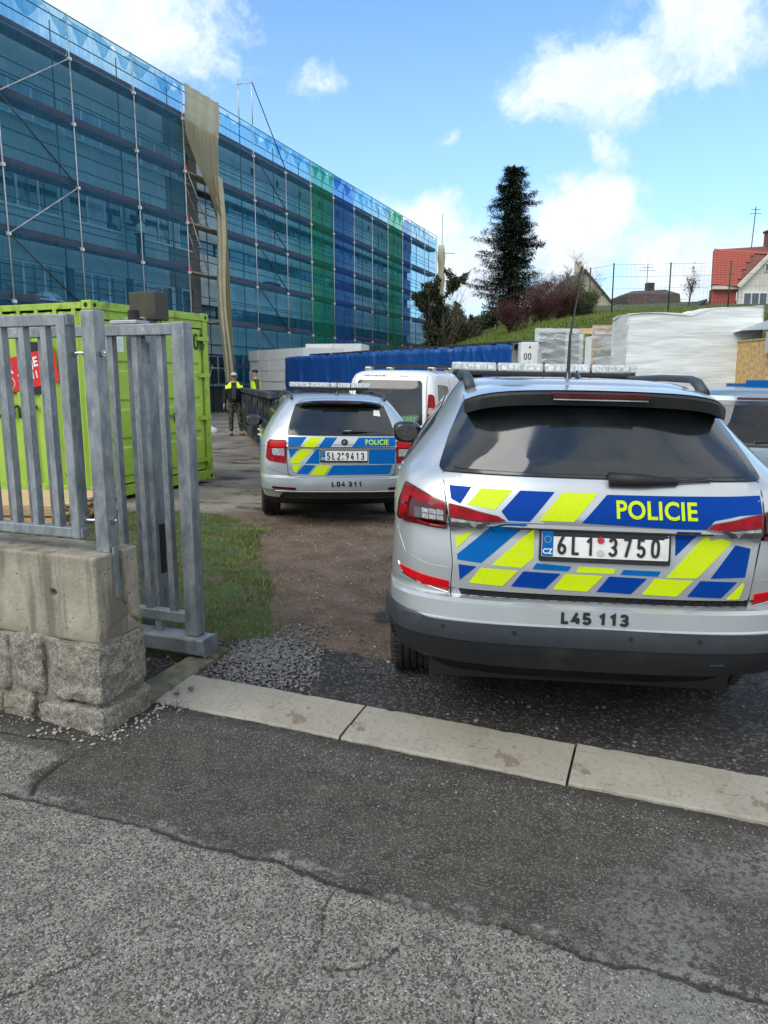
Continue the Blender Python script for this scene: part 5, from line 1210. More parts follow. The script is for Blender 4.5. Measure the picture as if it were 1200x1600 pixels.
# ladders in the open bay
for (s0, z0, s1, z1) in ((36.6, 6.1, 35.4, 8.3), (36.5, 2.1, 35.3, 4.4), (36.7, 8.1, 35.2, 10.2), (35.3, 0, 36.6, 2.2)):
    g = MB(); n = 9
    for dy in (.15, .50): g.tube([(s0, dy, z0+BZ), (s1, dy, z1+BZ)], .022, 6)
    for k in range(n): t_ = (k+.5)/n; g.tube([(s0+(s1-s0)*t_, .15, z0+(z1-z0)*t_+BZ), (s0+(s1-s0)*t_, .50, z0+(z1-z0)*t_+BZ)], .013, 5)
    tag(obj('ladder', g, 'scaffold_steel', sc_, smooth=True))
# netting
def netmat(name, col, dens, tint):
    m, t, b = newmat(name)
    oc = t.nodes.new('ShaderNodeTexCoord').outputs['Object']
    b.inputs['Base Color'].default_value = (*col, 1); b.inputs['Roughness'].default_value = .8; b.inputs['Specular IOR Level'].default_value = .2
    n1 = noise(t, vmul(t, oc, (1, 1, .35)), .9, 5, .65); n2 = noise(t, vmul(t, oc, (9, 1, .5)), .8, 3, .6)
    tl = nd(t, 'ShaderNodeBsdfTranslucent', {}, {'Color': (*col, 1)}); a = nd(t, 'ShaderNodeMixShader', {}, {0: .5, 1: b.outputs[0], 2: tl.outputs[0]})
    tr = nd(t, 'ShaderNodeBsdfTransparent', {}, {'Color': (*tint, 1)})
    f = mth(t, 'ADD', ramp(t, n1, .3, .7, True, dens-.05, dens+.05), ramp(t, n2, .35, .65, True, -.09, .10))
    t.links.new(nd(t, 'ShaderNodeMixShader', {}, {0: f, 1: tr.outputs[0], 2: a.outputs[0]}).outputs[0], t.nodes['Material Output'].inputs[0])
netmat('net_blue', (.055, .32, .52), .34, (.60, .85, .97)); netmat('net_green', (.02, .36, .24), .50, (.45, .90, .74)); netmat('net_royal', (.03, .19, .60), .50, (.45, .70, .98)); netmat('net_beige', (.55, .50, .33), .85, (.7, .66, .5)); netmat('net_teal', (.055, .35, .58), .29, (.58, .85, .99))
kinds = {0: 'net_blue', 1: 'net_blue', 2: 'net_blue', 3: 'net_blue', 4: 'net_blue', 6: 'net_teal', 7: 'net_teal', 8: 'net_teal', 9: 'net_green', 10: 'net_royal', 11: 'net_teal', 12: 'net_teal', 13: 'net_green', 14: 'net_royal', 15: 'net_teal', 16: 'net_teal'}
for i, mname in kinds.items():
    a, b_ = posts[i], posts[i+1]; w = b_-a; sg = .3+.25*((i*37) % 5)/5; cnt = 2 if i % 2 else 3
    def f(u, v, a=a, w=w, i=i):
        z = 0+v*(13.32); edge = v**14
        sag = edge*(abs(math.sin(math.pi*cnt*u))**.8)*sg*(.6+.4*math.sin(i+u*5))
        rip = .035*math.sin(u*13+i*2+z*.7)+.025*math.sin(u*29+z*1.9+i)+.02*math.sin(z*3.3+i)
        return (a+w*u, .05+.5*rip*min(1, u*6, (1-u)*6)-(.03 if v < .98 else 0)*math.sin(math.pi*u), z-sag+BZ)
    g = MB(); g.grid(f, 26, 70); o = obj('net_panel', g, mname, sc_, smooth=True, fixn=False)
# top rolled-over doubled net strip on some bays
for i in (2, 3, 4, 7, 8, 9, 10, 11, 12, 13, 15):
    a, b_ = posts[i], posts[i+1]; w = b_-a; mname = kinds.get(i, 'net_blue'); cnt = 2+i % 2
    def f(u, v, a=a, w=w, i=i): return (a+w*u, -.0+.02*math.sin(u*17+v*4), 13.30+BZ-v*(.10+.62*abs(math.sin(math.pi*cnt*u+i))**1.5)-.0)
    g = MB(); g.grid(f, 26, 8); obj('net_fold', g, mname, sc_, smooth=True, fixn=False)
# beige sheet: full width at the top, gathered into a hanging rope of cloth on its right side
bs = thing('beige_sheet', 'beige dust sheet hanging gathered down the open scaffold bay', 'sheet', BO, BA)
g = MB()
def f(u, v):
    z = 13.3-13.1*v
    wfull = 2.45; k = 1-sstep(.10, .40, np.array(v)); k = float(k)
    ww = .26+.03*math.sin(v*20)+(wfull-.26)*k
    c_ = 37.35-(0.9*math.sin(min(1, max(0, v-.05)/.5)*math.pi)*k*.4)-.0+.20*sstep(.3, .8, np.array(v))*0
    s = c_-ww*(1-u)+.35*v*v
    y = -.16-(1-k)*(.14*math.sin(u*6.28*2.5)+.08*math.cos(u*31+v*6))-k*.03*math.sin(u*20+v*9)
    return (float(s), float(y), z+BZ)
g.grid(f, 60, 120); obj('cloth', g, 'net_beige', bs, smooth=True, fixn=False); mat('sheet_cloth', (.52, .47, .32), .9, var=.12, scale=2, dirt=(.38, .33, .22), dscale=1, damt=.4)
g = MB(); g.grid(lambda u, v: (36.95+.5*v*v*0+.28*math.cos(6.28*u)*.5+.10*math.cos(u*31)+.12*math.sin(v*9)+.35*v, -.22+.13*math.sin(6.28*u)+.04*math.sin(u*37+v*5), 10.2-10*v+BZ), 48, 60)
obj('gathered_cloth', g, 'sheet_cloth', bs, smooth=True)
er = thing('rolled_sheet', 'pale rolled sheet standing upright at the far end of the scaffold', 'sheet', BO, BA)
g = MB(); g.tube([(70.95+.04*math.sin(z*1.3), -.3, z) for z in [k*.5 for k in range(26)]], [.30+.05*math.sin(k*1.7) for k in range(26)], 12); obj('roll', g, 'sheet_cloth', er, smooth=True)
mst = thing('mast', 'thin metal mast with a short cross arm beyond the scaffold end', 'mast', BO, BA)
obj('pole', MB().tube([(71.0, -.35, 11), (71.0, -.35, 15.0)], .04, 8), 'scaffold_steel', mst); obj('arm', MB().tube([(71.0, -.3, 11.9), (71.6, -1.3, 11.9)], .03, 6), 'scaffold_steel', mst)
# things lying on the decks
mat('foil_blue', (.35, .60, .75), .5, var=.2); mat('sack_white', (.6, .62, .62), .8, var=.15)
for s, z, w, mm, lb_ in ((27.3, 4.32, 1.1, 'sack_white', 'crumpled white sacks lying on the third board level under the ribbon windows'), (29.9, 4.30, .7, 'foil_blue', 'pale blue foil lying on the board level right of the white sacks')):
    g = MB(); g.grid(lambda u, v: (s+(u-.5)*w*(1+.2*math.sin(v*9)), .3+(v-.5)*.5, z+BZ+.0+.28*math.sin(math.pi*u)**.7*math.sin(math.pi*v)**.6*(1+.3*math.sin(u*15+v*7))-.15), 16, 10); tag(obj('sacks' if mm == 'sack_white' else 'foil', g, mm, smooth=True), lb_, 'sacks' if mm == 'sack_white' else 'foil')
    COL.objects[-1].location = BO; COL.objects[-1].rotation_euler = (0, 0, BA)
g = MB(); g.box(42.0, 43.2, .15, .6, 6.15+BZ, 6.45+BZ); g2 = tag(obj('tool_tub', g, 'gasket', bev=.05), 'black mortar tub standing on a scaffold board behind the teal net', 'tub'); g2.location = BO; g2.rotation_euler = (0, 0, BA)
# ================= stored materials =================
m, t, b = newmat('tarp_blue')
oc = t.nodes.new('ShaderNodeTexCoord').outputs['Object']
b.inputs['Base Color'].default_value = (.005, .060, .25, 1); b.inputs['Roughness'].default_value = .36
t.links.new(nd(t, 'ShaderNodeBump', {}, {'Strength': 1, 'Distance': .05, 'Height': noise(t, vmul(t, oc, (2.2, 2.2, .9)), 2.2, 5, .6, 1.0)}).outputs[0], b.inputs['Normal'])
mat('foam_white', (.72, .72, .70), .85, var=.06, scale=1.5, bump=.003, bscale=30, dirt=(.55, .54, .50), dscale=1.2, damt=.4)
mat('tarp_grey', (.30, .34, .36), .5, var=.15, scale=2); mat('osb', (.50, .33, .14), .75, var=.35, scale=14, bump=.003)
m, t, b = newmat('stretch_film')
oc = t.nodes.new('ShaderNodeTexCoord').outputs['Object']
n1 = noise(t, vmul(t, oc, (.5, .5, 5)), 2.5, 5, .6, .6)
t.links.new(mixc(t, ramp(t, n1, .3, .7), (.62, .66, .63), (.82, .84, .81)), b.inputs['Base Color']); b.inputs['Roughness'].default_value = .24
t.links.new(nd(t, 'ShaderNodeBump', {}, {'Strength': 1, 'Distance': .012, 'Height': n1}).outputs[0], b.inputs['Normal'])
m, t, b = newmat('clear_film'); gl = nd(t, 'ShaderNodeBsdfGlossy', {}, {'Roughness': .2}); tr = nd(t, 'ShaderNodeBsdfTransparent', {}, {'Color': (.86, .88, .87, 1)})
oc = t.nodes.new('ShaderNodeTexCoord').outputs['Object']; n1 = noise(t, vmul(t, oc, (.6, .6, 4)), 4, 5, .6, 1)
df = nd(t, 'ShaderNodeBsdfDiffuse', {}, {'Color': (.8, .82, .8, 1)}); m1 = nd(t, 'ShaderNodeMixShader', {}, {0: ramp(t, n1, .45, .62, True, .12, .6), 1: tr.outputs[0], 2: df.outputs[0]})
t.links.new(nd(t, 'ShaderNodeMixShader', {}, {0: .1, 1: m1.outputs[0], 2: gl.outputs[0]}).outputs[0], t.nodes['Material Output'].inputs[0])
def frame2(p0, p1):
    """origin at p0, local x towards p1; returns (angle, length)"""
    return math.atan2(p1[1]-p0[1], p1[0]-p0[0]), math.hypot(p1[0]-p0[0], p1[1]-p0[1])
# long tarp covered row
p0, p1 = (-4.15, 32.6), (3.30, 19.1); an, L = frame2(p0, p1)
row = thing('covered_stack', 'long row of insulation packs under a creased blue tarpaulin', 'covered stack', (p0[0], p0[1], -.12), an)
Ht = 2.52
def tf(u, v):
    x = L*u; e = v
    # v: 0 ground front, .75 top front edge, 1 back of top
    q_ = x+.9*float(vnoise(x*.9, v*2.0, 5, 3)); fold = .22*abs(float(vnoise(q_*2.3+v*.8, v*.7+2, 91, 4))-.5)*2+.16*abs(float(vnoise(q_*5.5-v*2.2, v*1.1, 92, 3))-.5)+.10*math.sin(x*.9)
    if v < .78: return (x, -fold*(1-.3*v/.78)-.05, .25+(Ht-.25)*v/.78)
    w = (v-.78)/.22; return (x, -.05-fold*.7*(1-w)+1.1*w, Ht+.04*math.sin(x*2.3)*w+.02*math.sin(x*9)+(.10*w))
g = MB(); g.grid(tf, 420, 26); g.add([(0, -.06, .2), (0, 1.05, .2), (0, 1.05, Ht+.08), (0, -.06, Ht)], [(0, 1, 2, 3)]); obj('tarpaulin', g, 'tarp_blue', row, smooth=True, fixn=False)
for i in range(15): obj('insulation_pack', MB().box(.1+i*1.01, .1+i*1.01+.98, .02, 1.0, .12, 2.40), 'foam_white', row, bev=.02)
for k in range(7): obj('weight_plank', MB().box(2.2+k*1.9, 2.2+k*1.9+1.75, .10+.1*(k % 2), .22+.1*(k % 2), Ht+.05, Ht+.10), 'dark_bronze', row)
eb = tag(obj('foam_block', MB().box(0, .42, -.1, .9, 0, 2.56), 'foam_white', bev=.02), 'white foam block printed 00 beside the end of the blue tarpaulin', 'foam block'); eb.location = (3.36, 18.85, -.12); eb.rotation_euler = (0, 0, 0)
g = MB(); V_, F_ = stroke_text('00', .16, .14, .95, .66); Mx = Matrix.Translation((.16, -.103, 2.22)) @ Matrix.Rotation(R(90), 4, 'X'); g.add([Mx @ Vector((x, y, 0)) for x, y in V_], F_); obj('lettering', g, 'print_black', eb, fixn=False)
for z in (2.42, 2.02): obj('mark', MB().prism([(.17, z), (.25, z), (.21, z+.07)], 1, -.104, -.101), 'seal_red', eb)
# white foam stacks
def foam_stack(label, p0, p1, H_, nz, depth=2, seed=0):
    an, L = frame2(p0, p1); st_ = thing('foam_stack', label, 'foam stack', (p0[0], p0[1], -.1), an); n = max(2, int(L/1.03)); rr = random.Random(seed)
    me = MB().box(0, L/n-.012, 0, 1.0, 0, H_/nz-.010).mesh('foam_pack'); me.materials.append(MATS['foam_white'])
    for k in range(nz):
        for i in range(n):
            for j in range(depth): inst('foam_pack', me, st_, (i*L/n+rr.uniform(-.01, .01), j*1.02+rr.uniform(-.03, .03), .1+k*H_/nz), (0, 0, rr.uniform(-.008, .008)))
    for i in range(n): inst('pallet_runner', MB().box(i*L/n+.1, i*L/n+.9, .1, .9, 0, .1).mesh('pallet_runner'), st_, m='pine_red')
foam_stack('tall white foam stack at the far left, behind the man in camouflage trousers', (-6.35, 36.0), (-3.35, 31.6), 2.80, 6, 2, 1)
foam_stack('white foam stack behind the left part of the blue tarpaulin', (-3.5, 34.2), (-1.0, 33.8), 3.05, 6, 2, 2)
# dark skip
mat('skip_paint', (.022, .030, .042), .6, var=.35, scale=4, dirt=(.16, .14, .12), dscale=3, damt=.7)
p0, p1 = (-4.0, 21.5), (-2.15, 14.6); an, L = frame2(p0, p1)
skp = thing('skip', 'dark steel waste skip with ribbed sides behind the police estate', 'skip', (p0[0], p0[1], -.11), an)
g = MB(); 
for s_ in (0, 1):
    y0 = 0 if s_ == 0 else 2.2; obj('side_panel', MB().box(0, L, y0, y0+.05, .25, 1.34), 'skip_paint', skp)
obj('end_panel', MB().box(0, .05, .05, 2.2, .25, 1.34), 'skip_paint', skp); obj('end_panel', MB().box(L-.05, L, .05, 2.2, .25, 1.34), 'skip_paint', skp); obj('floor', MB().box(.05, L-.05, .05, 2.2, .2, .28), 'skip_paint', skp)
for i in range(12): obj('rib', MB().box(.25+i*.6, .34+i*.6, -.07, 0, .25, 1.26), 'skip_paint', skp, bev=.01)
obj('rim', MB().box(-.04, L+.04, -.09, .09, 1.30, 1.42), 'skip_paint', skp, bev=.015); obj('rim', MB().box(-.04, L+.04, 2.14, 2.32, 1.30, 1.42), 'skip_paint', skp, bev=.015); obj('skid', MB().box(0, L, .3, .45, 0, .2), 'skip_paint', skp); obj('skid', MB().box(0, L, 1.8, 1.95, 0, .2), 'skip_paint', skp)
# wrapped stack right
def wrapped(label, x0, y0, an, W_, D_, H_, bump_top=0):
    def sf(u, v):
        # loop around, rounded corners
        per = [(0, 0), (W_, 0), (W_, D_), (0, D_)]; s_ = u*2*(W_+D_)
        if s_ < W_: p = (s_, 0); n = (0, -1)
        elif s_ < W_+D_: p = (W_, s_-W_); n = (1, 0)
        elif s_ < 2*W_+D_: p = (W_-(s_-W_-D_), D_); n = (0, 1)
        else: p = (0, D_-(s_-2*W_-D_)); n = (-1, 0)
        r = .030*(float(vnoise(s_*.9, v*17, 33, 3))-.5)+.022*abs(float(vnoise(s_*1.3+v*3, v*38, 34, 2))-.5)+.012*math.sin(s_*2.2+v*4)
        zt = H_+(.12*float(sstep(W_*.45, W_*.62, np.array(p[0]))) if bump_top else 0)+.02*math.sin(s_*3)
        taper = .02*v; return (p[0]+n[0]*(r-taper), p[1]+n[1]*(r-taper), .1+(zt-.1)*v)
    st_ = thing('wrapped_stack', label, 'wrapped pallet', (x0, y0, -.2), an)
    g = MB(); g.grid(sf, 160, 60); obj('film', g, 'stretch_film', st_, smooth=True)
    g = MB(); g.grid(lambda u, v: (W_*u, D_*v, H_-.02+(.12*float(sstep(W_*.45, W_*.62, np.array(W_*u))) if bump_top else 0)+.03*math.sin(u*9+v*5)), 30, 12); obj('top_film', g, 'stretch_film', st_, smooth=True)
    obj('load', MB().box(.06, W_-.06, .06, D_-.06, .12, H_-.08), 'foam_white', st_)
    for k in range(3): obj('runner', MB().box(.1, W_-.1, .1+k*(D_-.3)/2, .2+k*(D_-.3)/2, 0, .11), 'pine', st_)
wrapped('big pallet load wrapped in white stretch film, tallest of the stores', 4.62, 14.6, -R(2), 2.55, 1.2, 2.99, 1)
wrapped('small film wrapped bundle partly hidden behind the big white load', 7.15, 15.3, -R(2), .35, .5, 2.05)
# board box with a grey sheet at the right edge
bx = thing('board_shed', 'chipboard crate under a grey sheet at the right edge', 'crate', (6.66, 13.3, -.2), -R(2))
obj('panel', MB().box(0, 2.4, 0, .03, .1, 2.45), 'osb', bx); obj('panel', MB().box(0, .03, .032, 1.6, .1, 2.45), 'osb', bx); obj('lid', MB().box(-.02, 2.42, -.02, 1.62, 2.452, 2.48), 'osb', bx)
g = MB(); g.grid(lambda u, v: (-.10+2.6*u, -.10+1.8*v, 2.52+.35*math.exp(-((u-.25)/.25)**2)*(1-.6*abs(v-.5))), 30, 14); obj('sheet', g, 'tarp_grey', bx, smooth=True)
g = MB(); g.grid(lambda u, v: (-.10+2.6*u, -.12-.03*math.sin(u*22), 2.53+.30*math.exp(-((u-.25)/.25)**2)*.4-v*(.35+.35*float(sstep(.02, .12, np.array(u)))*0+.25*math.sin(u*3))), 40, 8); obj('sheet_drop', g, 'tarp_grey', bx, smooth=True)
bs2 = thing('blue_bin', 'blue steel bin beyond the grey car at the right edge', 'bin', (5.85, 12.2, -.2), -R(8))
for nm, dd in (('front', (0, 2.4, 0, .05, .1, 1.70)), ('back', (0, 2.4, 1.1, 1.15, .1, 1.70)), ('side', (0, .05, .052, 1.098, .1, 1.70)), ('side', (2.35, 2.4, .052, 1.098, .1, 1.70)), ('base', (.02, 2.38, .02, 1.12, .05, .098)), ('rim', (-.04, 2.44, -.05, .0, 1.62, 1.76))):
    obj(nm, MB().box(*dd), 'police_blue_light', bs2)
# wrapped window frames
def wframe(label, x, y, an, W_, H_, z0, split, extra=0):
    f = thing('window_frame', label, 'window frame', (x, y, -.2), an)
    T_ = .10
    for k in range(2):
        yy = k*.09
        parts_ = [(0, W_, z0, z0+T_), (0, W_, z0+H_-T_, z0+H_), (0, T_, z0+T_+.002, z0+H_-T_-.002), (W_-T_, W_, z0+T_+.002, z0+H_-T_-.002), (split-.06, split+.06, z0+T_+.002, z0+H_-T_-.002)]
        for a, b_, c_, d_ in parts_: obj('frame_bar', MB().box(a, b_, yy, yy+.075, c_, d_), 'window_white', f, bev=.006)
    obj('glass', MB().box(T_, split-.06, .03, .045, z0+T_, z0+H_-T_), 'pane_pale', f); obj('glass', MB().box(split+.06, W_-T_, .03, .045, z0+T_, z0+H_-T_), 'pane_pale', f)
    g = MB(); g.grid(lambda u, v: (-.03+(W_+.06)*u, -.02-.02*math.sin(v*40+u*6)*math.sin(u*8), z0-.02+(H_+.04)*v), 40, 50); obj('wrapping_film', g, 'clear_film', f, smooth=True, fixn=False)
    obj('prop', MB().box(.05, W_-.05, -.02, .6, .0, z0), 'pine', f); return f
wframe('large white window frame wrapped in film standing next to the foam block', 4.14, 20.9, R(2), 1.30, 1.75, 1.34, .88)
wframe('narrow white window frame wrapped in film right of the large one', 5.48, 20.7, -R(10), .55, 1.45, 1.38, .28)
wframe('small white window frame standing in front of the timber crate', 4.72, 16.8, -R(3), .78, .85, 1.16, .48)
cr = thing('timber_crate', 'open crate of pine battens wrapped in clear film behind the small window frame', 'crate', (5.05, 18.6, -.2), R(3))
for z in (.3, 1.0, 1.75, 2.55, 2.95): obj('batten', MB().box(0, 2.2, 0, .05, z-.09, z+.09 if z != 2.55 else z+.02), 'pine', cr)
for x in (0.02, .75, 1.5, 2.1): obj('post', MB().box(x, x+.09, .052, .10, 0, 3.02), 'pine', cr)
for z in (1.0, 2.0, 2.95): obj('batten', MB().box(0, 2.2, .9, .95, z-.07, z+.07), 'pine', cr)
obj('contents', MB().box(.1, 2.1, .15, .85, .1, 2.8), 'foam_white', cr); g = MB(); g.grid(lambda u, v: (-.03+2.3*u, -.03-.015*math.sin(v*30+u*8), 2.95*v+.05), 30, 40); obj('film', g, 'clear_film', cr, smooth=True, fixn=False)
# odds beside the container
bk = tag(obj('plastic_sack', MB().lathe([(.06, 0), (.16, .03), (.17, .12), (.13, .20), (.04, .24), (.02, .27)], 12, Matrix.Scale(1.2, 4, (1, 0, 0))), 'sack_white', smooth=True), 'pale sack on the ground between the container and the man', 'sack'); bk.location = (-5.15, 22.4, -.1)

# ================= people =================
mat('skin', (.46, .25, .18), .55, var=.08, scale=12); mat('cloth_black', (.016, .017, .020), .9, var=.3, scale=14, bump=.004); mat('hivis', (.62, .95, .03), .7, var=.1, scale=14); mat('cap_grey', (.40, .42, .46), .9, var=.15, scale=20)
mat('cloth_tee', (.045, .045, .06), .9, var=.2); mat('cloth_olive', (.06, .075, .045), .9, var=.25, scale=10); mat('boot', (.10, .08, .06), .8, var=.3, scale=12); mat('sun_lens', (.03, .006, .006), .1, coat=1); mat('hair_dark', (.02, .015, .012), .8)
m, t, b = newmat('camouflage'); oc = t.nodes.new('ShaderNodeTexCoord').outputs['Object']; n1 = noise(t, oc, 13, 3, .6, .4); n2 = noise(t, vmul(t, oc, (1, 1.3, .8)), 17, 3, .6, .4)
c = mixc(t, ramp(t, n1, .50, .52), (.030, .032, .022), (.13, .11, .075)); c = mixc(t, ramp(t, n2, .57, .59), c, (.008, .008, .008)); t.links.new(c, b.inputs['Base Color']); b.inputs['Roughness'].default_value = .9
def skin_mesh(name, joints, edges, radii, m_, par, root=0, sub=2, label=None):
    """a single skinned surface over a skeleton; radii may be (rx, ry)"""
    me = bpy.data.meshes.new(name); me.from_pydata([tuple(j) for j in joints], edges, []); o = bpy.data.objects.new(name, me); COL.objects.link(o)
    md = o.modifiers.new('skin', 'SKIN'); md.use_smooth_shade = True
    sv = me.skin_vertices[0].data
    for i, r_ in enumerate(radii): sv[i].radius = r_ if isinstance(r_, tuple) else (r_, r_); sv[i].use_root = (i == root)
    sb = o.modifiers.new('sub', 'SUBSURF'); sb.levels = sub; sb.render_levels = sub
    dg = bpy.context.evaluated_depsgraph_get(); nm_ = bpy.data.meshes.new_from_object(o.evaluated_get(dg)); bpy.data.objects.remove(o); nm_.name = name
    nm_.materials.clear(); nm_.materials.append(MATS[m_]); nm_.polygons.foreach_set('use_smooth', [True]*len(nm_.polygons))
    ob = bpy.data.objects.new(name, nm_); COL.objects.link(ob); ob.parent = par
    if label: ob['label'] = label
    return ob
def person(label, loc, rz, H_, top, trousers, armL, armR, legs, jacket_r=.022, headw=None, shoes='boot', extras=None, skin='skin'):
    """figure facing local -y. armL/armR: (elbow, wrist) offsets; legs: ((knee, ankle) L, R)"""
    k = H_/1.78; p = thing('person', label, 'person', loc, rz); V3 = lambda x, y, z: Vector((x*k, y*k, z*k))
    J = [V3(0, 0, .97), V3(0, .01, 1.12), V3(0, .01, 1.30), V3(0, .01, 1.43), V3(0, .0, 1.52), V3(0, -.015, 1.60), V3(0, -.02, 1.68), V3(0, -.015, 1.745)]
    Rr = [(.155, .115), (.140, .105), (.165, .115), (.13, .09), (.052, .055), (.068, .085), (.078, .098), (.052, .068)]
    E = [(0, 1), (1, 2), (2, 3), (3, 4), (4, 5), (5, 6), (6, 7)]
    def add(par_, pt, r_): J.append(pt); Rr.append(r_); E.append((par_, len(J)-1)); return len(J)-1
    arms = []
    for sg, (el, wr) in ((-1, armR), (1, armL)):
        sh = add(3, V3(sg*.185, .01, 1.415), .062); e = add(sh, V3(sg*.185+el[0], el[1], 1.415+el[2]), .043); w = add(e, V3(sg*.185+wr[0], wr[1], 1.415+wr[2]), .028)
        d = (J[w]-J[e]).normalized(); pm = add(w, J[w]+d*.075*k, (.020, .036)); arms.append((sh, e, w, pm, d, sg))
        for q in range(4):
            off = Vector((0, (q-1.5)*.020, 0))*k; L_ = (.070, .080, .075, .060)[q]*k
            f1 = add(pm, J[pm]+d*L_*.5+off, .0095); add(f1, J[f1]+(d+Vector((-sg*.25, -.1, 0))).normalized()*L_*.55, .008)
        th = add(w, J[w]+d*.035*k+Vector((-sg*.01, -.035, 0))*k, .012); add(th, J[th]+(d+Vector((0, -.35, 0))).normalized()*.04*k, .009)
    ft = []
    for sg, (kn, an_) in ((-1, legs[1]), (1, legs[0])):
        hp = add(0, V3(sg*.095, .0, .90), (.085, .09)); kk = add(hp, V3(sg*.10+kn[0], kn[1], .50), .058); a_ = add(kk, V3(sg*.10+an_[0], an_[1], .09), .040); toe = add(a_, J[a_]+V3(sg*.03, -.15, -.055), (.042, .028)); ft.append((hp, kk, a_, toe, sg))
    skin_mesh('body', J, E, Rr, skin, p)
    # clothes
    g_ = jacket_r
    TJ = [J[0]-V3(0, 0, .10), J[1], J[2], J[3], J[3]+V3(0, 0, .05)]; TR = [(.17+g_*.3, .13+g_*.3), (.165+g_, .125+g_), (.18+g_, .13+g_), (.145+g_, .10+g_), (.075, .07)]; TE = [(0, 1), (1, 2), (2, 3), (3, 4)]
    for sh, e, w, pm, d, sg in arms:
        n0 = len(TJ); TJ += [J[sh], J[e], J[w]]; TR += [.075+g_*.5, .056+g_*.5, .040+g_*.3]; TE += [(3, n0), (n0, n0+1), (n0+1, n0+2)]
    skin_mesh('jacket', TJ, TE, TR, top, p)
    LJ = [J[0]+V3(0, 0, .07)]; LR = [(.165, .125)]; LE = []
    for hp, kk, a_, toe, sg in ft:
        n0 = len(LJ); LJ += [J[hp], J[kk], J[a_]+V3(0, 0, .01)]; LR += [(.105, .11), .078, .062]; LE += [(0, n0), (n0, n0+1), (n0+1, n0+2)]
    skin_mesh('trousers', LJ, LE, LR, trousers, p)
    for hp, kk, a_, toe, sg in ft:
        skin_mesh('shoe', [J[a_]+V3(0, .03, -.045), J[a_]+V3(0, -.06, -.048), J[toe]], [(0, 1), (1, 2)], [(.062, .055), (.066, .050), (.056, .040)], shoes, p)
    # face
    def ell(name, c_, r_, m_, par_=p):
        g = MB(); c_ = V3(*c_); g.grid(lambda u, v: c_+Vector((r_[0]*k*math.cos(6.2832*u)*math.sin(math.pi*v), r_[1]*k*math.sin(6.2832*u)*math.sin(math.pi*v), r_[2]*k*math.cos(math.pi*v))), 16, 10); return obj(name, g, m_, par_, smooth=True)
    ell('nose', (0, -.125, 1.64), (.014, .022, .024), skin); ell('mouth', (0, -.107, 1.595), (.026, .010, .007), 'cloth_tee')
    for sg in (-1, 1): ell('ear', (sg*.080, -.01, 1.65), (.012, .022, .032), skin)
    return p, ell, V3
p, ell, V3 = person('man in camouflage trousers, black and yellow jacket, cap and sunglasses', (-4.22, 21.4, gzf(-4, 21)), R(8), 1.78, 'cloth_black', 'camouflage',
    ((.07, .04, -.28), (.10, -.02, -.53)), ((-.08, .04, -.28), (-.11, -.01, -.53)), (((.03, -.02), (.06, .02)), ((-.02, -.02), (-.03, .02))), .065)
for sg in (-1, 1):
    g = MB(); g.grid(lambda u, v, sg=sg: V3(sg*(.075+.165*u)+0, .01+.205*math.cos(math.pi*v)*(1-.30*u), 1.33+.185*math.sin(math.pi*v)*(1-.25*u)-.03*u+.005), 10, 14); obj('shoulder_patch', g, 'hivis', p, smooth=True, fixn=False)
obj('shirt_front', MB().box(-.055, .055, -.222, -.205, 1.02, 1.40), 'cloth_tee', p, bev=.02)
g = MB(); g.grid(lambda u, v: V3(.092*math.cos(6.2832*u)*math.cos(v*1.5), -.015+.112*math.sin(6.2832*u)*math.cos(v*1.5), 1.685+.085*math.sin(v*1.57)), 24, 8); cp = obj('cap', g, 'cap_grey', p, smooth=True); obj('cap_peak', MB().prism([(-.07, -.10), (.07, -.10), (.06, -.17), (0, -.19), (-.06, -.17)], 2, 1.685, 1.695), 'cap_grey', cp)
for sg in (-1, 1): ell('sunglasses', (sg*.034, -.112, 1.658), (.028, .012, .020), 'sun_lens')
p, ell, V3 = person('worker in olive jacket and yellow vest standing behind the skip', (-4.45, 26.3, gzf(-4, 26)+.05), -R(70), 1.84, 'cloth_olive', 'cloth_black',
    ((.04, .04, -.28), (.04, -.08, -.52)), ((-.04, .04, -.28), (-.05, -.08, -.52)), (((.0, -.02), (.02, .02)), ((0, -.02), (0, .02))), .02)
g = MB(); g.grid(lambda u, v: V3(.215*math.cos(6.2832*u), .01+.165*math.sin(6.2832*u), 1.0+.40*v), 24, 8); obj('vest', g, 'hivis', p, smooth=True, fixn=False)
ell('hair', (0, .0, 1.715), (.092, .112, .065), 'hair_dark')
# worker on the scaffold (third board level), facing the wall
wx, wy = 32.35, .40; ca, sa = math.cos(BA), math.sin(BA)
p, ell, V3 = person('worker in a pale vest on the scaffold boards behind the blue net, facing the windows', (BO[0]+ca*wx-sa*wy, BO[1]+sa*wx+ca*wy, 6.12+BZ+.01), BA+math.pi, 1.80, 'cloth_tee', 'cloth_black',
    ((.10, -.10, -.16), (.20, -.35, -.08)), ((-.16, -.10, -.18), (-.34, -.20, -.10)), (((.03, -.02), (.05, .02)), ((-.03, -.02), (-.05, .02))), .02)
g = MB(); g.grid(lambda u, v: V3(.215*math.cos(6.2832*u), .01+.165*math.sin(6.2832*u), 1.0+.36*v), 24, 8); obj('vest', g, 'sack_white', p, smooth=True, fixn=False); ell('hair', (0, .0, 1.72), (.095, .115, .075), 'hair_dark')
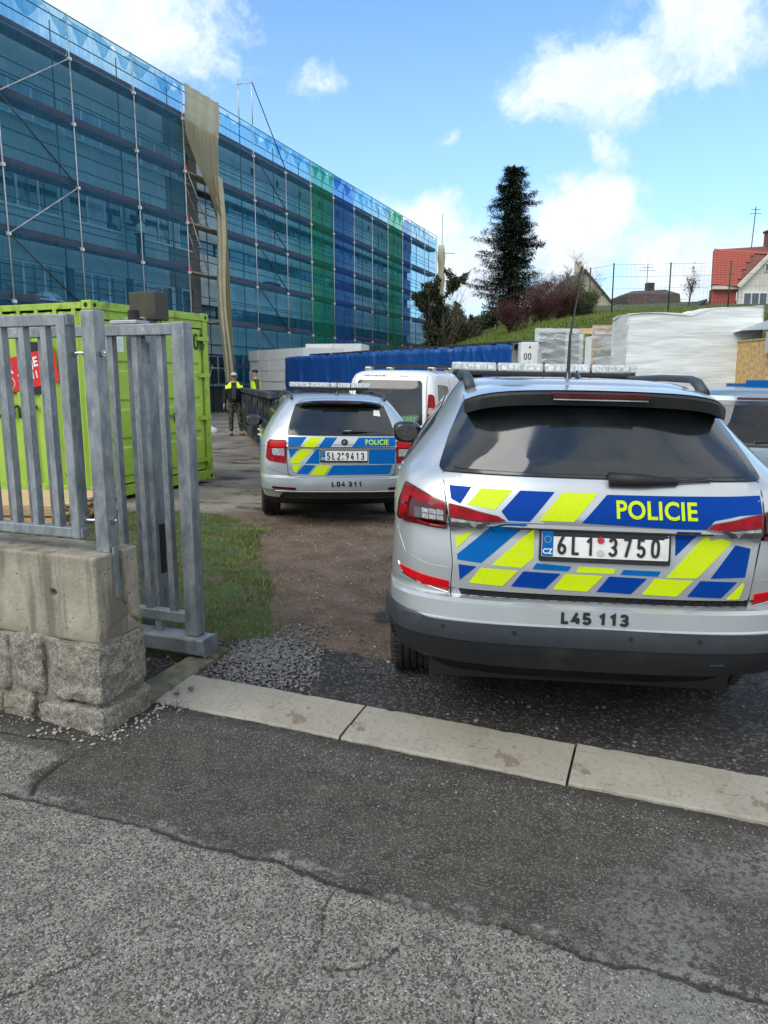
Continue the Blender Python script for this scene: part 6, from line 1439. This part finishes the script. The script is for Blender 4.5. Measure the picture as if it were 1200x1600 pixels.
# ================= vegetation =================
def leafmat(name, c1, c2, transl=.25):
    m, t, b = newmat(name); oi = t.nodes.new('ShaderNodeTexCoord').outputs['Object']; n1 = noise(t, oi, 1.2, 4, .6); n2 = noise(t, oi, 9, 3, .6)
    c = mixc(t, ramp(t, mth(t, 'ADD', mth(t, 'MULTIPLY', n1, .5), mth(t, 'MULTIPLY', n2, .5)), .38, .62), c1, c2); t.links.new(c, b.inputs['Base Color']); b.inputs['Roughness'].default_value = .75; b.inputs['Specular IOR Level'].default_value = .2
leafmat('needles', (.010, .020, .012), (.030, .050, .026)); leafmat('grass_blade', (.055, .105, .018), (.14, .23, .045)); leafmat('grass_far', (.065, .13, .018), (.17, .26, .04)); leafmat('dry_blade', (.20, .17, .08), (.30, .26, .13)); leafmat('twig_red', (.055, .022, .020), (.11, .05, .045)); leafmat('twig_grey', (.09, .075, .06), (.18, .15, .12)); leafmat('leaf_olive', (.045, .055, .015), (.11, .12, .035)); leafmat('ivy', (.02, .03, .012), (.06, .07, .03))
mat('bark', (.06, .045, .035), .95, var=.35, scale=9, bump=.02); mat('dead_leaf', (.13, .06, .045), .8, var=.5, scale=60)
def tris(name, P_, m_, par=None, kind=None):
    """P_: (n,3,3) array of triangles"""
    P_ = np.asarray(P_, np.float32); n = len(P_); me = bpy.data.meshes.new(name)
    me.vertices.add(3*n); me.vertices.foreach_set('co', P_.reshape(-1)); me.loops.add(3*n); me.loops.foreach_set('vertex_index', np.arange(3*n, dtype=np.int32)); me.polygons.add(n); me.polygons.foreach_set('loop_start', np.arange(0, 3*n, 3, dtype=np.int32)); me.polygons.foreach_set('loop_total', np.full(n, 3, dtype=np.int32)); me.update(calc_edges=True)
    me.materials.append(MATS[m_]); o = bpy.data.objects.new(name, me); COL.objects.link(o); o.parent = par
    if kind: o['kind'] = kind
    return o
rng = np.random.default_rng(5)
def spruce(x, y, H_, Rb, z0, label):
    t_ = thing('spruce_tree', label, 'tree', (x, y, z0)); obj('trunk', MB().tube([(0, 0, -.5), (0, 0, H_*.5), (0, 0, H_*.98)], [.32, .18, .03], 10), 'bark', t_, smooth=True)
    T_ = []; br = MB(); zc_ = .4
    while zc_ < H_*.985:
        f = zc_/H_; prof = Rb*(1-f)**.44*(.84+.16*math.sin(f*31)); nb = int(10+10*(1-f))
        for k in range(nb):
            a = rng.uniform(0, 2*math.pi); L_ = prof*rng.uniform(.45, 1.12)*(.85+.2*math.sin(3*a+f*9))+.10; droop = .25+.25*(1-f)
            m_ = max(4, int(L_*6)); d = np.array([math.cos(a), math.sin(a)]); pts_ = []
            for q in range(m_+1):
                u = q/m_; r_ = L_*u; zz = zc_-droop*L_*u*(1-.55*u)+.12*L_*u**3; pts_.append((d[0]*r_, d[1]*r_, zz))
            if k % 2 == 0: br.tube(pts_[::2], .018, 4)
            for q in range(1, m_+1):
                c_ = np.array(pts_[q]); w = (.13+.26*(1-q/m_))*min(1, L_*.9)+.05
                for s_ in range(15):
                    o_ = rng.normal(0, 1, 3)*np.array([w*.55, w*.55, .045]); o_[2] -= abs(rng.normal(0, .10)); b0 = c_+o_
                    v = np.array([d[0]*.12, d[1]*.12, -.02])+rng.normal(0, .07, 3); sd = np.cross(v, [0, 0, 1]); sd = sd/(np.linalg.norm(sd)+1e-6)*.035
                    T_.append([b0-sd, b0+sd+rng.normal(0, .01, 3), b0+v*1.5])
        zc_ += .40*(1-f*.5)+.02
    bo = obj('limbs', br, 'bark', t_); bo['kind'] = 'stuff'; tris('needles', T_, 'needles', t_, 'stuff'); return t_
spruce(8.95, 55, 14.6, 3.95, gzf(8.9, 55)-3.9 if False else 1.6, 'tall dark green spruce rising behind the grassy mound')
def bare_tree(name, label, x, y, z0, H_, spread, m_, nbr=5, depth=4, r0=.09, leaf=None, nleaf=0, lean=0, seed=1, lsize=.06, cat='tree', shrub=False, up=.45):
    rr = random.Random(seed); t_ = thing(name, label, cat, (x, y, z0)); tips = []; trunkmb = MB(); twig = MB()
    def grow(p, d, L_, r_, dep):
        pts_ = [p]; q = p.copy(); dd = d.copy(); n = 4
        for k in range(n):
            dd = (dd+Vector((rr.uniform(-.2, .2), rr.uniform(-.2, .2), rr.uniform(-.06, .14)))).normalized(); q = q+dd*L_/n; pts_.append(q.copy())
        (trunkmb if dep >= depth-1 else twig).tube(pts_, [r_*(1-.55*k/n) for k in range(n+1)], 5 if dep > 1 else 3, False)
        if dep == 0: tips.extend(pts_[1:]); return
        for k in range(nbr):
            i = rr.randint(1, n); a = rr.uniform(0, 6.28); nd_ = (dd*up+Vector((math.cos(a)*spread, math.sin(a)*spread, rr.uniform(.1, .7)))).normalized(); grow(pts_[i], nd_, L_*rr.uniform(.48, .74), r_*.5, dep-1)
    if shrub:
        for k in range(7):
            a = rr.uniform(0, 6.28); grow(Vector((rr.uniform(-.4, .4), rr.uniform(-.4, .4), 0)), Vector((math.cos(a)*.5, math.sin(a)*.5, 1)).normalized(), H_*.5, r0, depth)
    else: grow(Vector((0, 0, 0)), Vector((lean, 0, 1)).normalized(), H_*.5, r0, depth)
    obj('trunk', trunkmb, 'bark' if m_ != 'twig_red' else m_, t_, smooth=True); tw = obj('branches', twig, m_, t_); tw['kind'] = 'stuff'
    if leaf:
        T_ = []
        for k in range(nleaf):
            c_ = np.array(tips[rr.randrange(len(tips))])+rng.normal(0, .09, 3); v = rng.normal(0, 1, 3)*lsize; w = rng.normal(0, 1, 3)*lsize*.6; T_.append([c_, c_+v, c_+w])
        tris('leaves', T_, leaf, t_, 'stuff')
    return t_
GZ = lambda x, y: gzf(x, y)-.05
bare_tree('bare_tree', 'leafless grey tree with fine crown right of the yellow green bush', 11.3, 44, GZ(11.3, 44), 3.2, .9, 'twig_grey', 6, 4, .05, seed=3)
for i, (x, y, h_, sd, lb_) in enumerate([(6.6, 38.5, 2.2, 4, 'reddish leafless shrub at the foot of the spruce, lowest on the slope'), (7.9, 39, 2.1, 5, 'reddish leafless shrub just right of the spruce'), (9.0, 40, 2.0, 6, 'reddish shrub with pale buds between the spruce and the olive bush'), (8.9, 43, 2.7, 14, 'taller purple brown shrub rising behind the low red shrubs')]):
    bare_tree('red_shrub', lb_, x, y, GZ(x, y)-.2, h_, .75, 'twig_red' if i != 9 else 'twig_grey', 5, 3, .03, 'twig_red', 9000, seed=sd, lsize=.035, cat='shrub', shrub=True)
bare_tree('budding_shrub', 'tall pale shrub budding above the reddish ones', 10.3, 46, GZ(10.2, 46), 3.0, .6, 'twig_grey', 5, 3, .04, 'twig_grey', 2500, seed=8, lsize=.04, cat='shrub', shrub=True)
bare_tree('olive_shrub', 'rounded yellow green bush in front of the pale gabled house', 10.4, 41, GZ(10.4, 41)-.4, 2.1, .7, 'leaf_olive', 5, 3, .04, 'leaf_olive', 14000, seed=9, lsize=.05, cat='shrub', shrub=True)
bare_tree('ivy_tree', 'dark ivy covered tree at the end of the scaffold', 4.6, 50, .0, 7.6, .7, 'twig_grey', 6, 3, .14, 'ivy', 42000, seed=11, lsize=.15, up=.6)
bare_tree('bare_sapling', 'slender leafless sapling in front of the ivy covered tree', 3.6, 44, -.1, 7.8, .5, 'twig_grey', 5, 3, .06, seed=12, up=.8)
bare_tree('bare_sapling', 'thin leafless sapling standing before the blue net near the scaffold end', 2.3, 46, -.1, 5.6, .6, 'twig_grey', 5, 3, .05, seed=13, up=.8)
bare_tree('bare_sapling', 'bushy leafless sapling left of the scaffold end', 1.0, 47, -.1, 4.8, .7, 'twig_grey', 6, 3, .05, seed=17, up=.7)
bare_tree('distant_conifer', 'sparse small tree between the brown roofed house and the red roofed house', 20.4, 52, GZ(20.4, 52)-.1, 2.9, .55, 'twig_grey', 5, 3, .05, 'ivy', 350, seed=15, lsize=.07, up=.9)
bare_tree('evergreen', 'dark evergreen bush behind the sloping end of the mound', 6.0, 47, .4, 5.0, .7, 'twig_grey', 5, 3, .1, 'ivy', 16000, seed=21, lsize=.10, shrub=True)
# grass
def blades(n, xf, h0, h1, w, m_, name, lab, par=None):
    T_ = []
    P_ = xf(n); n = len(P_); a = rng.uniform(0, 2*math.pi, n); h_ = rng.uniform(h0, h1, n); ln = rng.normal(0, .45, (n, 2))*h_[:, None]
    b0 = P_; s_ = np.stack([np.cos(a), np.sin(a), np.zeros(n)], 1)*w; tip = b0+np.stack([ln[:, 0], ln[:, 1], h_], 1)
    o = tris(name, np.stack([b0-s_, b0+s_, tip], 1), m_); tag(o, lab, None, kind='stuff'); return o
def near_grass(n):
    X = rng.uniform(-6, -.5, n); Y = rng.uniform(4.2, 9.6, n)
    edge = np.interp(Y, [3.2, 4.46, 5, 6, 7.95, 9.1, 9.3], [-1.1, -.85, -.74, -1.0, -1.35, -2.1, -3.0]); n1 = (vnoise(X*2.2, Y*2.2, 61)-.5)*.7
    gmask = sstep(.12, -.10, X-edge+n1*.55)*sstep(9.5, 8.7, Y+n1)*sstep(4.1, 4.5, Y+n1*.5)*(.12+.88*sstep(.40, .55, vnoise(X*5, Y*5, 77)))
    k = rng.uniform(0, 1, n) < gmask; X, Y = X[k], Y[k]; z = gz(X, Y)-.008+(vnoise(X*3, Y*3, 81)-.5)*.03+(vnoise(X*14, Y*14, 82)-.5)*.014+.02
    return np.stack([X, Y, z], 1)
blades(120000, near_grass, .012, .05, .0030, 'grass_blade', 'grass', 'short green grass growing behind the gate along the muddy track')
blades(50000, near_grass, .012, .045, .0035, 'dry_blade', 'dry_grass', 'straw coloured dead blades mixed into the grass')
def far_grass(n):
    X = rng.uniform(1.5, 26, n); Y = rng.uniform(24, 46, n); k = rng.uniform(0, 1, n) < sstep(1.5, 3.5, X); X, Y = X[k], Y[k]; return np.stack([X, Y, gz(X, Y)-.03], 1)
blades(140000, far_grass, .05, .18, .018, 'grass_far', 'mound_grass', 'long green grass covering the mound'); blades(22000, far_grass, .08, .24, .014, 'dry_blade', 'mound_dry_grass', 'dry yellowish tufts scattered over the mound')
# gravel and stones
def pebbles(name, n, xf, s0, s1, m_, lab):
    ico = bmesh.new(); bmesh.ops.create_icosphere(ico, subdivisions=1, radius=1); bv = np.array([v.co[:] for v in ico.verts]); bf = np.array([[v.index for v in f.verts] for f in ico.faces]); ico.free()
    P_ = xf(n); n = len(P_); s_ = rng.uniform(0, 1, n)**2*(s1-s0)+s0; sc3 = s_[:, None]*rng.uniform(.6, 1.25, (n, 3))*np.array([1, 1, .65]); a = rng.uniform(0, 6.28, n)
    V_ = bv[None]*sc3[:, None, :]*(1+rng.uniform(-.22, .22, (n, len(bv), 1))); c_, s2 = np.cos(a)[:, None], np.sin(a)[:, None]
    V_ = np.stack([V_[..., 0]*c_-V_[..., 1]*s2, V_[..., 0]*s2+V_[..., 1]*c_, V_[..., 2]], -1)+P_[:, None, :]+np.stack([0*s_, 0*s_, s_*.3], 1)[:, None, :]
    o = tris(name, V_[:, bf, :].reshape(-1, 3, 3), m_); tag(o, lab, None, kind='stuff'); return o
mat('stone_grey', (.16, .155, .15), .85, var=.45, scale=55); mat('stone_dark', (.085, .08, .078), .85, var=.5, scale=40); mat('stone_pale', (.34, .32, .29), .85, var=.3, scale=55)
def gnd(X, Y): return gz(X, Y)-.008+(vnoise(X*3, Y*3, 81)-.5)*.03+(vnoise(X*14, Y*14, 82)-.5)*.014
def infront(X, Y):
    a_, b_ = W2F(X, Y); return b_
def pile(n):
    X = rng.normal(-.72, .22, n); Y = rng.normal(4.14, .27, n); k = (infront(X, Y) > .70) & (X > -1.12) & (X < -.36); X, Y = X[k], Y[k]
    return np.stack([X, Y, gnd(X, Y)+.035*np.exp(-(((X+.72)/.26)**2+((Y-4.18)/.36)**2))+rng.uniform(0, .01, len(X))], 1)
pebbles('gravel_heap', 4200, pile, .005, .013, 'stone_grey', 'loose grey gravel spread behind the kerb start')
def drive(n):
    X = rng.uniform(-.6, 4.2, n); Y = rng.uniform(2.4, 9, n)**1.0; b_ = infront(X, Y); d_ = .35+.65*np.exp(-((b_-.95)/.35)**2); k = (b_ > .70) & (rng.uniform(0, 1, n) < d_*(.10+.90*sstep(-.3, .5, X))); X, Y = X[k], Y[k]; return np.stack([X, Y, gnd(X, Y)], 1)
pebbles('drive_gravel', 14000, drive, .002, .009, 'stone_dark', 'fine dark gravel scattered over the drive'); pebbles('drive_chippings', 2600, drive, .003, .013, 'stone_grey', 'paler chippings scattered under the near police car')
def dirtst(n):
    X = rng.uniform(-1.6, .8, n); Y = rng.uniform(4, 10, n); return np.stack([X, Y, gnd(X, Y)], 1)
pebbles('dirt_stones', 1500, dirtst, .002, .009, 'stone_pale', 'small pale stones pressed into the muddy track')
def street_z0(X, Y): return -.02*np.clip(X, -3, 6)+.0
def kerbside(n):
    A_ = rng.uniform(-.3, 3.2, n); B_ = rng.normal(.27, .06, n)+rng.uniform(-.15, 0, n); k = B_ < .345; A_, B_ = A_[k], B_[k]; X, Y = F2W(A_, B_); return np.stack([X, Y, street_z0(X, Y)-.008*sstep(.25, .36, B_)], 1)
pebbles('kerb_grit', 900, kerbside, .0015, .007, 'stone_grey', 'grit lying along the front of the kerb')
def wallfoot(n):
    A_ = np.concatenate([rng.normal(.06, .06, n//2), rng.uniform(-1.2, .05, n-n//2)]); B_ = np.concatenate([rng.uniform(-.08, .40, n//2), rng.normal(-.09, .05, n-n//2)]); k = (B_ < -.035) | (A_ > .04); A_, B_ = A_[k], B_[k]; X, Y = F2W(A_, B_); return np.stack([X, Y, street_z0(X, Y)], 1)
pebbles('wall_grit', 420, wallfoot, .002, .012, 'stone_pale', 'crumbs of stone at the foot of the wall')
def streetst(n):
    A_ = rng.uniform(-1.2, 3.4, n); B_ = rng.uniform(-1.9, .3, n); X, Y = F2W(A_, B_); k = (B_ < -.03) | (A_ > .05); return np.stack([X[k], Y[k], street_z0(X[k], Y[k])+.001], 1)
pebbles('street_grit', 500, streetst, .001, .0045, 'stone_pale', 'small pale stones scattered over the asphalt')
kp = tag(thing('kerb_pebbles', 'two small dark pebbles lying on the first kerb stone', 'pebbles', (0, 0, 0)))
for a_, b_, s_ in ((.11, .50, .016), (.08, .42, .013)):
    X, Y = F2W(a_, b_); g = MB(); g.grid(lambda u, v: (X+s_*math.cos(6.28*u)*math.sin(3.14*v), Y+s_*.8*math.sin(6.28*u)*math.sin(3.14*v), .045+s_*.65*math.cos(3.14*v)), 10, 6); obj('pebble', g, 'stone_dark', kp, smooth=True)
def leaves(n):
    X = rng.normal(-1.04, .09, n); Y = rng.normal(4.15, .14, n); k = infront(X, Y) > .70; return X[k], Y[k]
X, Y = leaves(420); Z = gnd(X, Y)+.028; n = len(X); c_ = np.stack([X, Y, Z], 1); v1 = rng.normal(0, 1, (n, 3))*np.array([.022, .022, .010]); v2 = rng.normal(0, 1, (n, 3))*np.array([.016, .016, .010])
tag(tris('dead_leaves', np.stack([c_, c_+v1, c_+v2], 1), 'dead_leaf'), 'reddish dead leaves caught at the end of the gate beam', None, kind='stuff')

# ================= net fence on the mound =================
mat('net_post', (.02, .045, .035), .6, var=.2); mat('net_wire', (.10, .12, .11), .6)
nf = thing('net_fence', 'tall green posts with thin wire netting along the top of the mound', 'fence', (0, 0, 0))
fp = [(6.6, 45), (8.1, 44), (9.5, 40.5), (10.2, 38.5), (10.9, 37.0), (13.6, 37.0), (16.45, 37.0), (19.0, 37.2), (22.0, 37.5)]
for x, y in fp:
    z = gzf(x, y); obj('net_post', MB().tube([(x, y, z-.2), (x, y, z+2.35)], .035, 8), 'net_post', nf, smooth=True)
for (x0, y0), (x1, y1) in zip(fp[:-1], fp[1:]):
    z0, z1 = gzf(x0, y0), gzf(x1, y1)
    for h_ in (2.3, 1.75, 1.2, .65, .1): obj('wire', MB().tube([(x0, y0, z0+h_), ((x0+x1)/2, (y0+y1)/2, (z0+z1)/2+h_-.03), (x1, y1, z1+h_)], .007, 4), 'net_wire', nf)
    g = MB(); n = int(math.hypot(x1-x0, y1-y0)/.2)
    for k in range(1, n): u = k/n; x, y, z = x0+(x1-x0)*u, y0+(y1-y0)*u, z0+(z1-z0)*u; g.tube([(x, y, z+.1), (x, y, z+2.28)], .0028, 3, False)
    for k in range(1, 11): g.tube([(x0, y0, z0+.1+.2*k), (x1, y1, z1+.1+.2*k)], .0022, 3, False)
    nn = obj('netting', g, 'net_wire', nf); nn['kind'] = 'stuff'

# ================= houses =================
mat('tile_red', (.36, .075, .05), .7, var=.25, scale=3); mat('house_white', (.62, .60, .53), .9, var=.08, scale=1); mat('tile_brown', (.075, .055, .048), .85, var=.35, scale=4, dirt=(.14, .11, .10), dscale=2); mat('house_cream', (.46, .42, .30), .9, var=.1); mat('brick_dark', (.17, .07, .05), .85, var=.3, scale=8)
hs = thing('red_roof_house', 'white gabled house with a red tiled roof at the top right', 'house', (0, 0, 0))
zb = 5.0
# roof plane facing the camera's left/front; ridge runs left to right
RA, RB = Vector((25.7, 61.0, 11.33)), Vector((32.6, 60.2, 11.65)); EA, EB = Vector((24.3, 57.6, 8.28)), Vector((26.15, 57.2, 8.2))
GP = Vector((30.3, 57.0, 12.0))
g = MB(); g.add([EA, EB, Vector((28.6, 57.2, 11.0)), RB, RA, EA+Vector((0, .15, -.15)), EB+Vector((0, .15, -.15)), Vector((28.6, 57.35, 10.85)), RB+Vector((0, .2, -.15)), RA+Vector((0, .2, -.15))],
   [(0, 1, 2, 3, 4), (9, 8, 7, 6, 5), (0, 5, 6, 1), (1, 6, 7, 2), (2, 7, 8, 3), (3, 8, 9, 4), (4, 9, 5, 0)]); rf = obj('roof', g, 'brick_dark', hs)
tm = MB(); tm.grid(lambda u, v: (-.16+.30*u, v*.36, .03+.035*math.sin(math.pi*u*1.0)+.03*(1-v)), 4, 1); tme = tm.mesh('roof_tile'); tme.materials.append(MATS['tile_red'])
up = ((RA-EA)).normalized(); al = (RB-RA).normalized(); nrm = al.cross(up).normalized(); al = up.cross(nrm).normalized(); LU = (RA-EA).length
cnt = 0; Lst = []; rows_ = int(LU/.30)
for j in range(rows_):
    t_ = (j+.0)/rows_; xmax = 26.15+(28.6-26.15)*min(1, t_*1.05)+(0 if t_ < .85 else (t_-.85)/.15*2.5); p0_ = EA+(RA-EA)*t_; n = int((xmax-p0_.x)/.29)
    for k in range(n): Lst.append((p0_+al*(.15+.29*k), j))
def tile_obj(pos, up_, al_, nr_, par_):
    o = bpy.data.objects.new('roof_tile', tme); COL.objects.link(o); o.parent = par_
    Mx = Matrix((al_, up_, nr_)).transposed().to_4x4(); Mx.translation = pos; o.matrix_local = Mx
# the 300 that show largest singly, the rest joined
for pos, j in Lst[:300]: tile_obj(pos, up, al, nrm, rf)
g = MB()
for pos, j in Lst[300:]:
    Mx = Matrix((al, up, nrm)).transposed().to_4x4(); Mx.translation = pos; g.add([Mx @ Vector(v) for v in tm.v], tm.f)
o = obj('roof_tiles', g, 'tile_red', rf, fixn=False); o['kind'] = 'stuff'
# tile hung wall below with white gutter band
obj('gutter', MB().box(24.3, 26.2, 57.3, 57.6, 7.95, 8.2), 'house_white', hs)
wl = obj('hung_wall', MB().box(24.35, 26.1, 57.75, 58.1, 5.0, 7.95), 'brick_dark', hs)
for j in range(9):
    for k in range(7):
        x = 24.5+.255*k; o = bpy.data.objects.new('wall_tile', tme); COL.objects.link(o); o.parent = wl; Mx = Matrix((Vector((1, 0, 0)), Vector((0, -.1, 1)).normalized(), Vector((0, -1, -.1)).normalized())).transposed().to_4x4(); Mx.translation = (x+.02, 57.74, 5.0+.33*j); o.matrix_local = Mx
g = MB(); g.prism([(26.2, 5.0), (26.2, 8.1), (28.9, 11.05), (31.7, 8.1), (31.7, 5.0)], 1, 57.3, 57.6); obj('gable_wall', g, 'house_white', hs)
g = MB(); g.prism([(25.95, 8.15), (26.2, 8.02), (28.9, 10.98), (28.9, 11.25)], 1, 57.05, 57.3); obj('verge', g, 'house_white', hs)
w_ = obj('window', MB().box(26.5, 28.3, 57.2, 57.29, 6.75, 7.75), 'window_white', hs)
for k in range(3): obj('pane', MB().box(26.58+.58*k, 27.06+.58*k, 57.17, 57.198, 6.85, 7.65), 'pane', w_)
w_ = obj('window', MB().box(27.9, 28.8, 57.2, 57.29, 9.2, 9.8), 'window_white', hs); obj('pane', MB().box(27.98, 28.7, 57.17, 57.198, 9.27, 9.73), 'pane', w_)
ch = obj('chimney', MB().box(29.45, 30.4, 60.2, 60.9, 11.0, 12.5), 'brick_dark', hs); obj('chimney_cap', MB().box(29.38, 30.47, 60.1, 61.0, 12.502, 12.65), 'bark', ch)
ae = obj('aerial_pole', MB().tube([(28.4, 60.6, 11.4), (28.5, 60.6, 14.4)], .035, 6), 'scaffold_dark', hs)
for z, w in ((13.9, .45), (14.2, .35)): obj('aerial_bar', MB().tube([(28.5-w, 60.6, z), (28.5+w, 60.6, z)], .02, 5), 'scaffold_dark', ae)
obj('roof_back', MB().add([tuple(RA), tuple(RB), (34.2, 64.4, 8.5), (27.2, 64.6, 8.5)], [(0, 1, 2, 3)]), 'brick_dark', hs)
hs = thing('annex', 'low cream annex with a sloping roof left of the red roofed house', 'annex', (0, 0, 0))
g = MB(); g.prism([(22.5, 5.0), (22.5, 6.0), (24.3, 7.2), (24.3, 5.0)], 1, 58.5, 62); obj('wall', g, 'house_cream', hs); g = MB(); g.prism([(22.1, 5.85), (24.3, 7.35), (24.3, 7.2), (22.1, 5.7)], 1, 58.2, 62.2); obj('roof', g, 'net_post', hs)
hs = thing('brown_roof_house', 'house with a hipped dark brown roof and a chimney behind the mound', 'house', (0, 0, 0))
obj('wall', MB().box(22.3, 26.4, 70, 77, 5, 7.9), 'house_cream', hs)
g = MB(); P_ = [(21.9, 69.6, 7.6), (26.8, 69.6, 7.6), (26.8, 77.5, 7.6), (21.9, 77.5, 7.6), (22.9, 71.5, 9.35), (26.0, 71.5, 9.5), (26.0, 75.5, 9.5), (22.9, 75.5, 9.35), (22.0, 69.5, 8.75), (26.75, 69.5, 8.8)]
g.add([(21.9, 69.6, 7.4), (26.8, 69.6, 7.4), (26.8, 77.5, 7.4), (21.9, 77.5, 7.4), (22.0, 70.0, 8.9), (26.7, 70.0, 8.95), (26.7, 77.2, 8.95), (22.0, 77.2, 8.9), (22.9, 71.6, 9.35), (25.9, 71.6, 9.5), (25.9, 75.5, 9.5), (22.9, 75.5, 9.35)],
   [(0, 1, 5, 4), (1, 2, 6, 5), (2, 3, 7, 6), (3, 0, 4, 7), (4, 5, 9, 8), (5, 6, 10, 9), (6, 7, 11, 10), (7, 4, 8, 11), (8, 9, 10, 11)]); rf = obj('roof', g, 'tile_brown', hs)
ch = obj('chimney', MB().box(24.2, 24.9, 71.5, 72.1, 9.2, 10.1), 'bark', rf); ae = obj('aerial', MB().tube([(24.3, 71.9, 10), (24.3, 71.9, 11.9)], .03, 5), 'scaffold_dark', hs)
for z, w in ((11.2, .8), (11.5, .5)): obj('aerial_bar', MB().tube([(24.3-w, 71.9, z), (24.3+w, 71.9, z)], .02, 5), 'scaffold_dark', ae)
hs = thing('gabled_house', 'pale gabled house with a chimney half hidden by the olive bush', 'house', (0, 0, 0))
g = MB(); g.prism([(15.6, 5), (15.6, 8.2), (18.0, 10.9), (20.6, 8.0), (20.6, 5)], 1, 70, 79); obj('wall', g, 'house_cream', hs)
g = MB(); g.prism([(15.2, 7.9), (18.0, 11.1), (21.0, 7.8), (21.0, 7.6), (18.0, 10.9), (15.2, 7.7)], 1, 69.7, 79.3); rf = obj('roof', g, 'tile_brown', hs); obj('chimney', MB().box(17.7, 18.3, 72, 72.6, 10.4, 12.0), 'house_cream', rf)
w_ = obj('window', MB().box(17.5, 18.5, 69.93, 69.99, 8.0, 9.2), 'window_white', hs); obj('pane', MB().box(17.6, 18.4, 69.9, 69.928, 8.1, 9.1), 'pane', w_)
# far hills carry their haze in the base colour
